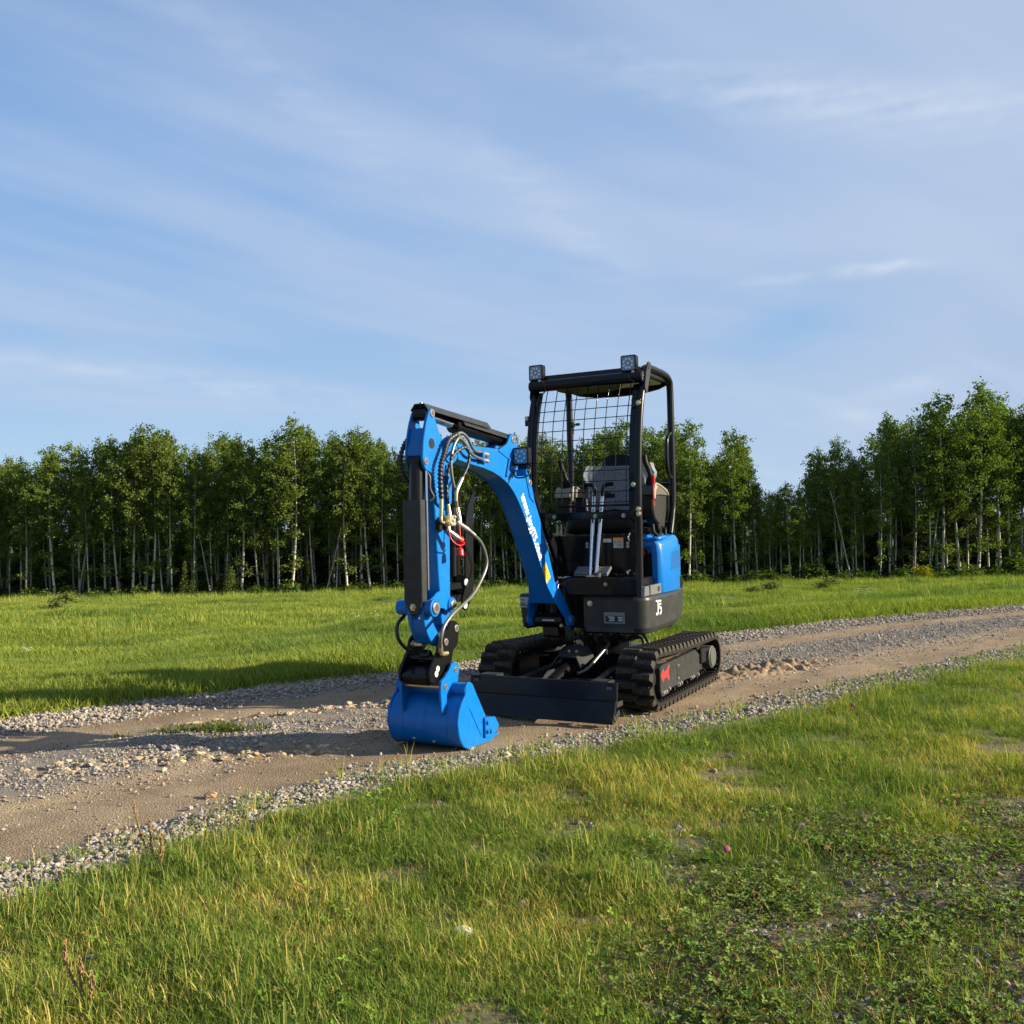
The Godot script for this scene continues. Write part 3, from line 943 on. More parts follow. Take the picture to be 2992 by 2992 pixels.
	for st in [[0.228, 0.030], [0.215, 0.012], [0.19, 0.003], [0.12, 0.0], [0.02, 0.0], [-0.08, 0.004], [-0.17, 0.016], [-0.25, 0.042], [-0.33, 0.085], [-0.40, 0.140], [-0.46, 0.21]]:
		var ring := PackedVector3Array()
		for q in sec:
			var t: float = clampf((q[0] - 0.335) / 0.13, 0, 1)
			var y: float = q[1] + (0.022 * smoothstep(0.21, -0.05, st[0]) if q[1] > 0.9 else 0.0)
			ring.append(Vector3(q[0] - st[1] * t - (st[1] if st[0] < 0 else 0.0) * (1 - t), y, st[0]))
		ring.append(Vector3(0.415 - st[1] * (1.0 if st[0] < 0 else 0.2) * 1.3, 0.667, st[0]))
		ring.append(Vector3(0.415 - st[1] * (1.0 if st[0] < 0 else 0.2) * 1.3, 0.965, st[0]))
		ring.append(Vector3(0.335 - (st[1] if st[0] < 0 else 0.0), 0.968, st[0]))
		rr.append(ring)
	g.loft(rr, true, true)
	var fe := part("engine_fender", g.mesh(), M.blue, ex)
	g = Geo.new()
	var vent := v2([0.045, 0.802, 0.055, 0.88, 0.03, 0.918, -0.06, 0.935, -0.13, 0.938, -0.14, 0.802])
	g.side(Array(vent), 0.4665, 0.4705, 0.001)
	part("vent_grille", g.mesh(), M.blue, fe)
	g = Geo.new()
	for iz in 15:
		for iy in 11:
			var z := 0.038 - iz * 0.0122; var y := 0.812 + iy * 0.0112
			if Geometry2D.is_point_in_polygon(Vector2(z - 0.004, y + 0.004), vent) and Geometry2D.is_point_in_polygon(Vector2(z + 0.004, y + 0.004), vent):
				g.cyl(Vector3(0.4695, y + (0.0056 if iz % 2 else 0.0), z), Vector3(0.4711, y + (0.0056 if iz % 2 else 0.0), z), 0.0038, 6, 0.0002)
	var vh := part("vent_hole", g.mesh(), M.hole, fe); vh.set_meta("kind", "stuff")
	g = Geo.new()
	g.box(Vector3(0.0, 0.83, -0.30), Vector3(0.72, 0.34, 0.44), 0.05)
	part("engine_hood", g.mesh(), M.blue, ex)
	# dark inner case in front of the fender, with the red isolator
	g = Geo.new()
	g.box(Vector3(0.372, 0.83, 0.05), Vector3(0.095, 0.30, 0.29), 0.008)
	var cs := part("switch_case", g.mesh(), M.dark_plastic, ex)
	g = Geo.new()
	g.tube(Geo.curve([Vector3(0.338, 0.975, 0.200), Vector3(0.341, 0.95, 0.212), Vector3(0.337, 0.93, 0.205), Vector3(0.348, 0.922, 0.214), Vector3(0.340, 0.905, 0.205), Vector3(0.333, 0.900, 0.2)]), 0.007, 7)
	g.ball(Vector3(0.345, 0.925, 0.208), Vector3(0.011, 0.013, 0.009))
	part("isolator_switch", g.mesh(), M.red, cs)
	bolt(Vector3(0.368, 0.925, 0.195), Vector3(0, 0, 1), 0.006, cs, M.orange)
	# blue rim round the tray below the left console
	g = Geo.new()
	g.tube(Geo.curve([Vector3(0.338, 1.005, 0.215), Vector3(0.40, 1.006, 0.222), Vector3(0.44, 1.012, 0.205), Vector3(0.452, 1.02, 0.12)]), 0.014, 8)
	g.box(Vector3(0.30, 1.02, 0.05), Vector3(0.14, 0.03, 0.30), 0.010)
	part("tray_rim", g.mesh(), M.blue, fe)
	# grey step plates on the skirt corner
	g = Geo.new()
	g.side([Vector2(0.505, 0.664), Vector2(0.495, 0.722), Vector2(0.425, 0.724), Vector2(0.415, 0.664)], 0.425, 0.452, 0.003)
	part("step_plate", g.mesh(), M.plate, ex)
	g = Geo.new()
	g.side([Vector2(0.408, 0.664), Vector2(0.412, 0.725), Vector2(0.145, 0.728), Vector2(0.105, 0.664)], 0.428, 0.456, 0.003)
	var sp := part("step_plate", g.mesh(), M.plate, ex)
	g = Geo.new()
	g.side(Array(rounded(v2([0.280, 0.680, 0.245, 0.680, 0.245, 0.712, 0.280, 0.712]), 0.008)), 0.4556, 0.4572, 0.0004)
	part("step_hole", g.mesh(), M.hole, sp)

	# kingpost and boom swing bracket
	g = Geo.new()
	g.cyl(Vector3(BX, 0.36, 0.40), Vector3(BX, 0.62, 0.40), 0.062, 22, 0.006)
	g.box(Vector3(BX, 0.44, 0.34), Vector3(0.16, 0.05, 0.12), 0.01)
	g.box(Vector3(BX, 0.60, 0.34), Vector3(0.16, 0.05, 0.12), 0.01)
	g.cyl(Vector3(BX - 0.095, 0.50, 0.47), Vector3(BX + 0.095, 0.50, 0.47), 0.046, 20, 0.004)
	g.box(Vector3(BX, 0.45, 0.43), Vector3(0.13, 0.12, 0.09), 0.012)
	var kp := part("swing_bracket", g.mesh(), M.black, ex)
	for s: float in [-1.0, 1.0]:
		g = Geo.new()
		g.side(Array(rounded(v2([0.350, 0.50, 0.345, 0.66, 0.352, 0.735, 0.372, 0.757, 0.404, 0.755, 0.424, 0.735, 0.440, 0.65, 0.43, 0.60, 0.46, 0.50]), 0.01, 2)), BX + s * 0.085 - 0.008, BX + s * 0.085 + 0.008, 0.002)
		part("bracket_plate", g.mesh(), M.grey_plastic if s > 0 else M.black, kp)
	g = Geo.new()
	g.cyl(Vector3(BX - 0.095, 0.725, 0.385), Vector3(BX + 0.10, 0.725, 0.385), 0.016, 14)
	part("bracket_pin", g.mesh(), M.bore, kp)
	g = Geo.new()
	g.cyl(Vector3(BX - 0.035, 0.503, 0.517), Vector3(BX + 0.05, 0.503, 0.517), 0.010, 12)
	part("hinge_rod", g.mesh(), M.steel, kp)
	g = Geo.new()
	g.prism(v2([0.575, 0.475, 0.49, 0.475, 0.43, 0.42, 0.51, 0.385]), Vector3.ZERO, Vector3(0, 0, 1), Vector3(0, 1, 0), Vector3.RIGHT, -0.066, -0.058, 0.001)
	part("hose_shield", g.mesh(), M.grey_plastic, kp)

func make_boom(ex: Node):
	# stations along the boom: [front or under edge (z, y), back or upper edge (z, y), half width]
	var st := [[1.745, 1.482, 1.760, 1.556, 0.052], [1.66, 1.470, 1.68, 1.562, 0.058], [1.57, 1.456, 1.57, 1.556, 0.062], [1.405, 1.437, 1.405, 1.556, 0.065], [1.30, 1.418, 1.27, 1.556, 0.065], [1.225, 1.397, 1.16, 1.560, 0.065], [1.165, 1.374, 1.08, 1.575, 0.065], [1.115, 1.350, 1.03, 1.572, 0.065], [1.060, 1.312, 0.985, 1.540, 0.065], [1.012, 1.267, 0.945, 1.490, 0.065], [0.965, 1.212, 0.895, 1.430, 0.065], [0.926, 1.161, 0.850, 1.365, 0.065], [0.857, 1.064, 0.775, 1.240, 0.065], [0.800, 0.975, 0.703, 1.125, 0.065], [0.740, 0.885, 0.640, 1.00, 0.065], [0.690, 0.800, 0.585, 0.880, 0.065], [0.645, 0.725, 0.540, 0.760, 0.068], [0.612, 0.665, 0.505, 0.690, 0.084], [0.585, 0.615, 0.48, 0.655, 0.095]]
	var g := Geo.new()
	var sm := []   # smoothed stations
	for i in st.size():
		sm.append(st[i])
	for i in sm.size() - 1:
		var a = sm[i]; var b = sm[i + 1]
		var fa := Vector2(a[0], a[1]); var ba := Vector2(a[2], a[3]); var fb := Vector2(b[0], b[1]); var bb := Vector2(b[2], b[3])
		var nrm := func(k: int, f: bool) -> Vector3:
			var o := 0 if f else 2
			var p := Vector2(sm[maxi(k - 1, 0)][o], sm[maxi(k - 1, 0)][o + 1]); var q := Vector2(sm[mini(k + 1, sm.size() - 1)][o], sm[mini(k + 1, sm.size() - 1)][o + 1])
			var d := (q - p).normalized()
			var away := Vector2(sm[k][o], sm[k][o + 1]) - (Vector2(sm[k][0], sm[k][1]) + Vector2(sm[k][2], sm[k][3])) * 0.5
			var n2 := Vector2(-d.y, d.x)
			if n2.dot(away) < 0: n2 = -n2
			return Vector3(0, n2.y, n2.x)
		var e := 0.004
		var na: Vector3 = nrm.call(i, true); var nb: Vector3 = nrm.call(i + 1, true)
		var ma: Vector3 = nrm.call(i, false); var mb: Vector3 = nrm.call(i + 1, false)
		var P := func(q: Vector2, x: float) -> Vector3: return Vector3(BX + x, q.y, q.x)
		# under face set in a little between the side plates, upper face flush
		var fa2: Vector2 = fa - Vector2(na.z, na.y) * 0.006; var fb2: Vector2 = fb - Vector2(nb.z, nb.y) * 0.006
		g.quadn(P.call(fa2, -a[4] + 0.008), P.call(fa2, a[4] - 0.008), P.call(fb2, b[4] - 0.008), P.call(fb2, -b[4] + 0.008), na, na, nb, nb)
		g.quadn(P.call(ba, -a[4] + e), P.call(ba, a[4] - e), P.call(bb, b[4] - e), P.call(bb, -b[4] + e), ma, ma, mb, mb)
		for s: float in [-1.0, 1.0]:
			var X := Vector3(s, 0, 0)
			var fae: Vector2 = fa - Vector2(na.z, na.y) * e; var fbe: Vector2 = fb - Vector2(nb.z, nb.y) * e
			var bae: Vector2 = ba - Vector2(ma.z, ma.y) * e; var bbe: Vector2 = bb - Vector2(mb.z, mb.y) * e
			g.quadn(P.call(fae, s * a[4]), P.call(bae, s * a[4]), P.call(bbe, s * b[4]), P.call(fbe, s * b[4]), X, X, X, X)
			g.quadn(P.call(bae, s * a[4]), P.call(ba, s * (a[4] - e)), P.call(bb, s * (b[4] - e)), P.call(bbe, s * b[4]), X, ma, mb, X)
			g.quadn(P.call(fae, s * a[4]), P.call(fa, s * (a[4] - e)), P.call(fb, s * (b[4] - e)), P.call(fbe, s * b[4]), X, na, nb, X)
			g.quadn(P.call(fa, s * (a[4] - e)), P.call(fa2, s * (a[4] - 0.008)), P.call(fb2, s * (b[4] - 0.008)), P.call(fb, s * (b[4] - e)), na, -X, -X, nb)
	# end plates
	g.quad(Vector3(BX - 0.05, 1.482, 1.745), Vector3(BX + 0.05, 1.482, 1.745), Vector3(BX + 0.05, 1.556, 1.76), Vector3(BX - 0.05, 1.556, 1.76), Vector3(0, 0, 1))
	var bo := part("boom", g.mesh(), M.blue, ex)
	# nose boss, foot plates flaring to the foot pin
	g = Geo.new()
	g.cyl(Vector3(BX - 0.050, 1.520, 1.745), Vector3(BX + 0.050, 1.520, 1.745), 0.040, 20, 0.003)
	part("boom_nose", g.mesh(), M.blue, bo)
	for s: float in [-1.0, 1.0]:
		g = Geo.new()
		# foot plate: outline in (z, y), x flares with height
		var ol := [Vector2(0.592, 0.655), Vector2(0.560, 0.700), Vector2(0.515, 0.735), Vector2(0.485, 0.690), Vector2(0.462, 0.615), Vector2(0.448, 0.550), Vector2(0.436, 0.510), Vector2(0.440, 0.475), Vector2(0.468, 0.458), Vector2(0.500, 0.470), Vector2(0.520, 0.520), Vector2(0.560, 0.575), Vector2(0.588, 0.620)]
		var xo := func(q: Vector2) -> float: return BX + s * (0.080 + 0.062 * clampf((0.70 - q.y) / 0.19, 0.0, 1.0))
		var c0 := Vector2(0.510, 0.600)
		for i in ol.size():
			var a: Vector2 = ol[i]; var b: Vector2 = ol[(i + 1) % ol.size()]
			var oa := Vector3(xo.call(a), a.y, a.x); var ob := Vector3(xo.call(b), b.y, b.x); var oc := Vector3(xo.call(c0), c0.y, c0.x)
			var th := Vector3(s * 0.016, 0, 0)
			g.flat(oa, ob, oc, Vector3(s, 0.3, 0))
			g.flat(oa - th, ob - th, oc - th, Vector3(-s, 0, 0))
			g.quad(oa, ob, ob - th, oa - th, Vector3(0, (a.y + b.y) * 0.5 - c0.y, (a.x + b.x) * 0.5 - c0.x))
		part("boom_foot_plate", g.mesh(), M.blue, bo)
		g = Geo.new()
		g.lathe(Vector3(BX + s * 0.118, 0.50, 0.470), Vector3(s, 0, 0), [[0, 0], [0, 0.036], [0.038, 0.036], [0.041, 0.033], [0.041, 0.024], [0.036, 0.022], [0.036, 0]], 22)
		part("boom_foot_boss", g.mesh(), M.blue, bo)
		# weld bead
		g = Geo.new()
		g.tube(Geo.curve([Vector3(BX + s * 0.086, 0.655, 0.590), Vector3(BX + s * 0.084, 0.68, 0.56), Vector3(BX + s * 0.082, 0.735, 0.52)]), 0.007, 6)
		part("weld_bead", g.mesh(), M.blue, bo)
		# lug that carries the stick cylinder
		g = Geo.new()
		g.side(Array(rounded(v2([1.25, 1.545, 1.14, 1.59, 1.098, 1.645, 1.075, 1.658, 1.048, 1.645, 1.02, 1.60, 0.98, 1.50, 1.0, 1.46]), 0.016, 3)), BX + s * 0.062 - 0.008, BX + s * 0.062 + 0.008, 0.002)
		part("cylinder_lug", g.mesh(), M.blue, bo)
		# lug of the boom cylinder under the back
		g = Geo.new()
		g.side(Array(rounded(v2([0.93, 1.47, 0.885, 1.425, 0.835, 1.345, 0.80, 1.25, 0.86, 1.28]), 0.012, 3)), BX + s * 0.062 - 0.009, BX + s * 0.062 + 0.009, 0.002)
		part("cylinder_lug", g.mesh(), M.blue, bo)
	pin_end(BX + 0.070, 1.066, 1.620, 0.020, bo)
	pin_end(BX + 0.071, 0.862, 1.372, 0.020, bo)
	pin_end(BX + 0.158, 0.470, 0.50, 0.022, bo)
	pin_end(BX + 0.052, 1.692, 1.542, 0.018, bo)
	bolt(Vector3(BX + 0.095, 0.470, 0.515), Vector3(1, 0, 0.2).normalized(), 0.012, bo)
	# rib and hose port on the right face
	g = Geo.new()
	g.box(Vector3(-0.135, 1.455, 1.135), Vector3(0.012, 0.12, 0.014), 0.003, Basis(Vector3.RIGHT, -0.38))
	g.tube(Geo.curve([Vector3(-0.139, 1.553, 1.235), Vector3(-0.139, 1.548, 1.18), Vector3(-0.139, 1.525, 1.11), Vector3(-0.139, 1.49, 1.07)]), 0.005, 6)
	part("rib", g.mesh(), M.blue, bo)
	g = Geo.new()
	g.lathe(Vector3(-0.1405, 1.497, 1.395), Vector3.RIGHT, [[0, 0], [0, 0.024], [0.003, 0.024], [0.003, 0]], 18)
	part("hose_port", g.mesh(), M.hole, bo)
	g = Geo.new()
	g.box(Vector3(-0.125, 1.50, 1.460), Vector3(0.034, 0.062, 0.020), 0.003)
	part("hose_clamp", g.mesh(), M.blue, bo)
	# the web address along the side, yellow warning sticker
	var tg := Geo.new()
	var letters := text_mesh("www.JoyJT5.com", 0.058, true, 0.0008)
	var k2 := 0
	for o in [Vector2.ZERO, Vector2(0.0016, 0), Vector2(-0.0016, 0), Vector2(0, 0.0013), Vector2(0, -0.0013)]:
		tg.add_mesh(letters, Transform3D(Basis(), Vector3(o.x, o.y, 0.00012 * k2)))
		k2 += 1
	var tx := part("web_address", tg.mesh(), M.white, bo)
	var dn := Vector3(0, -0.372, -0.221).normalized()
	var up := Vector3.RIGHT.cross(dn).normalized() * -1.0
	up = Vector3(0, -dn.z, dn.y)
	tx.transform = Transform3D(Basis(dn, up * 1.30, Vector3.RIGHT), Vector3(-0.1393, 1.102, 0.838))
	g = Geo.new()
	g.side([Vector2(0.662, 0.882), Vector2(0.706, 0.846), Vector2(0.652, 0.745), Vector2(0.598, 0.786)], -0.1395, -0.1378, 0.0003)
	var ws := part("warning_sticker", g.mesh(), M.yellow, bo)
	g = Geo.new()
	for k in 3:
		var p0 := Vector2(0.672, 0.862).lerp(Vector2(0.622, 0.768), 0.25 + 0.2 * k)
		g.side([p0, p0 + Vector2(0.014, -0.004), p0 + Vector2(0.005, -0.010)], -0.1381, -0.1372, 0.0001)
	part("sticker_print", g.mesh(), M.ink, ws)
	# boom cylinder behind the boom
	g = Geo.new()
	g.cyl(Vector3(BX, 1.345, 0.822), Vector3(BX, 0.855, 0.455), 0.046, 22, 0.005)
	g.cyl(Vector3(BX, 1.40, 0.86), Vector3(BX, 1.33, 0.81), 0.030, 16)
	g.box(Vector3(BX + 0.058, 1.05, 0.575), Vector3(0.010, 0.66, 0.055), 0.002, Basis(Vector3.RIGHT, 0.642))
	part("boom_cylinder", g.mesh(), M.black, ex)
	g = Geo.new()
	g.cyl(Vector3(BX, 0.90, 0.49), Vector3(BX, 0.74, 0.392), 0.026, 18)
	g.cyl(Vector3(BX - 0.03, 0.725, 0.385), Vector3(BX + 0.03, 0.725, 0.385), 0.034, 18)
	part("boom_cylinder_rod", g.mesh(), M.chrome, ex)
	# work lamp on the boom
	work_lamp(Vector3(-0.087, 1.520, 1.05), 0.0, ex)
	g = Geo.new()
	g.box(Vector3(-0.082, 1.454, 1.045), Vector3(0.06, 0.030, 0.03), 0.003)
	part("lamp_foot", g.mesh(), M.black, bo)
	g = Geo.new()
	g.box(Vector3(-0.092, 1.437, 1.055), Vector3(0.10, 0.008, 0.055), 0.002)
	g.box(Vector3(-0.075, 1.420, 1.083), Vector3(0.066, 0.036, 0.007), 0.002)
	part("lamp_bracket", g.mesh(), M.blue, bo)
	g = Geo.new()
	g.tube(Geo.curve([Vector3(-0.06, 1.465, 1.05), Vector3(-0.034, 1.445, 1.06), Vector3(-0.030, 1.415, 1.075), Vector3(-0.05, 1.395, 1.09), Vector3(-0.10, 1.394, 1.096), Vector3(-0.122, 1.42, 1.092), Vector3(-0.13, 1.44, 1.085)]), 0.005, 6)
	part("lamp_cable", g.mesh(), M.hose, bo)

func work_lamp(at: Vector3, turn: float, ex: Node):
	var g := Geo.new()
	var s := 0.104
	var sq := rounded(v2([-s / 2, -s / 2, s / 2, -s / 2, s / 2, s / 2, -s / 2, s / 2]), 0.014, 4)
	g.front(Array(sq), -0.026, 0.020, 0.004, 0.7)
	for k in 5: g.box(Vector3((k - 2) * 0.018, 0, -0.036), Vector3(0.004, 0.085, 0.022), 0.001)
	var l := part("work_lamp", g.mesh(), M.black, ex)
	l.position = at; l.rotation.y = turn
	g = Geo.new()
	var s2 := 0.086
	g.front(Array(rounded(v2([-s2 / 2, -s2 / 2, s2 / 2, -s2 / 2, s2 / 2, s2 / 2, -s2 / 2, s2 / 2]), 0.010, 3)), 0.019, 0.0225, 0.001)
	part("lens", g.mesh(), M.lens, l)
	for k in 9:
		g = Geo.new()
		var a := TAU * k / 8 + 0.39
		var c := Vector3(cos(a) * 0.029, sin(a) * 0.029, 0.021) if k < 8 else Vector3(0, 0, 0.021)
		g.lathe(c, Vector3(0, 0, 1), [[0, 0.0085], [0.0035, 0.0085], [0.0035, 0.006], [0.002, 0.004], [0.002, 0]], 10)
		part("reflector", g.mesh(), M.led, l)

func make_stick(ex: Node):
	var g := Geo.new()
	# box of the stick
	var prof := v2([1.745, 1.47, 1.900, 1.30, 1.880, 1.20, 1.868, 1.00, 1.856, 0.835, 1.846, 0.75, 1.815, 0.690, 1.770, 0.690, 1.750, 0.72, 1.746, 0.90, 1.738, 1.20])
	g.side(Array(prof), BX - 0.042, BX + 0.042, 0.004)
	var st := part("stick", g.mesh(), M.blue, ex)
	# head plates
	var head := rounded(v2([2.008, 1.452, 2.000, 1.545, 1.972, 1.640, 1.942, 1.705, 1.914, 1.728, 1.896, 1.708, 1.876, 1.650, 1.826, 1.575, 1.770, 1.566, 1.715, 1.556, 1.700, 1.515, 1.722, 1.46, 1.734, 1.36, 1.740, 1.24, 1.80, 1.20, 1.886, 1.24, 1.908, 1.345, 1.935, 1.395, 1.985, 1.405]), 0.016, 3)
	for s: float in [-1.0, 1.0]:
		g = Geo.new()
		g.side(Array(head), BX + s * 0.047 - 0.007, BX + s * 0.047 + 0.011 * (1.0 if s > 0 else 0.4), 0.003)
		var hp := part("head_plate", g.mesh(), M.blue, st)
		if s > 0:
			g = Geo.new()
			g.lathe(Vector3(BX + 0.0575, 1.542, 1.925), Vector3.RIGHT, [[0, 0], [0, 0.027], [0.0015, 0.027], [0.0015, 0]], 18)
			part("plate_hole", g.mesh(), M.hole, hp)
			g = Geo.new()   # raised collar round the boom nose
			g.lathe(Vector3(BX + 0.052, 1.520, 1.752), Vector3.RIGHT, [[0, 0], [0, 0.075], [0.014, 0.072], [0.016, 0.066], [0.016, 0]], 26)
			part("pivot_collar", g.mesh(), M.blue, hp)
	# back plate closing the front of the head
	g = Geo.new()
	g.side([Vector2(2.000, 1.50), Vector2(1.962, 1.62), Vector2(1.955, 1.61), Vector2(1.985, 1.50), Vector2(1.96, 1.41), Vector2(1.975, 1.41)], BX - 0.045, BX + 0.045, 0.001)
	part("head_web", g.mesh(), M.blue, st)
	pin_end(BX + 0.058, 1.914, 1.697, 0.021, st)
	pin_end(BX + 0.058, 1.980, 1.449, 0.019, st)
	g = Geo.new()
	g.cyl(Vector3(BX - 0.04, 1.697, 1.914), Vector3(BX + 0.04, 1.697, 1.914), 0.036, 20, 0.004)
	part("rod_eye", g.mesh(), M.black, st)
	# stick cylinder lying along the top of the boom
	g = Geo.new()
	g.cyl(Vector3(BX, 1.660, 1.595), Vector3(BX, 1.622, 1.09), 0.038, 22, 0.004)
	g.cyl(Vector3(BX - 0.04, 1.620, 1.066), Vector3(BX + 0.04, 1.620, 1.066), 0.032, 18)
	g.cyl(Vector3(BX, 1.662, 1.625), Vector3(BX, 1.659, 1.58), 0.042, 22, 0.004)
	part("stick_cylinder", g.mesh(), M.black, ex)
	g = Geo.new()
	g.cyl(Vector3(BX, 1.694, 1.905), Vector3(BX, 1.660, 1.60), 0.021, 18)
	part("stick_cylinder_rod", g.mesh(), M.chrome, ex)
	# two folded guards above it
	for gd in [[Vector2(1.945, 1.748), Vector2(1.295, 1.703), 0.052], [Vector2(1.590, 1.700), Vector2(1.015, 1.652), 0.058]]:
		g = Geo.new()
		var a: Vector2 = gd[0]; var b: Vector2 = gd[1]; var w: float = gd[2]
		var sec := [[-w, -0.030], [-w * 0.55, 0.0], [w * 0.55, 0.0], [w, -0.030]]
		for i in 3:
			var p := func(q: Vector2, k: int, dy: float) -> Vector3: return Vector3(BX + sec[k][0], q.y + sec[k][1] + dy, q.x)
			var out := Vector3([-0.6, 0.0, 0.6][i], 0.8, 0)
			g.quad(p.call(a, i, 0.0), p.call(a, i + 1, 0.0), p.call(b, i + 1, 0.0), p.call(b, i, 0.0), out)
			g.quad(p.call(a, i, -0.006), p.call(a, i + 1, -0.006), p.call(b, i + 1, -0.006), p.call(b, i, -0.006), -out)
			g.quad(p.call(a, i, 0.0), p.call(a, i + 1, 0.0), p.call(a, i + 1, -0.006), p.call(a, i, -0.006), Vector3(0, 0, 1))
			g.quad(p.call(b, i, 0.0), p.call(b, i + 1, 0.0), p.call(b, i + 1, -0.006), p.call(b, i, -0.006), Vector3(0, 0, -1))
		for e in [0, 3]:
			var q := func(pp: Vector2, dy: float) -> Vector3: return Vector3(BX + sec[e][0], pp.y + sec[e][1] + dy, pp.x)
			g.quad(q.call(a, 0.0), q.call(b, 0.0), q.call(b, -0.006), q.call(a, -0.006), Vector3(sec[e][0], 0, 0))
		part("cylinder_guard", g.mesh(), M.charcoal, ex)
	bolt(Vector3(BX, 1.744, 1.925), Vector3.UP, 0.010, st, M.steel)
	g = Geo.new()
	g.cyl(Vector3(BX, 1.70, 1.922), Vector3(BX, 1.745, 1.925), 0.012, 10)
	part("guard_stud", g.mesh(), M.dark_plastic, st)
	# bucket cylinder in front of the stick
	g = Geo.new()
	g.cyl(Vector3(BX, 1.452, 1.978), Vector3(BX, 1.12, 1.990), 0.036, 22, 0.004)
	g.cyl(Vector3(BX - 0.036, 1.449, 1.980), Vector3(BX + 0.036, 1.449, 1.980), 0.034, 18)
	part("bucket_cylinder", g.mesh(), M.black, ex)
	g = Geo.new()
	g.cyl(Vector3(BX, 1.15, 1.990), Vector3(BX, 0.74, 1.978), 0.021, 16)
	g.cyl(Vector3(BX + 0.048, 1.415, 1.965), Vector3(BX + 0.048, 0.80, 1.968), 0.007, 10)
	part("bucket_cylinder_rod", g.mesh(), M.chrome, ex)
	g = Geo.new()
	g.front([Vector2(BX - 0.054, 1.255), Vector2(BX + 0.054, 1.255), Vector2(BX + 0.054, 0.745), Vector2(BX + 0.030, 0.682), Vector2(BX - 0.020, 0.682), Vector2(BX - 0.054, 0.745)], 2.026, 2.034, 0.002)
	g.box(Vector3(BX + 0.051, 1.00, 2.010), Vector3(0.007, 0.51, 0.042), 0.002)
	g.box(Vector3(BX - 0.051, 1.00, 2.010), Vector3(0.007, 0.51, 0.042), 0.002)
	var cg := part("cylinder_guard", g.mesh(), M.charcoal, ex)
	bolt(Vector3(BX, 0.718, 2.034), Vector3(0, 0, 1), 0.013, cg)
	g = Geo.new()
	g.tube(Geo.curve([Vector3(BX + 0.04, 1.40, 1.955), Vector3(BX + 0.055, 1.37, 1.945), Vector3(BX + 0.055, 1.31, 1.945), Vector3(BX + 0.062, 1.27, 1.925), Vector3(BX + 0.05, 1.25, 1.94)]), 0.008, 8)
	part("hose", g.mesh(), M.hose, cg)
	# links between stick, cylinder and coupler
	for s: float in [-1.0, 1.0]:
		g = Geo.new()
		var arc := PackedVector2Array()
		for k in 9: arc.append(Vector2(1.975, 0.711) + Vector2(cos(lerpf(-2.4, 0.75, k / 8.0)), sin(lerpf(-2.4, 0.75, k / 8.0))) * 0.044)
		for k in 6: arc.append(Vector2(1.880, 0.690) + Vector2(cos(lerpf(0.85, 2.2, k / 5.0)), sin(lerpf(0.85, 2.2, k / 5.0))) * 0.100)
		for k in 9: arc.append(Vector2(1.784, 0.710) + Vector2(cos(lerpf(2.3, 5.3, k / 8.0)), sin(lerpf(2.3, 5.3, k / 8.0))) * 0.040)
		for k in 5: arc.append(Vector2(1.880, 0.650) + Vector2(cos(lerpf(2.6, 0.5, k / 4.0)) * 0.058, sin(lerpf(2.6, 0.5, k / 4.0)) * 0.052))
		g.side(Array(arc), BX + s * 0.062 - 0.007, BX + s * 0.062 + 0.007, 0.003)
		part("side_link", g.mesh(), M.blue, ex)
	g = Geo.new()
	g.cyl(Vector3(BX - 0.125, 0.711, 1.975), Vector3(BX + 0.095, 0.711, 1.975), 0.040, 24, 0.004)
	for s: float in [-1.0, 1.0]:
		g.side(Array(rounded(v2([2.015, 0.715, 2.020, 0.68, 2.005, 0.62, 1.975, 0.565, 1.935, 0.518, 1.895, 0.505, 1.868, 0.530, 1.885, 0.575, 1.925, 0.625, 1.945, 0.68, 1.950, 0.72]), 0.012, 2)), BX + s * 0.038 - 0.012, BX + s * 0.038 + 0.012, 0.003)
	g.side([Vector2(2.005, 0.655), Vector2(2.000, 0.62), Vector2(1.972, 0.568), Vector2(1.932, 0.522), Vector2(1.925, 0.530), Vector2(1.960, 0.575), Vector2(1.988, 0.625), Vector2(1.992, 0.655)], BX - 0.028, BX + 0.028, 0.001)
	var hl := part("bucket_link", g.mesh(), M.blue, ex)
	pin_end(BX + 0.086, 1.975, 0.711, 0.030, hl, true)
	pin_end(BX + 0.070, 1.784, 0.710, 0.026, hl, true)
	g = Geo.new()
	g.side(Array(rounded(v2([1.850, 0.74, 1.765, 0.735, 1.755, 0.64, 1.765, 0.575, 1.800, 0.560, 1.83, 0.60]), 0.02, 3)), BX - 0.040, BX + 0.040, 0.004)
	part("stick_tip", g.mesh(), M.blue, st)
	# folded thumb behind the stick
	for s: float in [-1.0, 1.0]:
		g = Geo.new()
		g.side(Array(rounded(v2([1.478, 1.312, 1.512, 1.292, 1.555, 1.235, 1.582, 1.16, 1.595, 1.05, 1.600, 0.80, 1.640, 0.72, 1.632, 0.675, 1.600, 0.662, 1.570, 0.690, 1.530, 0.745, 1.512, 0.80, 1.512, 1.05, 1.506, 1.18, 1.492, 1.27]), 0.01, 2)), BX + s * 0.042 - 0.006, BX + s * 0.042 + 0.006, 0.002)
		var tp := part("thumb_plate", g.mesh(), M.black, ex)
		if s > 0:
			g = Geo.new()
			for q in [[1.600, 0.815], [1.615, 0.695]]: g.lathe(Vector3(BX + 0.047, q[1], q[0]), Vector3.RIGHT, [[0, 0], [0, 0.020], [0.005, 0.020], [0.007, 0.016], [0.007, 0]], 16)
			part("thumb_pin", g.mesh(), M.white, tp)
	g = Geo.new()
	for y in [0.83, 0.755, 1.00, 1.16]: g.box(Vector3(BX, y, 1.565), Vector3(0.08, 0.045, 0.03), 0.004)
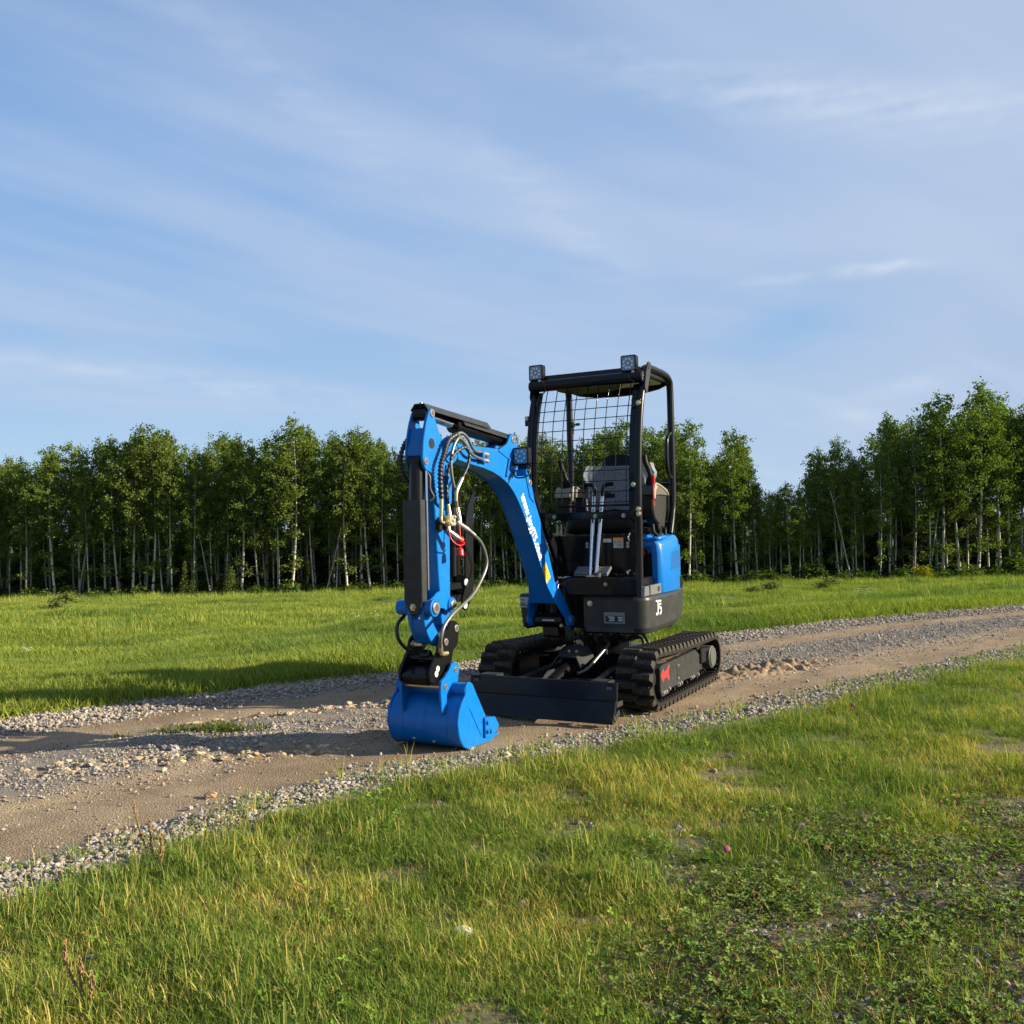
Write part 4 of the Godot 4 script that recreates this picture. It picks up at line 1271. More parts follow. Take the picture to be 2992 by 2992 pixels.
	for y in [0.80, 0.735]: g.box(Vector3(BX, y, 1.68), Vector3(0.075, 0.038, 0.16), 0.004)
	g.cyl(Vector3(BX, 1.22, 1.65), Vector3(BX, 0.85, 1.655), 0.024, 16)
	part("thumb_web", g.mesh(), M.black, ex)
	# coupler
	for s: float in [-1.0, 1.0]:
		g = Geo.new()
		g.side(Array(rounded(v2([1.838, 0.630, 1.798, 0.634, 1.764, 0.614, 1.755, 0.572, 1.778, 0.500, 1.820, 0.478, 1.832, 0.430, 1.880, 0.385, 1.935, 0.350, 2.000, 0.330, 2.040, 0.350, 2.042, 0.400, 2.010, 0.440, 1.965, 0.495, 1.948, 0.545, 1.900, 0.578, 1.862, 0.592]), 0.012, 2)), BX + s * 0.088 - 0.008, BX + s * 0.088 + 0.008, 0.003)
		var cp := part("coupler_plate", g.mesh(), M.black, ex)
		if s > 0:
			pin_end(BX + 0.097, 1.786, 0.590, 0.020, cp)
			pin_end(BX + 0.097, 1.890, 0.532, 0.019, cp)
			g = Geo.new()
			for q in [[1.972, 0.407], [1.986, 0.384]]: g.lathe(Vector3(BX + 0.095, q[1], q[0]), Vector3.RIGHT, [[0, 0], [0, 0.0155], [0.004, 0.0155], [0.004, 0]], 16)
			part("coupler_label", g.mesh(), M.white, cp)
	g = Geo.new()
	g.box(Vector3(BX, 0.372, 1.995), Vector3(0.16, 0.07, 0.09), 0.012, Basis(Vector3.RIGHT, 0.5))
	g.box(Vector3(BX + 0.015, 0.44, 1.93), Vector3(0.06, 0.12, 0.05), 0.01, Basis(Vector3.RIGHT, 0.6))
	g.cyl(Vector3(BX - 0.085, 0.455, 1.955), Vector3(BX + 0.085, 0.455, 1.955), 0.018, 14)
	g.box(Vector3(BX, 0.41, 1.87), Vector3(0.15, 0.05, 0.06), 0.01)
	part("coupler_body", g.mesh(), M.black, ex)
	g = Geo.new()
	g.cyl(Vector3(BX - 0.070, 0.520, 1.945), Vector3(BX - 0.010, 0.520, 1.945), 0.011, 12)
	g.cyl(Vector3(BX - 0.065, 0.530, 1.935), Vector3(BX - 0.065, 0.515, 1.955), 0.013, 12)
	part("coupler_valve", g.mesh(), M.zinc, ex)

func make_bucket(ex: Node):
	var x0 := -0.416; var x1 := 0.006
	# shell profile from the top tube down the back and along the floor to the lip
	var sh := []
	for p in Geo.curve([Vector3(1.893, 0.268, 0), Vector3(1.925, 0.245, 0), Vector3(1.955, 0.205, 0), Vector3(1.976, 0.150, 0), Vector3(1.974, 0.090, 0), Vector3(1.945, 0.036, 0), Vector3(1.893, 0.006, 0), Vector3(1.820, 0.000, 0), Vector3(1.700, 0.000, 0)], 4): sh.append(Vector2(p.x, p.y))
	var poly := PackedVector2Array(sh)
	for k in range(sh.size() - 1, -1, -1):
		var p: Vector2 = sh[k]
		var a: Vector2 = sh[maxi(k - 1, 0)]; var b: Vector2 = sh[mini(k + 1, sh.size() - 1)]
		var d := (b - a).normalized()
		poly.append(p + Vector2(d.y, -d.x) * 0.010 * (1.0 if Vector2(d.y, -d.x).dot(Vector2(1.82, 0.15) - p) > 0 else -1.0))
	var g := Geo.new()
	g.side(Array(poly), x0, x1, 0.001, 0.6)
	var bk := part("bucket", g.mesh(), M.blue, ex)
	# weld bands round the back
	for x in [-0.325, -0.195, -0.062]:
		g = Geo.new()
		var pts := []
		for k in range(4, 26):
			pts.append(Vector3(x, sh[k].y, sh[k].x))
		var th := []
		for k in pts.size():
			var a: Vector3 = pts[maxi(k - 1, 0)]; var b: Vector3 = pts[mini(k + 1, pts.size() - 1)]
			var d := (b - a).normalized()
			th.append(pts[k] + Vector3.RIGHT.cross(d) * (0.0 if false else 1.0) * 0.0)
		g.tube(pts, 0.0022, 5)
		part("seam", g.mesh(), M.blue, bk)
	# side plates
	var side := rounded(v2([1.898, 0.318, 1.866, 0.334, 1.832, 0.322, 1.800, 0.272, 1.700, 0.128, 1.690, 0.015, 1.700, -0.006, 1.890, -0.003, 1.935, 0.022, 1.968, 0.075, 1.983, 0.140, 1.964, 0.205, 1.930, 0.250, 1.902, 0.268]), 0.016, 3)
	for x in [x0 - 0.004, x1 - 0.010]:
		g = Geo.new()
		g.side(Array(side), x, x + 0.014, 0.003)
		var spl := part("side_plate", g.mesh(), M.blue, bk)
		if x > -0.2:
			g = Geo.new()
			g.tube([Vector3(x + 0.014, 0.200, 1.868), Vector3(x + 0.0145, 0.10, 1.800), Vector3(x + 0.014, 0.035, 1.752)], 0.003, 6)
			part("weld_bead", g.mesh(), M.blue, spl)
	# top tube and cross pin
	g = Geo.new()
	g.cyl(Vector3(x0 - 0.002, 0.292, 1.868), Vector3(x1, 0.292, 1.868), 0.036, 24, 0.003)
	part("top_tube", g.mesh(), M.blue, bk)
	# lugs that take the coupler
	for s: float in [-1.0, 1.0]:
		var lx: float = BX + s * 0.118
		g = Geo.new()
		g.side(Array(rounded(v2([1.850, 0.428, 1.818, 0.412, 1.812, 0.375, 1.830, 0.318, 1.880, 0.315, 1.905, 0.268, 1.962, 0.195, 1.984, 0.180, 1.992, 0.300, 1.985, 0.345, 1.950, 0.362, 1.905, 0.395, 1.885, 0.420]), 0.013, 3)), lx - 0.008, lx + 0.008, 0.003)
		var lg := part("bucket_lug", g.mesh(), M.blue, bk)
		if s > 0:
			pin_end(lx + 0.007, 1.848, 0.388, 0.016, lg)
			pin_end(lx + 0.007, 1.950, 0.316, 0.015, lg)
			g = Geo.new()
			g.tube([Vector3(lx + 0.010, 0.255, 1.910), Vector3(lx + 0.010, 0.205, 1.965), Vector3(lx + 0.008, 0.185, 1.982)], 0.006, 6)
			part("weld_bead", g.mesh(), M.blue, lg)
	g = Geo.new()
	g.cyl(Vector3(BX - 0.118, 0.316, 1.950), Vector3(BX + 0.118, 0.316, 1.950), 0.015, 16)
	g.cyl(Vector3(BX - 0.118, 0.388, 1.848), Vector3(BX + 0.118, 0.388, 1.848), 0.015, 16)
	part("coupling_pin", g.mesh(), M.zinc, bk)
	# side cutters with three bolts each
	for x in [x1 + 0.004, x0 - 0.018]:
		g = Geo.new()
		g.side(Array(rounded(v2([1.735, 0.130, 1.628, 0.116, 1.585, 0.060, 1.648, 0.022, 1.735, 0.024]), 0.01, 3)), x, x + 0.014, 0.003)
		var sc := part("side_cutter", g.mesh(), M.blue, bk)
		for q in [[1.716, 0.100], [1.716, 0.054], [1.684, 0.050]]: bolt(Vector3(x + (0.014 if x > -0.2 else 0.0), q[1], q[0]), Vector3(1 if x > -0.2 else -1, 0, 0), 0.010, sc, M.blue)
	# lip and teeth
	g = Geo.new()
	g.side([Vector2(1.72, -0.004), Vector2(1.72, 0.012), Vector2(1.65, 0.006), Vector2(1.648, -0.004)], x0, x1, 0.001)
	part("lip", g.mesh(), M.blue, bk)
	for k in 4:
		var x := x0 + 0.042 + (x1 - x0 - 0.084) * k / 3.0
		g = Geo.new()
		g.side([Vector2(1.700, -0.014), Vector2(1.698, 0.016), Vector2(1.650, 0.024), Vector2(1.610, 0.014), Vector2(1.610, -0.020), Vector2(1.650, -0.026)], x - 0.026, x + 0.026, 0.004)
		g.side([Vector2(1.614, 0.011), Vector2(1.53, 0.010), Vector2(1.512, 0.004), Vector2(1.614, -0.018)], x - 0.019, x + 0.019, 0.003)
		part("tooth", g.mesh(), M.blue, bk)
	for q in [[-0.27, 0.045, 1.955], [-0.155, 0.036, 1.947]]:
		g = Geo.new()
		g.ball(Vector3(q[0], q[1], q[2]), Vector3(0.010, 0.005, 0.004), 8, 6)
		part("paint_chip", g.mesh(), M.paper, bk)

func make_hoses(ex: Node):
	var H := func(pts: Array, r: float, m: Material, ridge := 0.0, per := 8, called := "hose"):
		var g := Geo.new()
		g.tube(Geo.curve(pts, per), r, 10, ridge)
		return part(called, g.mesh(), m, ex)
	var V := func(x: float, z: float, y: float) -> Vector3: return Vector3(x, y, z)
	# corrugated sleeve looping down the right of the stick
	H.call([V.call(-0.12, 1.722, 1.602), V.call(-0.115, 1.812, 1.562), V.call(-0.11, 1.865, 1.491), V.call(-0.11, 1.900, 1.426), V.call(-0.115, 1.901, 1.345), V.call(-0.12, 1.886, 1.262)], 0.0125, M.hose, 0.0022, 16, "sleeve_hose")
	H.call([V.call(-0.12, 1.886, 1.262), V.call(-0.122, 1.886, 1.20), V.call(-0.125, 1.886, 1.165)], 0.0105, M.zinc, 0.0, 4, "hose_fitting")
	H.call([V.call(-0.122, 1.886, 1.175), V.call(-0.122, 1.888, 1.150), V.call(-0.122, 1.880, 1.140), V.call(-0.122, 1.850, 1.138)], 0.008, M.zinc, 0.0, 6, "hose_fitting")
	# steel braided pair from the boom port over the head
	H.call([V.call(-0.125, 1.395, 1.512), V.call(-0.12, 1.446, 1.524), V.call(-0.118, 1.520, 1.522), V.call(-0.115, 1.570, 1.540), V.call(-0.115, 1.623, 1.590), V.call(-0.118, 1.675, 1.612), V.call(-0.12, 1.722, 1.602)], 0.0085, M.braid)
	H.call([V.call(-0.125, 1.395, 1.482), V.call(-0.118, 1.465, 1.484), V.call(-0.112, 1.53, 1.490), V.call(-0.108, 1.597, 1.508), V.call(-0.105, 1.669, 1.560), V.call(-0.105, 1.731, 1.579), V.call(-0.105, 1.786, 1.523), V.call(-0.105, 1.810, 1.448), V.call(-0.105, 1.801, 1.370), V.call(-0.108, 1.768, 1.290), V.call(-0.108, 1.750, 1.200)], 0.0085, M.braid)
	for q in [[1.432, 1.518], [1.432, 1.482]]: H.call([V.call(-0.122, q[0] - 0.035, q[1] - 0.006), V.call(-0.122, q[0] + 0.035, q[1])], 0.0125, M.zinc, 0.0, 2, "hose_fitting")
	# black spiral-wrapped hose crossing over
	H.call([V.call(-0.10, 1.820, 1.465), V.call(-0.092, 1.766, 1.509), V.call(-0.088, 1.694, 1.532), V.call(-0.088, 1.650, 1.502), V.call(-0.09, 1.668, 1.435), V.call(-0.09, 1.725, 1.370)], 0.0085, M.hose, 0.0012, 10)
	H.call([V.call(-0.09, 1.725, 1.370), V.call(-0.09, 1.760, 1.330), V.call(-0.092, 1.783, 1.295), V.call(-0.095, 1.785, 1.250)], 0.010, M.zinc, 0.0, 4, "hose_fitting")
	H.call([V.call(-0.13, 1.785, 1.44), V.call(-0.135, 1.805, 1.36), V.call(-0.135, 1.808, 1.30), V.call(-0.135, 1.801, 1.235)], 0.009, M.hose, 0.0012, 10)
	H.call([V.call(-0.135, 1.801, 1.235), V.call(-0.13, 1.796, 1.19), V.call(-0.125, 1.800, 1.165)], 0.011, M.zinc, 0.0, 4, "hose_fitting")
	H.call([V.call(-0.108, 1.750, 1.215), V.call(-0.100, 1.748, 1.165), V.call(-0.095, 1.750, 1.135)], 0.0115, M.zinc, 0.0, 4, "hose_fitting")
	# black corrugated loop on the far side of the head
	H.call([V.call(-0.275, 1.93, 1.58), V.call(-0.29, 1.962, 1.54), V.call(-0.295, 1.990, 1.465), V.call(-0.29, 1.975, 1.39), V.call(-0.275, 1.935, 1.335), V.call(-0.26, 1.90, 1.29)], 0.0115, M.hose, 0.002, 16, "sleeve_hose")
	# valve block on the side of the stick
	var g := Geo.new()
	g.box(Vector3(-0.118, 1.148, 1.822), Vector3(0.050, 0.056, 0.066), 0.004)
	var vb := part("valve_block", g.mesh(), M.zinc, ex)
	for q in [[1.804, 1.166], [1.840, 1.132], [1.820, 1.148]]: bolt(V.call(-0.092, q[0], q[1]), Vector3.RIGHT, 0.006, vb, M.steel)
	g = Geo.new()
	g.box(Vector3(-0.145, 1.125, 1.855), Vector3(0.03, 0.05, 0.07), 0.003)
	g.box(Vector3(-0.15, 1.150, 1.80), Vector3(0.02, 0.012, 0.16), 0.002)
	part("valve_bracket", g.mesh(), M.dark_plastic, vb)
	# lower coupling with a red cap on a red strap
	H.call([V.call(-0.112, 1.838, 1.118), V.call(-0.108, 1.842, 1.092)], 0.012, M.zinc, 0.0, 2, "hose_fitting")
	H.call([V.call(-0.108, 1.842, 1.096), V.call(-0.09, 1.812, 1.072), V.call(-0.082, 1.790, 1.056)], 0.0125, M.zinc, 0.0, 4, "hose_fitting")
	g = Geo.new()
	g.lathe(V.call(-0.084, 1.797, 1.058), Vector3(0.10, -0.45, -0.89), [[0, 0], [0, 0.014], [0.012, 0.018], [0.030, 0.021], [0.036, 0.019], [0.036, 0]], 14)
	var c1 := part("red_cap", g.mesh(), M.red, ex)
	g = Geo.new()
	g.tube(Geo.curve([V.call(-0.100, 1.850, 1.098), V.call(-0.085, 1.862, 1.060), V.call(-0.072, 1.838, 1.030), V.call(-0.066, 1.800, 1.019), V.call(-0.066, 1.765, 1.024), V.call(-0.072, 1.748, 1.034)]), 0.004, 6)
	part("cap_strap", g.mesh(), M.red, c1)
	# second coupling: cap hanging from a strap, long braided hose to the bucket
	H.call([V.call(-0.098, 1.770, 1.142), V.call(-0.092, 1.756, 1.128), V.call(-0.086, 1.722, 1.112), V.call(-0.08, 1.70, 1.100)], 0.0135, M.steel, 0.0, 5, "hose_fitting")
	H.call([V.call(-0.08, 1.70, 1.100), V.call(-0.08, 1.66, 1.082), V.call(-0.08, 1.628, 1.067)], 0.0115, M.braid, 0.0012, 12, "hose_fitting")
	H.call([V.call(-0.08, 1.628, 1.067), V.call(-0.08, 1.565, 1.030), V.call(-0.08, 1.520, 0.972), V.call(-0.08, 1.506, 0.91), V.call(-0.08, 1.550, 0.845), V.call(-0.07, 1.671, 0.760), V.call(-0.06, 1.800, 0.712), V.call(-0.055, 1.900, 0.678), V.call(-0.055, 1.985, 0.625), V.call(-0.06, 2.010, 0.565), V.call(-0.08, 1.985, 0.510)], 0.0095, M.braid, 0.0, 10)
	H.call([V.call(-0.075, 1.992, 0.530), V.call(-0.085, 1.972, 0.488), V.call(-0.088, 1.945, 0.480), V.call(-0.09, 1.91, 0.478)], 0.012, M.zinc, 0.0, 4, "hose_fitting")
	g = Geo.new()
	g.tube(Geo.curve([V.call(-0.090, 1.764, 1.130), V.call(-0.086, 1.768, 1.09), V.call(-0.084, 1.770, 1.05), V.call(-0.084, 1.772, 1.005)]), 0.004, 6)
	g.lathe(V.call(-0.084, 1.773, 1.010), Vector3.DOWN, [[0, 0], [0, 0.008], [0.012, 0.018], [0.040, 0.022], [0.046, 0.020], [0.046, 0]], 14)
	part("red_cap", g.mesh(), M.red, ex)
	# left side: hose with its own red caps, dropping to the coupler
	g = Geo.new()
	for y in [1.03, 0.90]: g.lathe(V.call(-0.285, 1.86, y), Vector3.DOWN, [[0, 0], [0, 0.008], [0.012, 0.017], [0.036, 0.020], [0.036, 0]], 12)
	g.tube([V.call(-0.285, 1.86, 1.10), V.call(-0.285, 1.86, 0.89)], 0.004, 6)
	part("red_cap", g.mesh(), M.red, ex)
	H.call([V.call(-0.27, 1.86, 0.87), V.call(-0.275, 1.88, 0.80), V.call(-0.29, 1.92, 0.74), V.call(-0.305, 1.965, 0.672), V.call(-0.315, 2.015, 0.628), V.call(-0.31, 2.022, 0.560), V.call(-0.30, 1.975, 0.505), V.call(-0.285, 1.945, 0.490)], 0.0095, M.hose)

const CL := -0.345   # canopy side loops
const CR := 0.408

func guard_z(y: float) -> float:
	# the front of the canopy leans back toward the top
	return 0.462 - 0.5 * maxf(0.0, y - 1.62) * maxf(0.0, y - 1.62) - 0.085 * maxf(0.0, y - 1.30)

func make_canopy(ex: Node):
	var ca := Node3D.new()
	ca.name = "canopy"
	ex.add_child(ca)
	for x in [CL, CR]:
		var g := Geo.new()
		var pts := [Vector3(x, 0.655, 0.476), Vector3(x, 1.0, 0.462), Vector3(x, 1.30, guard_z(1.30)), Vector3(x, 1.62, guard_z(1.62)), Vector3(x, 1.86, guard_z(1.86)), Vector3(x, 2.00, guard_z(2.0)), Vector3(x, 2.075, 0.315), Vector3(x, 2.102, 0.235), Vector3(x, 2.104, 0.05), Vector3(x, 2.098, -0.09), Vector3(x, 2.075, -0.165), Vector3(x, 2.02, -0.192), Vector3(x, 1.80, -0.196), Vector3(x, 1.30, -0.196), Vector3(x, 1.16, -0.17), Vector3(x, 1.04, -0.12)]
		if x < 0: pts[0] = Vector3(x, 0.655, 0.39); pts[1] = Vector3(x, 0.95, 0.42)
		g.tube(Geo.curve(pts, 6), 0.0235, 14)
		part("side_loop", g.mesh(), M.black, ca)
	# front cross tube, roof skin, lining, rear valance
	var g := Geo.new()
	g.cyl(Vector3(CL - 0.02, 2.030, 0.372), Vector3(CR + 0.02, 2.030, 0.372), 0.038, 26, 0.006)
	part("front_beam", g.mesh(), M.black, ca)
	g = Geo.new()
	var rp := rounded(v2([CL + 0.005, -0.185, CR - 0.005, -0.185, CR - 0.005, 0.35, CL + 0.005, 0.35]), 0.04, 5)
	var rings := []
	for lv in [[2.055, 0.004], [2.062, 0.0], [2.092, 0.0], [2.100, 0.006], [2.106, 0.06], [2.108, 0.16]]:
		var ring := PackedVector3Array()
		for q in Geo.inset(rp, lv[1]): ring.append(Vector3(q.x, lv[0], q.y))
		rings.append(ring)
	g.loft(rings, false, true)
	part("roof_skin", g.mesh(), M.black, ca)
	g = Geo.new()
	g.plan(Array(rounded(v2([CL + 0.04, -0.15, CR - 0.035, -0.15, CR - 0.035, 0.315, CL + 0.04, 0.315]), 0.05, 5)), 2.046, 2.0535, 0.003)
	part("roof_lining", g.mesh(), M.lining, ca)
	g = Geo.new()
	g.plan(Array(rounded(v2([-0.305, 0.00, -0.26, -0.135, 0.02, -0.135, 0.10, -0.06, 0.18, 0.10, 0.15, 0.18, -0.24, 0.20, -0.305, 0.12]), 0.05, 4)), 2.026, 2.0475, 0.006)
	part("roof_pad", g.mesh(), M.dark_plastic, ca)
	g = Geo.new()
	for p in [[0.33, 0.02], [0.30, 0.20], [0.28, -0.10]]: g.cyl(Vector3(p[0], 2.047, p[1]), Vector3(p[0], 2.042, p[1]), 0.016, 12)
	part("lining_button", g.mesh(), M.dark_plastic, ca)
	g = Geo.new()
	var val := PackedVector2Array()
	val.append(Vector2(CL + 0.02, 2.085)); val.append(Vector2(CR - 0.02, 2.085))
	for k in 13:
		var t := k / 12.0
		val.append(Vector2(lerpf(CR - 0.02, CL + 0.02, t), 2.045 - 0.050 * pow(sin(PI * t), 0.55)))
	g.front(Array(val), -0.205, -0.185, 0.004)
	part("rear_valance", g.mesh(), M.black, ca)
	# rear cross bars, grab handle on the right rear upright, lifting lug on the right front
	g = Geo.new()
	g.cyl(Vector3(CL, 1.372, -0.196), Vector3(CR, 1.372, -0.196), 0.014, 12)
	g.cyl(Vector3(CL, 1.10, -0.16), Vector3(CR, 1.10, -0.16), 0.018, 12)
	part("rear_bar", g.mesh(), M.black, ca)
	g = Geo.new()
	g.tube(Geo.curve([Vector3(CR, 1.715, -0.190), Vector3(CR + 0.004, 1.70, -0.13), Vector3(CR + 0.006, 1.655, -0.085), Vector3(CR + 0.006, 1.56, -0.075), Vector3(CR + 0.006, 1.47, -0.085), Vector3(CR + 0.004, 1.425, -0.13), Vector3(CR, 1.41, -0.190)]), 0.013, 10)
	part("grab_handle", g.mesh(), M.black, ca)
	for x in [CL, CR]:
		var s := 1.0 if x > 0 else -1.0
		g = Geo.new()
		g.side(Array(rounded(v2([0.268, 2.135, 0.300, 2.130, 0.345, 2.06, 0.372, 1.96, 0.355, 1.93, 0.330, 1.93, 0.300, 2.00, 0.262, 2.08, 0.250, 2.115]), 0.012, 3)), x + s * 0.018, x + s * 0.030, 0.002)
		var lg := part("lifting_lug", g.mesh(), M.charcoal if s > 0 else M.black, ca)
		g = Geo.new()
		g.side(Array(rounded(v2([0.272, 2.122, 0.290, 2.118, 0.308, 2.085, 0.290, 2.080]), 0.008, 3)), x + s * 0.0295, x + s * 0.0312, 0.0003)
		part("lug_slot", g.mesh(), M.hole, lg)
	# front guard: frame, bars and wires
	g = Geo.new()
	var fr := func(x: float, w: float, y0: float, y1: float, dz: float):
		var n := 8
		for k in n:
			var a := lerpf(y0, y1, float(k) / n); var b := lerpf(y0, y1, float(k + 1) / n)
			var za := guard_z(a) + dz; var zb := guard_z(b) + dz
			for e in [-1.0, 1.0]:
				g.quad(Vector3(x + e * w, a, za), Vector3(x + e * w, b, zb), Vector3(x + e * w, b, zb - 0.025), Vector3(x + e * w, a, za - 0.025), Vector3(e, 0, 0))
			g.quad(Vector3(x - w, a, za), Vector3(x + w, a, za), Vector3(x + w, b, zb), Vector3(x - w, b, zb), Vector3(0, 0, 1))
			g.quad(Vector3(x - w, a, za - 0.025), Vector3(x + w, a, za - 0.025), Vector3(x + w, b, zb - 0.025), Vector3(x - w, b, zb - 0.025), Vector3(0, 0, -1))
	fr.call(CL + 0.034, 0.014, 1.16, 1.99, 0.006)
	fr.call(CR - 0.040, 0.018, 1.16, 1.99, 0.006)
	part("guard_frame", g.mesh(), M.black, ca)
	g = Geo.new()
	g.box(Vector3((CL + CR) * 0.5, 1.172, guard_z(1.17) + 0.002), Vector3(CR - CL - 0.05, 0.036, 0.022), 0.004)
	var lb := part("lower_bar", g.mesh(), M.black, ca)
	g = Geo.new()
	g.box(Vector3((CL + CR) * 0.5, 1.228, guard_z(1.23)), Vector3(CR - CL - 0.08, 0.014, 0.014), 0.003)
	g.box(Vector3((CL + CR) * 0.5, 1.150, guard_z(1.15) - 0.010), Vector3(CR - CL, 0.014, 0.05), 0.004)
	part("guard_bar", g.mesh(), M.black, ca)
	for x in [-0.16, 0.125, 0.315]: bolt(Vector3(x, 1.172 - 0.01, guard_z(1.17) + 0.013), Vector3(0, 0, 1), 0.010, lb, M.steel)
	for p in [[CR - 0.002, 1.862], [CR - 0.02, 1.352], [CR + 0.01, 1.20], [CR + 0.012, 1.17]]:
		bolt(Vector3(p[0], p[1], guard_z(p[1]) + 0.028), Vector3(0, 0, 1), 0.011, ca)
	for p in [[CR - 0.02, 1.862], [CR - 0.022, 1.352]]:
		g = Geo.new(); g.box(Vector3(p[0], p[1], guard_z(p[1]) + 0.018), Vector3(0.062, 0.06, 0.016), 0.006)
		part("guard_bracket", g.mesh(), M.black, ca)
	g = Geo.new(); g.box(Vector3(CL - 0.026, 1.80, guard_z(1.80) + 0.012), Vector3(0.034, 0.065, 0.016), 0.005)
	var br := part("guard_bracket", g.mesh(), M.black, ca)
	bolt(Vector3(CL - 0.028, 1.815, guard_z(1.80) + 0.020), Vector3(0, 0, 1), 0.009, br)
	for k in 9:
		g = Geo.new()
		var x := -0.258 + 0.0735 * k
		if x > CR - 0.06: continue
		var pts := []
		for j in 11:
			var y := lerpf(1.232, 2.005, j / 10.0)
			pts.append(Vector3(x, y, guard_z(y) + 0.0))
		g.tube(pts, 0.0030, 6)
		part("guard_wire", g.mesh(), M.black, ca)
	for k in 11:
		g = Geo.new()
		var y := 1.920 - 0.0672 * k
		if y < 1.24: continue
		g.tube([Vector3(CL + 0.03, y, guard_z(y) + 0.005), Vector3(CR - 0.04, y, guard_z(y) + 0.005)], 0.0030, 6)
		part("guard_wire", g.mesh(), M.black, ca)
	# roof lamps on stubby brackets, with their cables
	for q in [[-0.318, 2.120, 0.365, 0.0], [0.335, 2.118, 0.370, 0.0]]:
		work_lamp(Vector3(q[0], q[1], q[2]), q[3], ex)
		g = Geo.new()
		g.box(Vector3(q[0], 2.064, 0.368), Vector3(0.05, 0.022, 0.022), 0.003)
		for e in [-0.03, 0.03]: g.cyl(Vector3(q[0] + e, 2.058, 0.385), Vector3(q[0] + e, 2.058, 0.398), 0.008, 8)
		part("lamp_foot", g.mesh(), M.black, ca)
		bolt(Vector3(q[0] + 0.03, 2.060, 0.392), Vector3(0, 0, 1), 0.007, ca, M.steel)
	g = Geo.new()
	g.tube(Geo.curve([Vector3(-0.27, 2.06, 0.40), Vector3(-0.235, 2.02, 0.412), Vector3(-0.245, 1.985, 0.405), Vector3(-0.29, 1.955, 0.395), Vector3(-0.31, 1.90, 0.40)]), 0.0045, 6)
	g.tube(Geo.curve([Vector3(0.335, 2.055, 0.395), Vector3(0.350, 2.02, 0.415), Vector3(0.385, 1.99, 0.405)]), 0.0045, 6)
	part("lamp_cable", g.mesh(), M.hose, ca)
	# small beacon on the left rear upright
	g = Geo.new()
	g.cyl(Vector3(-0.325, 1.76, -0.20), Vector3(-0.325, 1.81, -0.20), 0.012, 10)
	g.cyl(Vector3(-0.325, 1.81, -0.20), Vector3(-0.325, 1.845, -0.20), 0.020, 14)
	g.cyl(Vector3(-0.30, 1.825, -0.20), Vector3(-0.265, 1.825, -0.20), 0.010, 10)
	part("beacon", g.mesh(), M.grey_plastic, ca)

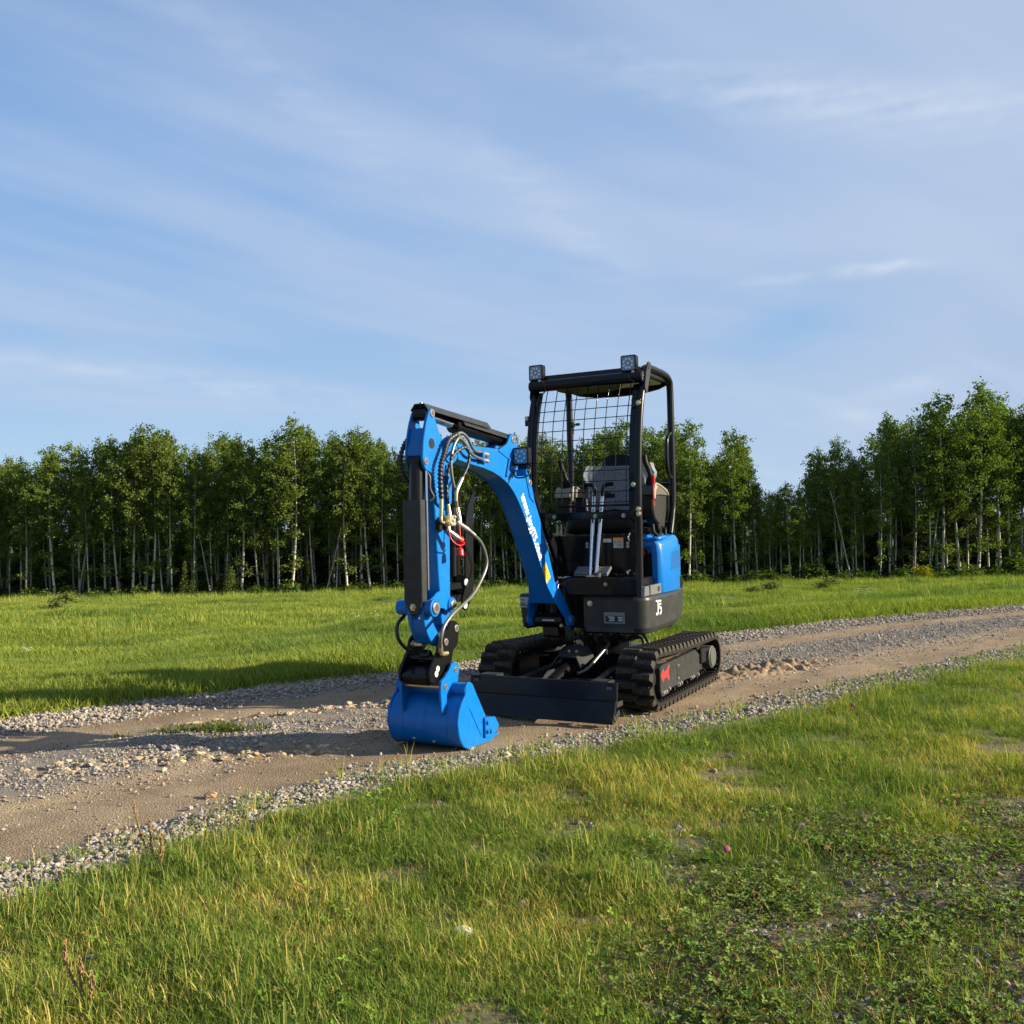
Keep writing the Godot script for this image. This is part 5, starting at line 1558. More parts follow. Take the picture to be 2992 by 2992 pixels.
func make_seat(ex: Node):
	var g := Geo.new()
	# cushion: rounded slab
	var rings := []
	var pl := rounded(v2([-0.255, -0.16, 0.235, -0.16, 0.245, 0.14, -0.265, 0.14]), 0.09, 6)
	for lv in [[1.045, 0.030], [1.055, 0.010], [1.085, 0.0], [1.125, 0.0], [1.148, 0.012], [1.160, 0.045], [1.158, 0.12]]:
		var ring := PackedVector3Array()
		for q in Geo.inset(pl, lv[1]): ring.append(Vector3(q.x, lv[0], q.y))
		rings.append(ring)
	g.loft(rings, true, true)
	var se := Node3D.new(); se.name = "operator_seat"; ex.add_child(se)
	part("cushion", g.mesh(), M.seat, se)
	g = Geo.new()
	var w := [[1.12, 0.205], [1.20, 0.215], [1.32, 0.215], [1.42, 0.205], [1.48, 0.170], [1.505, 0.130], [1.54, 0.118], [1.575, 0.105], [1.590, 0.07]]
	rings = []
	for lv in w:
		var ring := PackedVector3Array()
		for k in 24:
			var a := TAU * k / 24
			var cx := signf(cos(a)) * pow(absf(cos(a)), 0.5); var cz := signf(sin(a)) * pow(absf(sin(a)), 0.5)
			ring.append(Vector3(0.025 + cx * lv[1], lv[0], -0.155 - (lv[0] - 1.12) * 0.10 + cz * 0.045))
		rings.append(ring)
	g.loft(rings, true, true)
	part("backrest", g.mesh(), M.seat, se)
	# crumpled clear film still wrapped round the backrest
	g = Geo.new()
	rings = []
	for r in 12:
		var y := lerpf(1.205, 1.512, r / 11.0)
		var ring := PackedVector3Array()
		for k in 48:
			var a := TAU * k / 48
			var cx := signf(cos(a)) * pow(absf(cos(a)), 0.45); var cz := signf(sin(a)) * pow(absf(sin(a)), 0.45)
			var j := 0.018 * nz.get_noise_3d(cx * 5.0, y * 11.0, cz * 5.0)
			ring.append(Vector3(0.025 + cx * (0.243 + j + 0.02 * sin(r * 0.9)), y + 0.012 * nz.get_noise_2d(k * 0.5, r) + (0.012 * absf(cx) if r == 11 else 0.0), -0.165 - (y - 1.12) * 0.10 + cz * (0.060 + j)))
		rings.append(ring)
	g.loft(rings, true, false)
	part("plastic_film", g.mesh(), M.film, se)
	# armrest consoles with joysticks
	for s: float in [1.0, -1.0]:
		var x0 := 0.296 if s > 0 else -0.300
		var x1 := 0.376 if s > 0 else -0.215
		if s < 0: x0 = -0.320
		g = Geo.new()
		g.side(Array(rounded(v2([0.105, 1.20, 0.112, 1.285, 0.085, 1.30, -0.17, 1.30, -0.17, 1.15, -0.12, 1.075, -0.04, 1.085, 0.07, 1.14]), 0.012, 3)), x0, x1, 0.008)
		var co := part("armrest_console", g.mesh(), M.console, ex)
		g = Geo.new()
		g.side(Array(rounded(v2([0.118, 1.292, 0.112, 1.330, 0.085, 1.364, 0.02, 1.372, -0.18, 1.330, -0.18, 1.296, 0.0, 1.300]), 0.014, 3)), x0 - 0.008, x1 + 0.010, 0.010)
		part("console_top", g.mesh(), M.beige if s < 0 else M.grey_plastic, co)
		g = Geo.new()
		var xs := x1 + 0.010 if s > 0 else x1 + 0.012
		g.tube(Geo.curve([Vector3(xs, 1.285, 0.112), Vector3(xs, 1.345, 0.098), Vector3(xs, 1.368, 0.06), Vector3(xs, 1.335, -0.10), Vector3(xs, 1.285, -0.175), Vector3(xs, 1.16, -0.178), Vector3(xs, 1.08, -0.14)]), 0.0075, 8)
		g.side(Array(rounded(v2([0.116, 1.268, 0.112, 1.340, 0.075, 1.362, 0.045, 1.350, 0.088, 1.318, 0.094, 1.268]), 0.01, 2)), xs - 0.006, xs + 0.006, 0.003)
		part("console_trim", g.mesh(), M.beige, co)
		# joystick
		var bxx := (x0 + x1) * 0.5 + (0.012 if s > 0 else 0.0)
		g = Geo.new()
		g.lathe(Vector3(bxx, 1.360, 0.05), Vector3(-0.10, 1, -0.05), [[0, 0], [0, 0.042], [0.010, 0.044], [0.014, 0.036], [0.024, 0.039], [0.028, 0.031], [0.038, 0.034], [0.042, 0.026], [0.052, 0.028], [0.056, 0.020], [0.070, 0.019], [0.070, 0]], 18)
		part("lever_bellows", g.mesh(), M.dark_plastic, co)
		g = Geo.new()
		g.tube(Geo.curve([Vector3(bxx - 0.006, 1.42, 0.047), Vector3(bxx - 0.020, 1.46, 0.04), Vector3(bxx - 0.042, 1.51, 0.035), Vector3(bxx - 0.050, 1.56, 0.035)]), 0.0165, 12)
		part("joystick", g.mesh(), M.dark_plastic, co)
	g = Geo.new()
	g.tube(Geo.curve([Vector3(0.384, 1.27, 0.118), Vector3(0.384, 1.33, 0.122), Vector3(0.386, 1.372, 0.118)]), 0.007, 8)
	g.box(Vector3(0.386, 1.392, 0.116), Vector3(0.020, 0.062, 0.016), 0.005)
	part("safety_lever", g.mesh(), M.red, ex)
	g = Geo.new()
	g.box(Vector3(0.378, 1.236, 0.114), Vector3(0.020, 0.032, 0.012), 0.003)
	part("orange_marker", g.mesh(), M.orange, ex)
	# mounts and loom under the left console
	g = Geo.new()
	g.tube(Geo.curve([Vector3(0.36, 1.10, 0.08), Vector3(0.375, 1.05, 0.10), Vector3(0.41, 1.015, 0.08)]), 0.012, 8)
	g.tube(Geo.curve([Vector3(0.41, 1.06, 0.02), Vector3(0.425, 1.075, 0.03), Vector3(0.435, 1.05, 0.05), Vector3(0.43, 1.01, 0.06)]), 0.009, 8)
	g.box(Vector3(0.385, 1.065, 0.03), Vector3(0.02, 0.09, 0.05), 0.004, Basis(Vector3.RIGHT, 0.4))
	g.cyl(Vector3(0.33, 1.06, 0.09), Vector3(0.33, 1.06, 0.12), 0.022, 12)
	part("console_mount", g.mesh(), M.dark_plastic, ex)
	# travel levers and pedals
	for q in [[0.048, 0.062, -1.0], [0.088, 0.120, 1.0]]:
		g = Geo.new()
		g.cyl(Vector3(q[0], 0.778, 0.40), Vector3(q[1], 1.315, 0.335), 0.0125, 14)
		part("travel_lever", g.mesh(), M.chrome, ex)
		g = Geo.new()
		var e: float = q[2]
		g.tube(Geo.curve([Vector3(q[1], 1.29, 0.338), Vector3(q[1] + 0.002, 1.33, 0.333), Vector3(q[1] + e * 0.010, 1.358, 0.328), Vector3(q[1] + e * 0.035, 1.368, 0.322), Vector3(q[1] + e * 0.075, 1.368, 0.318)]), 0.0135, 10)
		part("lever_grip", g.mesh(), M.dark_plastic, ex)
	for x in [-0.012, 0.125]:
		g = Geo.new()
		var bs := Basis(Vector3.RIGHT, 0.55)
		for k in 4: g.box(Vector3(x, 0.815, 0.385) + bs * Vector3(0, 0, 0.032 - k * 0.021), Vector3(0.092, 0.016, 0.012), 0.003, bs)
		g.box(Vector3(x, 0.805, 0.385), Vector3(0.09, 0.008, 0.085), 0.002, bs)
		g.box(Vector3(x + 0.046, 0.812, 0.385), Vector3(0.008, 0.02, 0.09), 0.002, bs)
		part("pedal", g.mesh(), M.plate, ex)
	g = Geo.new()
	g.box(Vector3(0.068, 0.782, 0.40), Vector3(0.09, 0.014, 0.04), 0.003)
	g.box(Vector3(0.125, 0.786, 0.43), Vector3(0.018, 0.026, 0.016), 0.003)
	part("lever_base", g.mesh(), M.zinc, ex)
	# hydraulic lines right of the tank, small steel posts
	g = Geo.new()
	for q in [[-0.235, 1.085], [-0.205, 1.085]]: g.cyl(Vector3(q[0], 1.035, 0.28), Vector3(q[0], 1.115, 0.28), 0.006, 8)
	part("bonnet_stud", g.mesh(), M.steel, ex)

# ---------------------------------------------------------------- the land
# along the track: s, across it: d; the track lies between its near and far verge
const NEAR_S := [-40.0, -1.5, 0.55, 1.03, 2.05, 3.04, 4.70, 7.69, 12.0, 30.0, 90.0]
const NEAR_D := [2.0, 2.98, 3.17, 3.31, 3.54, 3.38, 3.30, 3.34, 3.33, 2.6, -2.0]
const FAR_S := [-40.0, -1.0, 1.08, 1.90, 2.37, 2.99, 3.77, 4.5, 7.18, 9.24, 11.84, 20.0, 30.0, 90.0]
const FAR_D := [6.0, 6.45, 6.46, 6.49, 6.42, 6.41, 6.30, 6.26, 6.04, 5.91, 5.30, 4.9, 4.2, 0.2]

func lookup(xs: Array, ys: Array, x: float) -> float:
	if x <= xs[0]: return ys[0]
	for i in range(1, xs.size()):
		if x <= xs[i]:
			var t: float = (x - xs[i - 1]) / (xs[i] - xs[i - 1])
			return lerpf(ys[i - 1], ys[i], t)
	return ys[ys.size() - 1]

func across(x: float, z: float) -> Vector3:
	# (s, t, distance outside the track); t 0 at the near verge's grass, 1 at the far one's
	var s := 0.788 * x - 0.616 * z
	var d := -0.616 * x - 0.788 * z
	var n := lookup(NEAR_S, NEAR_D, s)
	var f := lookup(FAR_S, FAR_D, s)
	var t := (d - n) / (f - n)
	var o := 0.0
	if t < 0.0: o = n - d
	elif t > 1.0: o = d - f
	return Vector3(s, t, o)

func place(s: float, t: float) -> Vector2:
	var n := lookup(NEAR_S, NEAR_D, s); var f := lookup(FAR_S, FAR_D, s)
	var d := lerpf(n, f, t)
	return Vector2(0.788 * s - 0.616 * d, -0.616 * s - 0.788 * d)

func land(x: float, z: float) -> float:
	var a := across(x, z)
	var h := 0.0
	if a.y > 1.0:
		var fall := smoothstep(0.0, 7.0, a.z)
		h -= 0.0580 * maxf(0.0, -z - 7.2) * fall
		h += (0.15 * nz2.get_noise_2d(x * 0.16, z * 0.16) + 0.075 * nz2.get_noise_2d(x * 0.55 + 9.0, z * 0.55)) * smoothstep(0.3, 6.0, a.z)
		h += 0.05 * smoothstep(0.0, 0.5, a.z) * (1.0 - smoothstep(0.5, 3.0, a.z))
	elif a.y < 0.0:
		h += 0.020 * nz2.get_noise_2d(x * 0.9, z * 0.9) * smoothstep(0.1, 0.8, a.z)
		h += 0.03 * smoothstep(0.0, 0.25, a.z)
	return h

func road_h(s: float, t: float, x: float, z: float) -> float:
	# two worn wheel lanes, a loose crown between them, heaped verges
	var h := 0.0
	h += 0.035 * (1.0 - smoothstep(0.04, 0.16, t)) + 0.030 * smoothstep(0.84, 0.95, t)
	h += 0.030 * smoothstep(0.33, 0.42, t) * (1.0 - smoothstep(0.60, 0.70, t))
	h += 0.010 * nz.get_noise_2d(x * 2.2, z * 2.2) + 0.006 * nz.get_noise_2d(x * 9.0, z * 9.0) * smoothstep(0.30, 0.45, t) * (1.0 - smoothstep(0.6, 0.72, t))
	h += 0.0045 * nz.get_noise_2d(x * 16.0, z * 16.0)
	# cleat prints pressed by the crawlers on their way in
	for pr in [[-2.25, -5.42, -0.45, -6.08], [-2.55, -4.35, -0.65, -5.02], [1.35, -6.72, 2.55, -7.50]]:
		var p0 := Vector2(pr[0], pr[1]); var dv := Vector2(pr[2], pr[3]) - p0
		var l := dv.length(); dv /= l
		var e := Vector2(x, z) - p0
		var u := e.dot(dv); var w := absf(e.cross(dv))
		if u > 0.0 and u < l and w < 0.15:
			h += (0.010 * sin(u * TAU / 0.125 + 2.2 * nz.get_noise_2d(x * 4.0, z * 4.0)) + 0.020 * nz.get_noise_2d(x * 9.0, z * 9.0)) * smoothstep(0.15, 0.07, w) * smoothstep(0.0, 0.3, u) * smoothstep(l, l - 0.3, u)
	return h - 0.018

func grow(list: Array, from: float, to: float, step: float, k: float) -> void:
	var x := from
	var dir := signf(to - from)
	while (to - x) * dir > 0:
		step *= k
		x += step * dir
		list.append(x)

func make_ground():
	var xs := []; var zs := []
	var x := -9.0
	while x < 13.0: xs.append(x); x += 0.16
	grow(xs, 13.0, 420.0, 0.16, 1.10)
	var neg := []; grow(neg, -9.0, -420.0, 0.16, 1.10); neg.reverse(); xs = neg + xs
	var z := -15.0
	while z < 1.5: zs.append(z); z += 0.16
	grow(zs, 1.5, 300.0, 0.16, 1.14)
	var ng := []; grow(ng, -15.0, -520.0, 0.16, 1.07); ng.reverse(); zs = ng + zs
	var W := xs.size(); var H := zs.size()
	var V := PackedVector3Array(); V.resize(W * H)
	var C := PackedColorArray(); C.resize(W * H)
	for j in H:
		for i in W:
			var px: float = xs[i]; var pz: float = zs[j]
			var a := across(px, pz)
			var h := land(px, pz)
			if a.y > 0.02 and a.y < 0.98: h -= 0.09 * minf(1.0, minf(a.y - 0.02, 0.98 - a.y) * 20.0)
			if pz < -66.0: h -= (-pz - 66.0) * 0.035
			V[j * W + i] = Vector3(px, h, pz)
			var n1 := nz.get_noise_2d(px * 0.7, pz * 0.7); var n2 := nz2.get_noise_2d(px * 3.1, pz * 3.1)
			var c := Color(0.115, 0.125, 0.045).lerp(Color(0.17, 0.145, 0.075), clampf(0.5 + n1 * 0.9 + n2 * 0.4, 0, 1))
			if a.y > 1.0: c = Color(0.105, 0.145, 0.030).lerp(Color(0.150, 0.165, 0.050), clampf(0.5 + n1, 0, 1))
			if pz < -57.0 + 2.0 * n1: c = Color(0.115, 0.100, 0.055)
			if a.y < 0.0:
				var cl := clover(px, pz)
				c = c.lerp(Color(0.20, 0.165, 0.12), cl * 0.85)
			C[j * W + i] = c
	var I := PackedInt32Array()
	for j in H - 1:
		for i in W - 1:
			var o := j * W + i
			I.append_array([o, o + 1, o + W, o + 1, o + W + 1, o + W])
	var g := part("ground", sheet(V, C, I), M.ground, self)
	tag(g, "meadow ground under the grass, falling gently toward the aspen wood", "", "", "structure")
	# the track itself
	V = PackedVector3Array(); C = PackedColorArray(); I = PackedInt32Array()
	var ss := []
	var s := -3.2
	while s < 13.5: ss.append(s); s += 0.035
	grow(ss, 13.5, 60.0, 0.035, 1.06)
	var ns := []; grow(ns, -3.2, -30.0, 0.035, 1.08); ns.reverse(); ss = ns + ss
	var T := 92
	for k in ss.size():
		for i in T:
			var t := lerpf(-0.035, 1.035, float(i) / (T - 1))
			var q := place(ss[k], t)
			var h := road_h(ss[k], t, q.x, q.y) + 0.004
			h += land_edge(ss[k], t)
			if i == 0 or i == T - 1: h -= 0.05
			V.append(Vector3(q.x, h, q.y))
			C.append(road_color(ss[k], t, q.x, q.y))
	for k in ss.size() - 1:
		for i in T - 1:
			var o := k * T + i
			I.append_array([o, o + T, o + 1, o + 1, o + T, o + T + 1])
	var r := part("track_road", sheet(V, C, I), M.road, self)
	tag(r, "dirt farm track with two tan wheel lanes and gravel between", "", "", "structure")

func land_edge(s: float, t: float) -> float:
	return 0.0

func road_color(s: float, t: float, x: float, z: float) -> Color:
	var n1 := nz.get_noise_2d(x * 1.3, z * 1.3); var n2 := nz.get_noise_2d(x * 5.0 + 3.0, z * 5.0); var n3 := nz.get_noise_2d(s * 0.6, t * 9.0)
	var dirt := Color(0.250, 0.172, 0.095).lerp(Color(0.375, 0.278, 0.165), clampf(0.5 + n1 * 0.7 + n3 * 0.6 + n2 * 0.35, 0, 1))
	dirt *= 1.14 + 0.22 * nz.get_noise_2d(x * 21.0, z * 21.0)
	var gravel := Color(0.215, 0.195, 0.165).lerp(Color(0.30, 0.265, 0.22), clampf(0.5 + n2 * 0.8, 0, 1))
	var tt := t + 0.035 * n2 + 0.02 * n1
	var centre := smoothstep(0.34, 0.42, tt) * (1.0 - smoothstep(0.58, 0.70, tt))
	# the crown has sandy windrows toward the left of the picture
	centre *= 1.0 - 0.55 * smoothstep(0.15, 0.5, n1 + n3 * 0.6) * (1.0 - smoothstep(3.0, 6.0, s))
	var verge := maxf(1.0 - smoothstep(0.10, 0.17, tt), smoothstep(0.82, 0.88, tt))
	return dirt.lerp(gravel, maxf(centre, verge))

func sheet(V: PackedVector3Array, C: PackedColorArray, I: PackedInt32Array) -> ArrayMesh:
	var N := PackedVector3Array(); N.resize(V.size())
	for k in range(0, I.size(), 3):
		var a := V[I[k]]; var n := (V[I[k + 2]] - a).cross(V[I[k + 1]] - a)
		if n.y < 0: n = -n
		for e in 3: N[I[k + e]] += n
	for i in N.size(): N[i] = N[i].normalized()
	# clockwise seen from above
	for k in range(0, I.size(), 3):
		var a := V[I[k]]; var n := (V[I[k + 2]] - a).cross(V[I[k + 1]] - a)
		if n.y < 0:
			var t := I[k + 1]; I[k + 1] = I[k + 2]; I[k + 2] = t
	var arr := []; arr.resize(Mesh.ARRAY_MAX)
	arr[Mesh.ARRAY_VERTEX] = V; arr[Mesh.ARRAY_NORMAL] = N; arr[Mesh.ARRAY_COLOR] = C; arr[Mesh.ARRAY_INDEX] = I
	var m := ArrayMesh.new(); m.add_surface_from_arrays(Mesh.PRIMITIVE_TRIANGLES, arr)
	return m

func clover(x: float, z: float) -> float:
	# trodden ground with low clover in the near right of the verge
	var n := nz.get_noise_2d(x * 1.3 + 5.0, z * 1.3) * 0.95
	return smoothstep(0.20, 1.25, x + n + (z + 3.0) * 0.30) * smoothstep(-3.8, -2.9, z + n)


# ---------------------------------------------------------------- the aspen wood
# skyline of the stand: [x at the wood's edge, height of the tops above the eye]
const TOP_X := [-46.0, -32.4, -30.4, -28.0, -24.4, -22.4, -20.0, -18.0, -15.7, -13.0, -10.6, -8.9, -6.9, -3.9, -0.7, 1.9, 3.9, 6.2, 8.0, 9.5, 11.1, 11.8, 13.2, 14.3, 15.3, 15.9, 17.1, 19.0, 20.7, 22.0, 23.6, 25.4, 27.0, 29.0, 31.0, 32.4, 46.0]
const TOP_H := [4.6, 4.5, 5.4, 5.7, 5.95, 6.4, 5.7, 6.4, 5.8, 6.65, 6.2, 6.3, 5.3, 5.7, 6.2, 5.5, 5.7, 6.4, 6.1, 6.25, 6.1, 5.0, 5.55, 5.7, 4.7, 2.5, 2.3, 4.0, 4.85, 5.2, 6.2, 7.0, 7.1, 7.8, 7.9, 7.75, 8.2]

func leaf_face(g: Dictionary, p: Vector3, size: float, c: Color, r: RandomNumberGenerator):
	# one small spray of leaf: a kinked kite
	var d := Vector3(r.randf_range(-1, 1), r.randf_range(-0.7, 0.7), r.randf_range(-1, 1)).normalized()
	var e := d.cross(Vector3(r.randf_range(-1, 1), r.randf_range(-1, 1), r.randf_range(-1, 1))).normalized()
	var n := d.cross(e)
	var a := p - d * size * 0.5; var b := p + e * size * 0.36 + n * size * 0.10; var f := p + d * size * 0.5; var h := p - e * size * 0.36 + n * size * 0.10
	var n1 := (b - a).cross(f - a).normalized(); var n2 := (f - a).cross(h - a).normalized()
	g.v.append_array([a, f, b, a, h, f]); g.n.append_array([n1, n1, n1, n2, n2, n2])
	for k in 6: g.c.append(c)

func mesh_of(g: Dictionary) -> ArrayMesh:
	var arr := []; arr.resize(Mesh.ARRAY_MAX)
	arr[Mesh.ARRAY_VERTEX] = g.v; arr[Mesh.ARRAY_NORMAL] = g.n; arr[Mesh.ARRAY_COLOR] = g.c
	var m := ArrayMesh.new(); m.add_surface_from_arrays(Mesh.PRIMITIVE_TRIANGLES, arr)
	return m

func blank() -> Dictionary:
	return {"v": PackedVector3Array(), "n": PackedVector3Array(), "c": PackedColorArray()}

func aspen(kind: int, sd: int) -> Array:
	# returns [trunk mesh, crown mesh] of a tree 10 m tall; kind 0 inner, 1 edge tree with leaves lower down, 2 thin and sparse
	var r := RandomNumberGenerator.new(); r.seed = sd
	var H := 10.0
	var tg := Geo.new()
	var pts := []
	var lean := Vector3(r.randf_range(-0.35, 0.35), 0, r.randf_range(-0.3, 0.3))
	var bend := Vector3(r.randf_range(-0.25, 0.25), 0, r.randf_range(-0.25, 0.25))
	var at := func(t: float) -> Vector3: return Vector3(0, H * t, 0) + lean * t + bend * sin(t * PI)
	for k in 19: pts.append(at.call(k / 18.0 * 0.98))
	var rad := 0.085 if kind != 2 else 0.06
	# trunk skin with bark colours: pale, green-grey higher up, dark knots and scars
	var a0 := Vector3.RIGHT
	var rings := []
	for k in pts.size():
		var ring := PackedVector3Array()
		var rr: float = rad * (1.0 - 0.86 * k / 18.0) * (1.25 if k == 0 else 1.0)
		for i in 8: ring.append(pts[k] + Vector3(cos(TAU * i / 8) * rr, 0, sin(TAU * i / 8) * rr))
		rings.append(ring)
	var pale := Color(0.50, 0.465, 0.36).lerp(Color(0.27, 0.26, 0.20), r.randf())
	for k in pts.size() - 1:
		var sub := 4
		for q in sub:
			var band := r.randf()
			tg.col = pale.lerp(Color(0.16, 0.155, 0.10), 0.5 * float(k) / 18.0) * r.randf_range(0.86, 1.08)
			if band < 0.13: tg.col = Color(0.055, 0.05, 0.04)
			var t0 := float(q) / sub; var t1 := float(q + 1) / sub
			for i in 8:
				var j := (i + 1) % 8
				var n0 := Vector3(cos(TAU * i / 8), 0, sin(TAU * i / 8)); var n1 := Vector3(cos(TAU * j / 8), 0, sin(TAU * j / 8))
				var keep := tg.col
				if band < 0.13 and (i + k) % 8 > 3: tg.col = pale
				tg.quadn(rings[k][i].lerp(rings[k + 1][i], t0), rings[k][j].lerp(rings[k + 1][j], t0), rings[k][j].lerp(rings[k + 1][j], t1), rings[k][i].lerp(rings[k + 1][i], t1), n0, n1, n1, n0)
				tg.col = keep
	var g := blank()
	var base := 0.36 if kind == 1 else 0.45
	if kind == 2: base = 0.60
	var nb := 46 if kind == 1 else 38
	if kind == 2: nb = 26
	var tone := r.randf_range(0.9, 1.12)
	for b in nb:
		var u := float(b) / nb
		var t := base + (0.97 - base) * u
		if kind == 1 and b < 4: t = r.randf_range(0.14, base)
		elif kind == 0 and b < 2: t = r.randf_range(0.2, base)
		var az := b * 2.4 + r.randf_range(-0.5, 0.5)
		var L := 1.50 * pow(sin(PI * clampf(0.16 + 0.80 * (t - base) / (1.0 - base), 0.05, 1.0)), 0.8) * r.randf_range(0.65, 1.2)
		if t < base: L = r.randf_range(0.4, 1.1)
		if kind == 2: L *= 0.75
		var rise := r.randf_range(0.15, 0.75)
		var o: Vector3 = at.call(t)
		var dir := Vector3(cos(az), rise, sin(az)).normalized()
		var tip := o + dir * L + Vector3(0, -0.12 * L * L, 0)
		tg.col = Color(0.16, 0.15, 0.11)
		tg.tube([o, o.lerp(tip, 0.5) + Vector3(0, 0.05 * L, 0), tip], 0.020 * (1.15 - u * 0.7), 4, 0.0, 0.25)
		var nc := 3 + int(L * 2.6)
		for q in nc:
			var f := lerpf(0.30, 1.08, (q + r.randf()) / nc)
			var cc := o.lerp(tip, f) + Vector3(r.randfn(0, 0.14), r.randfn(0, 0.12), r.randfn(0, 0.14))
			var cr := r.randf_range(0.17, 0.36)
			var hue := r.randf()
			for m in 19:
				var p := cc + Vector3(r.randfn(0, 0.5), r.randfn(0, 0.42), r.randfn(0, 0.5)) * cr
				var c := Color(0.090, 0.132, 0.028).lerp(Color(0.165, 0.205, 0.046), clampf(hue * 0.6 + r.randf() * 0.4, 0, 1)) * tone
				leaf_face(g, p, r.randf_range(0.10, 0.19), c, r)
	# leader shoots on top
	for m in 60:
		var t := r.randf_range(0.95, 1.02)
		leaf_face(g, at.call(t) + Vector3(r.randfn(0, 0.13), r.randfn(0, 0.1), r.randfn(0, 0.13)), 0.15, Color(0.085, 0.12, 0.032), r)
	# a few dead side twigs on the bare bole
	for k in 7:
		var t := r.randf_range(0.14, base)
		var az := r.randf() * TAU
		var o: Vector3 = at.call(t)
		tg.col = Color(0.20, 0.18, 0.15)
		var l := r.randf_range(0.25, 1.0)
		tg.tube([o, o + Vector3(cos(az), r.randf_range(-0.15, 0.35), sin(az)) * l], 0.010, 3, 0.0, 0.4)
	return [tg.mesh(), mesh_of(g)]

func spruce(sd: int) -> Array:
	# 10 m tall: whorls of drooping boughs set with needle sprays
	var r := RandomNumberGenerator.new(); r.seed = sd
	var tg := Geo.new()
	tg.col = Color(0.12, 0.095, 0.07)
	tg.tube([Vector3.ZERO, Vector3(0, 5, 0), Vector3(0, 9.9, 0)], 0.11, 6, 0.0, 0.1)
	var g := blank()
	for w in 40:
		var t := 0.02 + 0.96 * w / 40.0
		var L := 1.9 * pow(1.0 - t, 0.85) + 0.12
		for b in 6:
			var az := TAU * b / 6 + w * 0.7 + r.randf_range(-0.3, 0.3)
			var dir := Vector3(cos(az), 0, sin(az))
			var o := Vector3(0, 10.0 * t + r.randf_range(-0.2, 0.2), 0)
			var l := L * r.randf_range(0.75, 1.1)
			for q in int(4 + l * 9):
				var f := (q + r.randf()) / (4 + l * 9)
				var p := o + dir * l * f + Vector3(0, -0.28 * l * f + 0.12 * l * f * f, 0)
				var sd2 := dir.cross(Vector3.UP) * r.randf_range(-1, 1) * 0.28 * (1.0 - f * 0.5)
				leaf_face(g, p + sd2 + Vector3(0, r.randf_range(-0.22, 0.10), 0), 0.26, Color(0.085, 0.122, 0.034).lerp(Color(0.140, 0.178, 0.048), r.randf()), r)
	return [tg.mesh(), mesh_of(g)]

func bush(sd: int, n: int, c0: Color, c1: Color, size: float) -> ArrayMesh:
	var r := RandomNumberGenerator.new(); r.seed = sd
	var g := blank()
	for k in 9:
		var az := r.randf() * TAU
		var o := Vector3(cos(az) * r.randf() * 0.35, r.randf_range(0.25, 0.75), sin(az) * r.randf() * 0.35)
		var cr := r.randf_range(0.16, 0.30)
		for m in n / 9:
			var p := o + Vector3(r.randfn(0, 0.5), r.randfn(0, 0.5), r.randfn(0, 0.5)) * cr
			p.y = maxf(p.y, 0.01)
			leaf_face(g, p, size * r.randf_range(0.7, 1.3), c0.lerp(c1, r.randf()), r)
	return mesh_of(g)

func twigs(sd: int, n: int, h: float) -> ArrayMesh:
	var r := RandomNumberGenerator.new(); r.seed = sd
	var g := Geo.new(); g.col = Color(0.16, 0.13, 0.09)
	for k in n:
		var az := r.randf() * TAU
		g.tube([Vector3(0, -0.03, 0), Vector3(cos(az) * 0.12, h * 0.5, sin(az) * 0.12), Vector3(cos(az) * 0.35, h * r.randf_range(0.7, 1.0), sin(az) * 0.35)], 0.012, 4, 0.0, 0.4)
	return g.mesh()

func tree(called: String, kind: Array, at: Vector3, h: float, turn: float, wide: float, label: String, category: String, group: String):
	var o := thing(called, label, category, at, turn, group)
	o.scale = Vector3(h / 10.0 * wide, h / 10.0, h / 10.0 * wide)
	part("trunk", kind[0], M.bark, o)
	part("crown", kind[1], M.leaf, o)
	return o

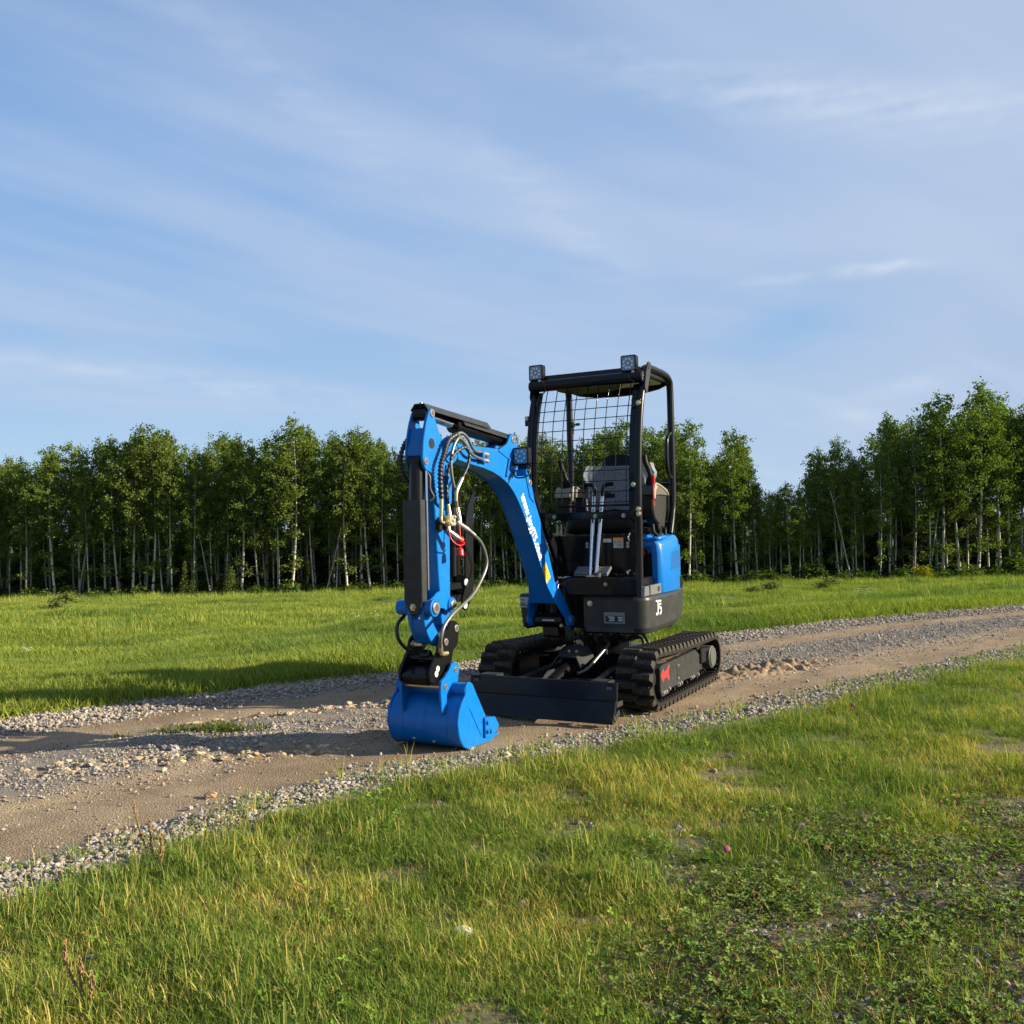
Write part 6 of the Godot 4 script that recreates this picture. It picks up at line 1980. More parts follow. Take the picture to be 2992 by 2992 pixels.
func make_woods():
	var edge := []; var inner := []; var thin := []; var spr := []
	for k in 6: edge.append(aspen(1, 100 + k))
	for k in 5: inner.append(aspen(0, 200 + k))
	for k in 3: thin.append(aspen(2, 300 + k))
	for k in 2: spr.append(spruce(400 + k))
	var r := RandomNumberGenerator.new(); r.seed = 77
	# the pale-stemmed trees that stand out along the front
	var front := [
		[-24.75, 0.98, 1.00, "pale-trunked aspen, the left one of the bright pair at the front of the left stand"],
		[-23.75, 0.93, 1.02, "pale-trunked aspen, the right one of the bright pair at the front of the left stand"],
		[-22.55, 0.96, 1.03, "aspen with a leaning pale stem just right of the bright pair of trunks"],
		[-13.75, 1.00, 1.04, "tall pale-stemmed aspen whose crown rises highest in the left stand"],
		[-14.6, 0.97, 0.98, "aspen with a straight bright stem beside the tallest tree of the left stand"],
		[-28.6, 1.0, 0.98, "aspen with a lone bright bole at the far left of the wood"],
		[-16.9, 0.97, 0.98, "slim aspen with a clean pale bole in the middle of the left stand"],
		[-10.3, 0.96, 0.97, "aspen with a bare pale bole a little left of the excavator's arm"],
		[14.0, 1.0, 1.0, "broad leafy aspen at the gap in the wood, right of the excavator"],
		[29.0, 1.0, 1.03, "full-crowned aspen that towers over the right stand"],
		[26.9, 1.0, 1.04, "narrow tall aspen left of the highest crown in the right stand"],
		[17.4, 1.0, 0.95, "short dark aspen at the left end of the right stand, beside the gap"]]
	for f in front:
		var z: float = -59.2 + r.randf_range(-0.5, 0.5)
		var y := land(f[0], z)
		var h: float = lookup(TOP_X, TOP_H, f[0]) + CAM_H - y
		tree("aspen_tree", edge[r.randi() % 6], Vector3(f[0], y - 0.05, z), h * f[2], r.randf() * TAU, 0.96 * f[1] * 1.05, f[3], "aspen", "")
	var put_tree := func(x: float, z: float, row: int):
		var y := land(x, z)
		var xx := x * 60.0 / -z
		var h: float = (lookup(TOP_X, TOP_H, xx) * -z / 60.0 + CAM_H - y) * r.randf_range(0.78, 1.02)
		if xx > 14.9 and xx < 17.0: h = clampf(h, 5.0, 6.4)
		var kinds := edge if row == 0 else inner
		if row > 0 and r.randf() < 0.35: kinds = thin
		var where: String
		if xx < -25.5: where = "left of the bright pair of trunks"
		elif xx < -18.0: where = "between the bright trunks and the lone spruce"
		elif xx < -11.5: where = "around the tallest crown of the left stand"
		elif xx < -6.0: where = "just left of the excavator's upright arm"
		elif xx < 0.6: where = "seen between the excavator's arm and its canopy"
		elif xx < 7.6: where = "seen through the canopy's mesh guard"
		elif xx < 16.2: where = "between the canopy and the gap in the wood"
		elif xx < 22.5: where = "on the rising left half of the right stand"
		elif xx < 28.2: where = "around the narrow tall aspen of the right stand"
		else: where = "right of the towering crown in the right stand"
		var depth := "leafy front-row aspen %s" % where if row == 0 else "slender aspen deeper in the wood %s" % where
		tree("aspen_tree", kinds[r.randi() % kinds.size()], Vector3(x, y - 0.05, z), h, r.randf() * TAU, r.randf_range(0.66, 0.98) * (0.92 if row == 0 else 1.08), depth, "aspen", "aspens " + where + (", front row" if row == 0 else ", deeper rows"))
	var x := -37.0
	while x < 38.0:
		var skip := false
		for f in front:
			if absf(f[0] - x) < 0.45: skip = true
		if not skip: put_tree.call(x, -60.0 + r.randf_range(-1.0, 1.1), 0)
		x += r.randf_range(0.45, 1.0)
	for row in 4:
		x = -41.0
		while x < 42.0:
			var z := -62.2 - row * 2.3 + r.randf_range(-1.0, 1.0)
			var xx := x * 60.0 / -z
			put_tree.call(x, z, row + 1)
			x += r.randf_range(1.35, 2.3) * (1.45 if x > 17 else 1.0)
	# dead leaning poles among the trunks
	for q in [[-27.4, 11.0, 5.2, "dead grey pole leaning right among the trunks at the far left of the wood"], [-19.0, -9.0, 6.0, "dead bare aspen leaning left beside the young spruces"], [-11.9, 15.0, 4.4, "broken dead stem leaning right, left of the excavator's arm"], [21.3, -13.0, 6.2, "dead bare stem leaning left in the right stand"], [26.0, 8.0, 5.0, "dead bare stem leaning right below the tall crowns of the right stand"]]:
		var z := -59.6
		var o := thing("dead_aspen", q[3], "dead tree", Vector3(q[0], land(q[0], z) - 0.1, z))
		o.rotation_degrees = Vector3(4.0, 0.0, -q[1])
		var g := Geo.new(); g.col = Color(0.30, 0.28, 0.24)
		g.tube([Vector3.ZERO, Vector3(0.05, q[2] * 0.5, 0), Vector3(0, q[2], 0.04)], 0.055, 6, 0.0, 0.45)
		part("trunk", g.mesh(), M.bark, o)
		for k in 6:
			g = Geo.new(); g.col = Color(0.26, 0.24, 0.20)
			var y: float = q[2] * r.randf_range(0.35, 0.95)
			var az := r.randf() * TAU
			g.tube([Vector3(0.04, y, 0), Vector3(cos(az) * 0.5, y + 0.25, sin(az) * 0.5), Vector3(cos(az) * 0.9, y + 0.3, sin(az) * 0.9)], 0.014, 4, 0.0, 0.4)
			part("branch", g.mesh(), M.bark, o)
	# young spruces at the foot of the left stand
	for q in [[-20.3, 2.5, "tallest young spruce at the foot of the left stand"], [-19.8, 1.9, "small young spruce just right of the tallest one under the aspens"], [-17.5, 2.9, "young spruce standing alone among the trunks of the left stand"]]:
		var z := -58.6
		tree("young_spruce", spr[0], Vector3(q[0], land(q[0], z) - 0.05, z), q[1], r.randf() * TAU, 1.15, q[2], "spruce", "")
	# the dark depth of the wood: spruces and brush too many to count
	var buf := PackedFloat32Array(); var buf2 := PackedFloat32Array(); var buf3 := PackedFloat32Array()
	x = -60.0
	while x < 62.0:
		for row in 5:
			var z := -69.0 - row * 3.0 + r.randf_range(-1.4, 1.4)
			var px := x + r.randf_range(-0.8, 0.8)
			var y := land(px, z)
			var xx := px * 60.0 / -z
			var h := r.randf_range(4.0, 7.4)
			if xx > 17: h = r.randf_range(4.2, 7.2)
			if xx > 14.2 and xx < 17.6: h = r.randf_range(3.6, 5.2)
			put(buf, Transform3D(Basis(Vector3.UP, r.randf() * TAU).scaled(Vector3(h / 10 * 1.7, h / 10, h / 10 * 1.7)), Vector3(px, y - 0.1, z)), Color.WHITE)
		x += 1.35
	var dark := copies("wood", spr[0][1], M.leaf, buf, self)
	tag(dark, "spruce thicket that fills the depth of the wood behind the trunks", "wood", "", "stuff")
	# undergrowth along the foot of the trees
	var sh := bush(31, 420, Color(0.06, 0.10, 0.024), Color(0.13, 0.17, 0.045), 0.14)
	for k in 900:
		var px := r.randf_range(-42, 44)
		var z := -58.2 - absf(r.randfn(0, 4.0))
		var sc := r.randf_range(0.3, 1.2) + (0.8 if r.randf() < 0.06 else 0.0)
		put(buf2, Transform3D(Basis(Vector3.UP, r.randf() * TAU).scaled(Vector3(sc * 1.3, sc, sc * 1.3)), Vector3(px, land(px, z) - 0.05, z)), Color.WHITE * r.randf_range(0.7, 1.1))
	var un := copies("undergrowth", sh, M.leaf, buf2, self)
	tag(un, "low leafy undergrowth along the foot of the aspen trunks", "undergrowth", "", "stuff")
	# shrubs of the meadow that can be told apart
	var gold := bush(41, 700, Color(0.20, 0.19, 0.03), Color(0.30, 0.24, 0.03), 0.10)
	var o := thing("goldenrod_shrub", "yellow-green shrub at the meadow's far edge below the right stand", "shrub", Vector3(24.0, land(24.0, -55.5), -55.5))
	part("foliage", gold, M.leaf, o); part("stems", twigs(42, 9, 0.7), M.bark, o)
	o.scale = Vector3(1.5, 1.15, 1.5)
	var low := bush(43, 500, Color(0.09, 0.13, 0.03), Color(0.17, 0.17, 0.06), 0.10)
	for q in [[8.9, -33.0, 0.85, "dark low rose bush in the meadow just right of the excavator"], [7.1, -28.5, 0.7, "brownish low bush in the meadow close behind the blue fender"], [13.6, -41.0, 0.9, "dark green clump in the meadow below the gap in the wood"], [10.9, -33.5, 0.6, "small dark clump in the meadow left of the lone pale weed"], [18.8, -33.0, 0.7, "reddish low bush at the right of the meadow above the gravel"], [-16.2, -34.0, 0.9, "dark tuft of tall growth at the left of the meadow"], [-11.2, -23.0, 0.55, "low dark clump in the meadow at the left, nearer the track"], [25.8, -41.0, 0.8, "broad low bush near the right end of the meadow"]]:
		o = thing("low_bush", q[3], "bush", Vector3(q[0], land(q[0], q[1]) - 0.02, q[1]), r.randf() * TAU)
		part("foliage", low, M.leaf, o); part("stems", twigs(44, 7, 0.6), M.bark, o)
		o.scale = Vector3(q[2] * 1.3, q[2] * 0.75, q[2] * 1.3)

# ---------------------------------------------------------------- grass, clover
func blade_tuft(sd: int, n: int, h: float, w: float, spread: float, seg: int, dry: float, droop := 0.5) -> ArrayMesh:
	var r := RandomNumberGenerator.new(); r.seed = sd
	var g := blank()
	for k in n:
		var az := r.randf() * TAU
		var o := Vector3(r.randfn(0, 1), 0, r.randfn(0, 1)) * spread * 0.5
		var hh := h * r.randf_range(0.45, 1.15)
		var ww := w * r.randf_range(0.7, 1.25)
		var lean := Vector3(cos(az), 0, sin(az)) * r.randf_range(0.05, droop) * hh
		var sdw := Vector3(-sin(az + r.randf_range(-0.9, 0.9)), 0, cos(az + r.randf_range(-0.9, 0.9))) * ww * 0.5
		var green := Color(0.092, 0.140, 0.034).lerp(Color(0.160, 0.190, 0.054), r.randf())
		var straw := Color(0.36, 0.28, 0.12).lerp(Color(0.26, 0.22, 0.085), r.randf())
		var isdry := r.randf() < dry
		var c := straw if isdry else green
		var prev_l := o - sdw; var prev_r := o + sdw
		for s in seg:
			var t := float(s + 1) / seg
			var p := o + Vector3(0, hh * (t - 0.25 * t * t * (lean.length() / hh + 0.2)), 0) + lean * t * t
			var ws := sdw * (1.0 - t * t * 0.9)
			var l := p - ws; var q := p + ws
			var nn := (q - l).cross(p - (prev_l + prev_r) * 0.5).normalized()
			if s == seg - 1:
				g.v.append_array([prev_l, p, prev_r]); g.n.append_array([nn, nn, nn])
				for e in 3: g.c.append(c)
			else:
				g.v.append_array([prev_l, l, prev_r, prev_r, l, q]); g.n.append_array([nn, nn, nn, nn, nn, nn])
				for e in 6: g.c.append(c)
			prev_l = l; prev_r = q
	return mesh_of(g)

func clover_patch(sd: int, n: int) -> ArrayMesh:
	# three-part leaves on short stalks, spread on a hand's breadth
	var r := RandomNumberGenerator.new(); r.seed = sd
	var g := blank()
	for k in n:
		var o := Vector3(r.randfn(0, 0.045), 0, r.randfn(0, 0.045))
		var hh := r.randf_range(0.006, 0.030)
		var tilt := Basis(Vector3(r.randf_range(-1, 1), 0, r.randf_range(-1, 1)).normalized(), r.randf_range(0.0, 1.05))
		var s := r.randf_range(0.0042, 0.0085)
		var c := Color(0.105, 0.165, 0.034).lerp(Color(0.200, 0.260, 0.070), r.randf())
		if r.randf() < 0.20: c = Color(0.15, 0.105, 0.050).lerp(Color(0.21, 0.17, 0.075), r.randf())
		var top := o + Vector3(r.randf_range(-0.01, 0.01), hh, r.randf_range(-0.01, 0.01))
		var a0 := r.randf() * TAU
		for l in 3:
			var a := a0 + TAU * l / 3
			var d := tilt * Vector3(cos(a), 0.12, sin(a)); var e := tilt * Vector3(-sin(a), 0, cos(a)); var up := tilt * Vector3.UP
			var p0 := top; var p1 := top + d * s * 0.7 + e * s * 0.55 + up * s * 0.12; var p2 := top + d * s * 1.45 + e * s * 0.22; var p3 := top + d * s * 1.45 - e * s * 0.22; var p4 := top + d * s * 0.7 - e * s * 0.55 + up * s * 0.12
			var pm := top + d * s * 0.8 - up * s * 0.08
			for t in [[p0, p1, pm], [p1, p2, pm], [p2, p3, pm], [p3, p4, pm], [p4, p0, pm]]:
				var nn: Vector3 = (t[1] - t[0]).cross(t[2] - t[0]).normalized()
				if nn.dot(up) < 0: nn = -nn
				g.v.append_array([t[0], t[2], t[1]]); g.n.append_array([nn, nn, nn])
				for q in 3: g.c.append(c)
	return mesh_of(g)

func make_grass():
	var r := RandomNumberGenerator.new(); r.seed = 5
	# --- the near verge, where single blades show
	var near := []; var bufs := []
	for k in 4: near.append(blade_tuft(500 + k, 13, 0.050, 0.0026, 0.038, 4, 0.16, 1.35)); bufs.append(PackedFloat32Array())
	for k in 2: near.append(blade_tuft(510 + k, 12, 0.050, 0.0022, 0.040, 3, 0.78, 1.3)); bufs.append(PackedFloat32Array())
	for k in 2: near.append(blade_tuft(520 + k, 9, 0.090, 0.0029, 0.036, 5, 0.12, 1.15)); bufs.append(PackedFloat32Array())
	var clov := []; var cb := []
	for k in 3: clov.append(clover_patch(530 + k, 12)); cb.append(PackedFloat32Array())
	var n := 0
	for it in 190000:
		var z := -1.15 - 8.2 * pow(r.randf(), 1.25)
		var half := 0.72 * -z + 1.2
		var x := r.randf_range(-half, half + 0.6)
		var a := across(x, z)
		if a.y > 0.0:
			# stray tufts in the stones of the verge
			if a.y > 0.10 or r.randf() > 0.05: continue
		if a.y < 0.0 and -z > 3.0 and r.randf() > clampf(4.2 / -z, 0.0, 1.0) + 0.15: continue
		var cl := clover(x, z)
		var patch := nz2.get_noise_2d(x * 1.7 + 30.0, z * 1.7)
		var patch2 := nz.get_noise_2d(x * 0.8 - 7.0, z * 0.8)
		var edge_t := 1.0 - smoothstep(0.0, 0.35, a.z)
		var y := land(x, z) if a.y < 0.0 else 0.02
		if r.randf() < cl * 0.92:
			var stony := smoothstep(0.9, 1.6, x + (z + 2.6) * 0.6)
			var gap := nz.get_noise_2d(x * 2.6, z * 2.6 + 4.0) < 0.02 + 0.42 * stony
			if gap and r.randf() < 0.86:
				if r.randf() < 0.35: put(bufs[4 + r.randi() % 2], Transform3D(Basis(Vector3.UP, r.randf() * TAU).scaled(Vector3(1.0, 0.35, 1.0)), Vector3(x, y - 0.004, z)), Color(0.75, 0.64, 0.56) * r.randf_range(0.5, 1.0))
				elif r.randf() < 0.10: put(cb[r.randi() % 3], Transform3D(Basis(Vector3.UP, r.randf() * TAU).scaled(Vector3.ONE * r.randf_range(0.8, 1.3)), Vector3(x, y, z)), Color.WHITE * r.randf_range(0.85, 1.2))
				continue
			if r.randf() < clampf(0.40 + 0.9 * nz2.get_noise_2d(x * 2.2, z * 2.2 + 8.0), 0.10, 0.80):
				if r.randf() < 0.62: put(cb[r.randi() % 3], Transform3D(Basis(Vector3.UP, r.randf() * TAU).scaled(Vector3.ONE * r.randf_range(0.8, 1.5)), Vector3(x, y, z)), Color.WHITE * r.randf_range(0.7, 1.2))
				continue
			if r.randf() < 0.55: continue
		if r.randf() < 0.0015 + 0.006 * edge_t + (0.012 if patch2 < -0.32 else 0.0):
			put(cb[r.randi() % 3], Transform3D(Basis(Vector3.UP, r.randf() * TAU).scaled(Vector3.ONE * r.randf_range(0.9, 1.4)), Vector3(x, y + 0.014, z)), Color(1.0, 1.20, 0.65) * r.randf_range(0.8, 1.15))
			continue
		# small bare spots
		var bare := patch * 0.5 + nz.get_noise_2d(x * 3.3, z * 3.3 + 70.0) < -0.40 and edge_t < 0.3
		if bare and r.randf() < 0.5: continue
		var kind := r.randi() % 4
		if r.randf() < clampf(0.17 + patch2 * 0.8, 0.04, 0.55) * (1.0 - edge_t): kind = 4 + r.randi() % 2
		elif bare: kind = 4 + r.randi() % 2
		elif r.randf() < clampf(0.04 + patch * 0.25 + edge_t * 0.30, 0.0, 0.45): kind = 6 + r.randi() % 2
		var sc := r.randf_range(0.7, 1.25) * (1.0 + 0.25 * patch + 0.12 * edge_t) * (0.6 if bare else 1.0)
		if cl > 0.3: sc *= 0.75
		var tint := Color(1.08, 1.24, 0.95).lerp(Color(1.72, 1.62, 1.20), clampf(0.5 + patch2 * 1.0, 0, 1)) * r.randf_range(0.82, 1.12)
		put(bufs[kind], Transform3D(Basis(Vector3.UP, r.randf() * TAU).scaled(Vector3(sc, sc, sc)), Vector3(x, y - 0.006, z)), tint)
		n += 1
	var gr := Node3D.new(); gr.name = "grass"; add_child(gr)
	tag(gr, "mown grass of the near verge, green with straw-coloured patches", "grass", "", "stuff")
	for k in near.size(): copies("grass_blades", near[k], M.blade, bufs[k], gr)
	var cg := Node3D.new(); cg.name = "clover"; add_child(cg)
	tag(cg, "low clover over trodden stony ground at the near right", "clover", "", "stuff")
	for k in clov.size(): copies("clover_leaves", clov[k], M.blade, cb[k], cg)
	# --- the meadow beyond the track
	var far := []; var fb := []
	for k in 3: far.append(blade_tuft(600 + k, 26, 0.085, 0.0055, 0.10, 3, 0.05, 0.85)); fb.append(PackedFloat32Array())
	for k in 2: far.append(blade_tuft(610 + k, 28, 0.20, 0.013, 0.34, 3, 0.07, 0.9)); fb.append(PackedFloat32Array())
	for k in 2: far.append(blade_tuft(620 + k, 22, 0.50, 0.018, 0.32, 3, 0.25, 0.45)); fb.append(PackedFloat32Array())
	for it in 230000:
		var u := r.randf()
		var z := -5.0 - 56.5 * pow(u, 1.9)
		var half := 0.62 * -z + 2.0
		var x := r.randf_range(-half, half)
		var a := across(x, z)
		if a.y < 1.0: continue
		var dist := -z
		var patch := nz2.get_noise_2d(x * 0.35 + 30.0, z * 0.35)
		var patch2 := nz.get_noise_2d(x * 0.16 - 7.0, z * 0.16)
		var kind := r.randi() % 3
		var sc := r.randf_range(0.75, 1.25)
		if dist > 15.0: kind = 3 + r.randi() % 2; sc *= 0.62
		var edge_t := 1.0 - smoothstep(0.0, 0.4, a.z)
		sc *= minf(1.5, 1.0 + 0.75 * maxf(patch, -0.6) + 0.30 * nz2.get_noise_2d(x * 1.3, z * 1.3) + 0.15 * edge_t)
		if dist > 48.0 and r.randf() < 0.10 + 0.25 * smoothstep(54.0, 60.0, dist): kind = 5 + r.randi() % 2; sc = r.randf_range(0.4, 1.0)
		elif dist > 13.0 and r.randf() < 0.006 + (0.02 if patch > 0.2 else 0.0): kind = 5 + r.randi() % 2; sc = r.randf_range(0.3, 0.6)
		var tint := Color(1.02, 1.16, 1.00).lerp(Color(1.92, 1.74, 1.32), clampf(0.55 + patch2 * 1.3 + patch * 0.5 + 0.35 * nz.get_noise_2d(x * 0.8, z * 0.5), 0, 1)) * r.randf_range(0.85, 1.12)
		put(fb[kind], Transform3D(Basis(Vector3.UP, r.randf() * TAU).scaled(Vector3(sc, sc, sc)), Vector3(x, land(x, z) - 0.01, z)), tint)
	var mg := Node3D.new(); mg.name = "meadow_grass"; add_child(mg)
	tag(mg, "bright green meadow grass between the track and the wood", "grass", "", "stuff")
	for k in far.size(): copies("grass_blades", far[k], M.blade, fb[k], mg)

# ---------------------------------------------------------------- stones
func stone_mesh(sd: int, flatness: float, tone := Color.WHITE) -> ArrayMesh:
	var r := RandomNumberGenerator.new(); r.seed = sd
	var f := FastNoiseLite.new(); f.seed = sd; f.frequency = 0.9
	var g := Geo.new(); g.col = tone
	var nu := 7; var nv := 4
	var pts := []
	for i in nv + 1:
		var row := []
		for k in nu:
			var a := PI * i / nv - PI / 2; var b := TAU * k / nu + i * 0.4
			var d := Vector3(cos(a) * cos(b), sin(a), cos(a) * sin(b))
			row.append(d * (0.5 + 0.26 * f.get_noise_3d(d.x * 1.4, d.y * 1.4, d.z * 1.4)) * Vector3(1.2, flatness, 0.85))
		pts.append(row)
	for i in nv:
		for k in nu:
			var j := (k + 1) % nu
			var m: Vector3 = (pts[i][k] + pts[i + 1][j]) * 0.5
			if i > 0: g.flat(pts[i][k], pts[i][j], pts[i + 1][j], m)
			if i < nv - 1 or true: g.flat(pts[i][k], pts[i + 1][j], pts[i + 1][k], m)
	return g.mesh()

func make_gravel():
	var r := RandomNumberGenerator.new(); r.seed = 9
	var ms := []; var near := []; var crown := []; var farv := []; var lane := []
	for k in 5:
		ms.append(stone_mesh(700 + k, 0.55 + 0.07 * k))
		near.append(PackedFloat32Array()); crown.append(PackedFloat32Array()); farv.append(PackedFloat32Array()); lane.append(PackedFloat32Array())
	var col := func() -> Color:
		var q := r.randf()
		var c := Color(0.36, 0.335, 0.30)
		if q < 0.30: c = Color(0.46, 0.44, 0.40)
		elif q < 0.48: c = Color(0.27, 0.265, 0.265)
		elif q < 0.62: c = Color(0.42, 0.335, 0.24)
		elif q < 0.70: c = Color(0.19, 0.185, 0.19)
		elif q < 0.74: c = Color(0.36, 0.23, 0.15)
		return c.lerp(Color(0.34, 0.25, 0.16), r.randf() * 0.6) * r.randf_range(0.50, 0.86)
	var lay := func(buf: Array, s: float, t: float, size: float, lift: float):
		var q := place(s, t)
		var y := road_h(s, t, q.x, q.y) + 0.004
		if t < 0.0: y = maxf(land(q.x, q.y), y - 0.02)
		if t > 1.0: y = land(q.x, q.y)
		var b := Basis.from_euler(Vector3(r.randf_range(-0.5, 0.5), r.randf() * TAU, r.randf_range(-0.5, 0.5)))
		b = b.scaled(Vector3.ONE * size)
		put(buf[r.randi() % 5], Transform3D(b, Vector3(q.x, y + size * lift, q.y)), col.call())
	# heaped verges
	for it in 60000:
		var s := -2.6 + 15.0 * pow(r.randf(), 1.5)
		var w := r.randf()
		var t := -0.045 + 0.195 * w + 0.025 * r.randfn(0, 1) * w
		var n := nz2.get_noise_2d(s * 2.0, t * 20.0)
		if t > 0.12 and r.randf() < 0.7 - n: continue
		lay.call(near, s, t, (0.006 + 0.018 * pow(r.randf(), 2.2)) * (1.0 if s < 4 else 1.15), r.randf_range(0.0, 0.5))
	for it in 42000:
		var s := -1.0 + 16.0 * pow(r.randf(), 1.35)
		var t := 1.02 - 0.16 * r.randf() * (0.75 + 0.5 * r.randf())
		if t < 0.90 and r.randf() < 0.45: continue
		lay.call(farv, s, t, 0.009 + 0.019 * pow(r.randf(), 2.2), r.randf_range(0.0, 0.5))
	# fine stone on the crown, a scatter in the lanes
	for it in 60000:
		var s := -2.6 + 16.0 * pow(r.randf(), 1.35)
		var t := 0.50 + 0.095 * r.randfn(0, 1)
		if t < 0.28 or t > 0.74: continue
		var q := place(s, t)
		if nz.get_noise_2d(q.x * 1.3, q.y * 1.3) > 0.16 and s < 4.5 and r.randf() < 0.8: continue
		lay.call(crown, s, t, 0.005 + 0.010 * pow(r.randf(), 2.4) + (0.014 if r.randf() < 0.02 else 0.0), r.randf_range(0.0, 0.5))
	for it in 5200:
		var s := -2.6 + 14.0 * pow(r.randf(), 1.3)
		var t := r.randf_range(0.10, 0.92)
		lay.call(lane, s, t, 0.005 + 0.013 * pow(r.randf(), 3.0), r.randf_range(0.0, 0.4))
	# pebbles showing through the clover
	for it in 11000:
		var z := r.randf_range(-4.0, -1.3); var x := r.randf_range(0.1, 3.4)
		if clover(x, z) < 0.5: continue
		if nz.get_noise_2d(x * 2.6, z * 2.6 + 4.0) > 0.0 + 0.4 * smoothstep(0.9, 1.6, x + (z + 2.6) * 0.6) and r.randf() < 0.85: continue
		var sz := 0.008 + 0.020 * pow(r.randf(), 2.0)
		put(lane[r.randi() % 5], Transform3D(Basis.from_euler(Vector3(r.randf(), r.randf() * TAU, r.randf() * 0.5)).scaled(Vector3.ONE * sz), Vector3(x, land(x, z) + sz * 0.12, z)), col.call() * 0.72)
	for it in 900:
		var z := r.randf_range(-4.5, -1.4); var x := r.randf_range(-2.6, 1.2)
		if across(x, z).y > 0.0 or nz2.get_noise_2d(x * 1.7 + 30.0, z * 1.7) * 0.5 + nz.get_noise_2d(x * 3.3, z * 3.3 + 70.0) > -0.36: continue
		var sz := 0.012 + 0.022 * pow(r.randf(), 2.0)
		put(lane[r.randi() % 5], Transform3D(Basis.from_euler(Vector3(r.randf(), r.randf() * TAU, r.randf() * 0.5)).scaled(Vector3.ONE * sz), Vector3(x, land(x, z) + sz * 0.12, z)), col.call() * 0.72)
	for e in [["gravel", near, "pale stones heaped along the near edge of the track"], ["gravel", farv, "pale stones heaped along the meadow edge of the track"], ["gravel", crown, "fine grey gravel on the crown between the wheel lanes"], ["pebbles", lane, "loose pebbles scattered on the dirt lanes and bare patches"]]:
		var o := Node3D.new(); o.name = numbered(e[0], self); add_child(o, true)
		tag(o, e[2], "gravel", "", "stuff")
		for k in 5: copies("stones", ms[k], M.stone, e[1][k], o)

# ---------------------------------------------------------------- small things one can point to
func clod_mesh(sd: int) -> ArrayMesh:
	return stone_mesh(sd, 0.7)

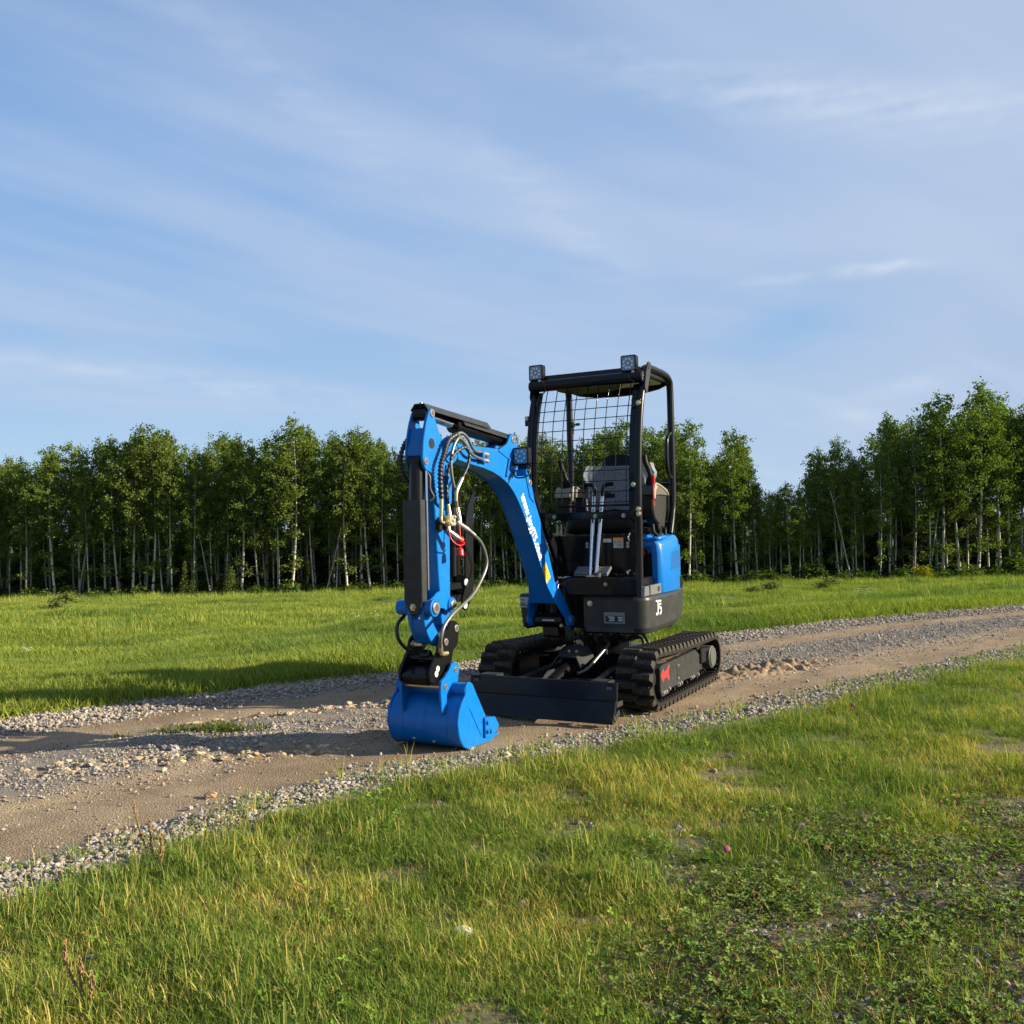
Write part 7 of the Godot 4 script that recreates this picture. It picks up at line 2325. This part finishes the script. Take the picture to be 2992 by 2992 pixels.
func make_small_things():
	var r := RandomNumberGenerator.new(); r.seed = 21
	# churned dirt behind the right crawler: a low broken heap
	var V := PackedVector3Array(); var C := PackedColorArray(); var I := PackedInt32Array()
	var nx := 60; var nzz := 34
	for j in nzz:
		for i in nx:
			var u := float(i) / (nx - 1) * 2 - 1; var w := float(j) / (nzz - 1) * 2 - 1
			var e := clampf(1.0 - u * u - w * w, 0, 1)
			var x := 1.86 + 0.52 * u + 0.12 * w; var z := -7.05 - 0.30 * u - 0.26 * w
			var a := across(x, z)
			var h := road_h(a.x, a.y, x, z) - 0.012 + sqrt(e) * 0.035 + e * 0.05 * nz.get_noise_2d(x * 6.0, z * 6.0) + smoothstep(0.0, 0.2, e) * 0.022 * nz.get_noise_2d(x * 22.0, z * 22.0)
			V.append(Vector3(x, h, z))
			C.append(Color(0.33, 0.235, 0.145) * (1.0 + 0.35 * nz.get_noise_2d(x * 9.0, z * 9.0)))
	for j in nzz - 1:
		for i in nx - 1:
			var o := j * nx + i
			I.append_array([o, o + nx, o + 1, o + 1, o + nx, o + nx + 1])
	var d := part("dirt_heap", sheet(V, C, I), M.road, self)
	tag(d, "low heap of churned brown dirt right behind the crawler track", "dirt heap")
	# clods thrown up along the two rows of track prints
	var buf := PackedFloat32Array()
	for it in 900:
		var u := r.randf()
		var p := Vector2(-1.95, -5.55).lerp(Vector2(-0.55, -6.05), u) + Vector2(r.randfn(0, 0.04), r.randfn(0, 0.035))
		if it % 3 == 0: p = Vector2(-2.3, -4.45).lerp(Vector2(-0.8, -4.95), u) + Vector2(r.randfn(0, 0.08), r.randfn(0, 0.05))
		if it % 7 == 0: p = Vector2(1.4, -6.75).lerp(Vector2(2.3, -7.35), u) + Vector2(r.randfn(0, 0.12), r.randfn(0, 0.10))
		var a := across(p.x, p.y)
		var s := 0.010 + 0.030 * pow(r.randf(), 2.0)
		if absf(sin(u * 40.0)) < 0.35: s *= 0.5
		put(buf, Transform3D(Basis.from_euler(Vector3(r.randf(), r.randf() * TAU, r.randf())).scaled(Vector3(s * 1.2, s * 0.8, s)), Vector3(p.x, road_h(a.x, a.y, p.x, p.y) + s * 0.15, p.y)), Color(0.40, 0.30, 0.185) * r.randf_range(0.75, 1.15))
	var cl := copies("dirt", clod_mesh(801), M.stone, buf, self)
	tag(cl, "crumbled dirt clods along the crawler prints left of the bucket", "dirt", "", "stuff")
	# the tuft of grass on the crown of the track
	var tuft := thing("grass_tuft", "low tuft of grass growing on the track's gravel crown left of the bucket", "grass", Vector3.ZERO)
	var b2 := PackedFloat32Array()
	for k in 60:
		var p := Vector2(-1.70 + r.randfn(0, 0.14), -5.28 + r.randfn(0, 0.05))
		var a := across(p.x, p.y)
		put(b2, Transform3D(Basis(Vector3.UP, r.randf() * TAU).scaled(Vector3(1.1, 0.55, 1.1)), Vector3(p.x, road_h(a.x, a.y, p.x, p.y), p.y)), Color.WHITE * r.randf_range(0.6, 0.9))
	copies("blades", blade_tuft(650, 16, 0.075, 0.006, 0.05, 3, 0.06, 1.3), M.blade, b2, tuft)
	# rusty dock stalks in the near verge
	for q in [[-1.12, -2.95, 0.26, "rusty seed stalk in the grass by the stones at the left"], [-0.99, -2.16, 0.17, "rusty seed stalk in the bottom left corner of the verge"]]:
		var o := thing("seed_stalk", q[3], "plant", Vector3(q[0], land(q[0], q[1]), q[1]))
		for k in 3:
			var g := Geo.new()
			var lean := Vector3(-0.30 + 0.10 * k, 0, 0.05 * k)
			var hh: float = q[2] * [1.0, 0.8, 0.62][k]
			var pts := []
			for j in 9: pts.append(Vector3(0.012 * k, 0, 0) + Vector3(lean.x * hh * j / 8.0, hh * j / 8.0, lean.z * hh * j / 8.0) + Vector3(0.006 * sin(j * 0.9 + k), 0, 0))
			g.tube(pts, 0.0016, 5)
			part("stem", g.mesh(), M.stalk, o)
			g = Geo.new()
			for j in 90:
				var t := r.randf_range(0.42, 1.0)
				var i0 := int(t * 7.99); var p: Vector3 = pts[i0].lerp(pts[i0 + 1], t * 8.0 - i0 if t * 8.0 - i0 < 1.0 else 1.0)
				var off := Vector3(r.randfn(0, 1), r.randfn(0, 0.6), r.randfn(0, 1)) * 0.0026
				g.ball(p + off, Vector3(0.0018, 0.0040, 0.0018), 5, 4)
			part("seed_head", g.mesh(), M.dry, o)
	# clover heads
	for q in [[0.650, -3.00, 0.05, "pink clover flower left of the bright dandelion leaves in the near verge"], [1.60, -2.98, 0.05, "pink clover flower at the right edge of the near verge"], [1.84, -5.20, 0.06, "pale pink clover flower in the verge below the crawler's dirt heap"]]:
		var o := thing("clover_flower", q[3], "flower", Vector3(q[0], land(q[0], q[1]), q[1]))
		var g := Geo.new(); g.tube([Vector3.ZERO, Vector3(0.004, q[2] * 0.6, 0), Vector3(0.002, q[2], 0.003)], 0.0012, 5)
		part("stem", g.mesh(), M.stalk, o)
		g = Geo.new()
		for k in 60:
			var a := r.randf() * TAU; var e := r.randf_range(-0.5, 1.0)
			var dd := Vector3(cos(a) * sqrt(1 - e * e), e, sin(a) * sqrt(1 - e * e))
			g.ball(Vector3(0.002, q[2] + 0.006, 0.003) + dd * 0.0085, Vector3(0.0020, 0.0042, 0.0020), 5, 4)
		part("flower_head", g.mesh(), M.petal, o)
	# bright rosette of broad leaves in the clover
	for q in [[1.02, -3.13, 1.0, "bright green dandelion rosette in the trodden clover"], [0.62, -3.05, 0.7, "small leafy rosette below the left pink clover flower"]]:
		var o := thing("leaf_rosette", q[3], "plant", Vector3(q[0], land(q[0], q[1]), q[1]), 0.4)
		for k in 11:
			var g := blank()
			var a := k * 2.4; var L: float = q[2] * r.randf_range(0.05, 0.085); var w := L * 0.18
			var dir := Vector3(cos(a), 0, sin(a)); var sd := Vector3(-sin(a), 0, cos(a))
			var rise := r.randf_range(0.35, 0.9)
			var prev := [Vector3.ZERO - sd * w * 0.2, Vector3.ZERO + sd * w * 0.2]
			for j in 5:
				var t := (j + 1) / 5.0
				var p := dir * L * t + Vector3(0, L * rise * (t - 0.5 * t * t), 0)
				var ww: float = w * [0.5, 0.85, 1.0, 0.8, 0.1][j]
				var cur := [p - sd * ww, p + sd * ww]
				var nn := sd.cross(dir + Vector3(0, rise * (1 - t), 0)).normalized()
				if nn.y < 0: nn = -nn
				g.v.append_array([prev[0], cur[0], prev[1], prev[1], cur[0], cur[1]]); g.n.append_array([nn, nn, nn, nn, nn, nn])
				for e in 6: g.c.append(Color(0.115, 0.215, 0.030))
				prev = cur
			part("leaf", mesh_of(g), M.blade, o)
	# white-flowered yarrow in the meadow
	for q in [[-2.62, -15.6, "white yarrow, the left one of two white clumps left of the excavator's arm"], [-2.27, -15.7, "white yarrow, the right one of two white clumps left of the excavator's arm"], [5.7, -15.5, "pale single weed standing in the meadow right of the excavator"], [-4.6, -8.9, "small white flower cluster in the grass at the far left meadow edge"]]:
		var o := thing("yarrow", q[2], "flower", Vector3(q[0], land(q[0], q[1]), q[1]))
		var st := Geo.new(); var hd := Geo.new()
		for k in 7:
			var tip := Vector3(r.randf_range(-0.12, 0.12), r.randf_range(0.16, 0.30), r.randf_range(-0.08, 0.08))
			st.tube([Vector3(tip.x * 0.2, 0, tip.z * 0.2), tip], 0.003, 4)
			for j in 9: hd.ball(tip + Vector3(r.randfn(0, 0.016), r.randf_range(-0.004, 0.006), r.randfn(0, 0.016)), Vector3(0.006, 0.004, 0.006), 6, 4)
		part("stems", st.mesh(), M.stalk, o)
		part("flower_heads", hd.mesh(), M.white_petal, o)
		if q[1] > -10.0: o.scale = Vector3.ONE * 0.5
	# single stones that catch the eye
	for q in [[-0.155, -2.55, 0.050, "white flat stone lying in the grass of the near verge, centre of the foreground", Color(0.50, 0.48, 0.43)], [0.985, -3.32, 0.034, "round white pebble in the clover above the dandelion rosette", Color(0.52, 0.50, 0.46)], [-1.31, -4.05, 0.055, "tan lump of earth standing on the near dirt lane", Color(0.36, 0.24, 0.14)], [-0.05, -4.52, 0.05, "pale pointed stone on the near lane below the bucket", Color(0.44, 0.36, 0.26)], [-1.73, -4.80, 0.06, "grey rounded stone at the edge of the gravel crown", Color(0.26, 0.25, 0.24)]]:
		var a := across(q[0], q[1])
		var y := land(q[0], q[1]) if a.y < 0 else road_h(a.x, a.y, q[0], q[1])
		var s: float = q[2]
		var st := part("stone", stone_mesh(850 + int(s * 1000), 0.6, q[4]), M.stone, self)
		st.position = Vector3(q[0], y + s * 0.25, q[1]); st.rotation = Vector3(0.1, r.randf() * TAU, 0.15); st.scale = Vector3.ONE * s
		tag(st, q[3], "stone")
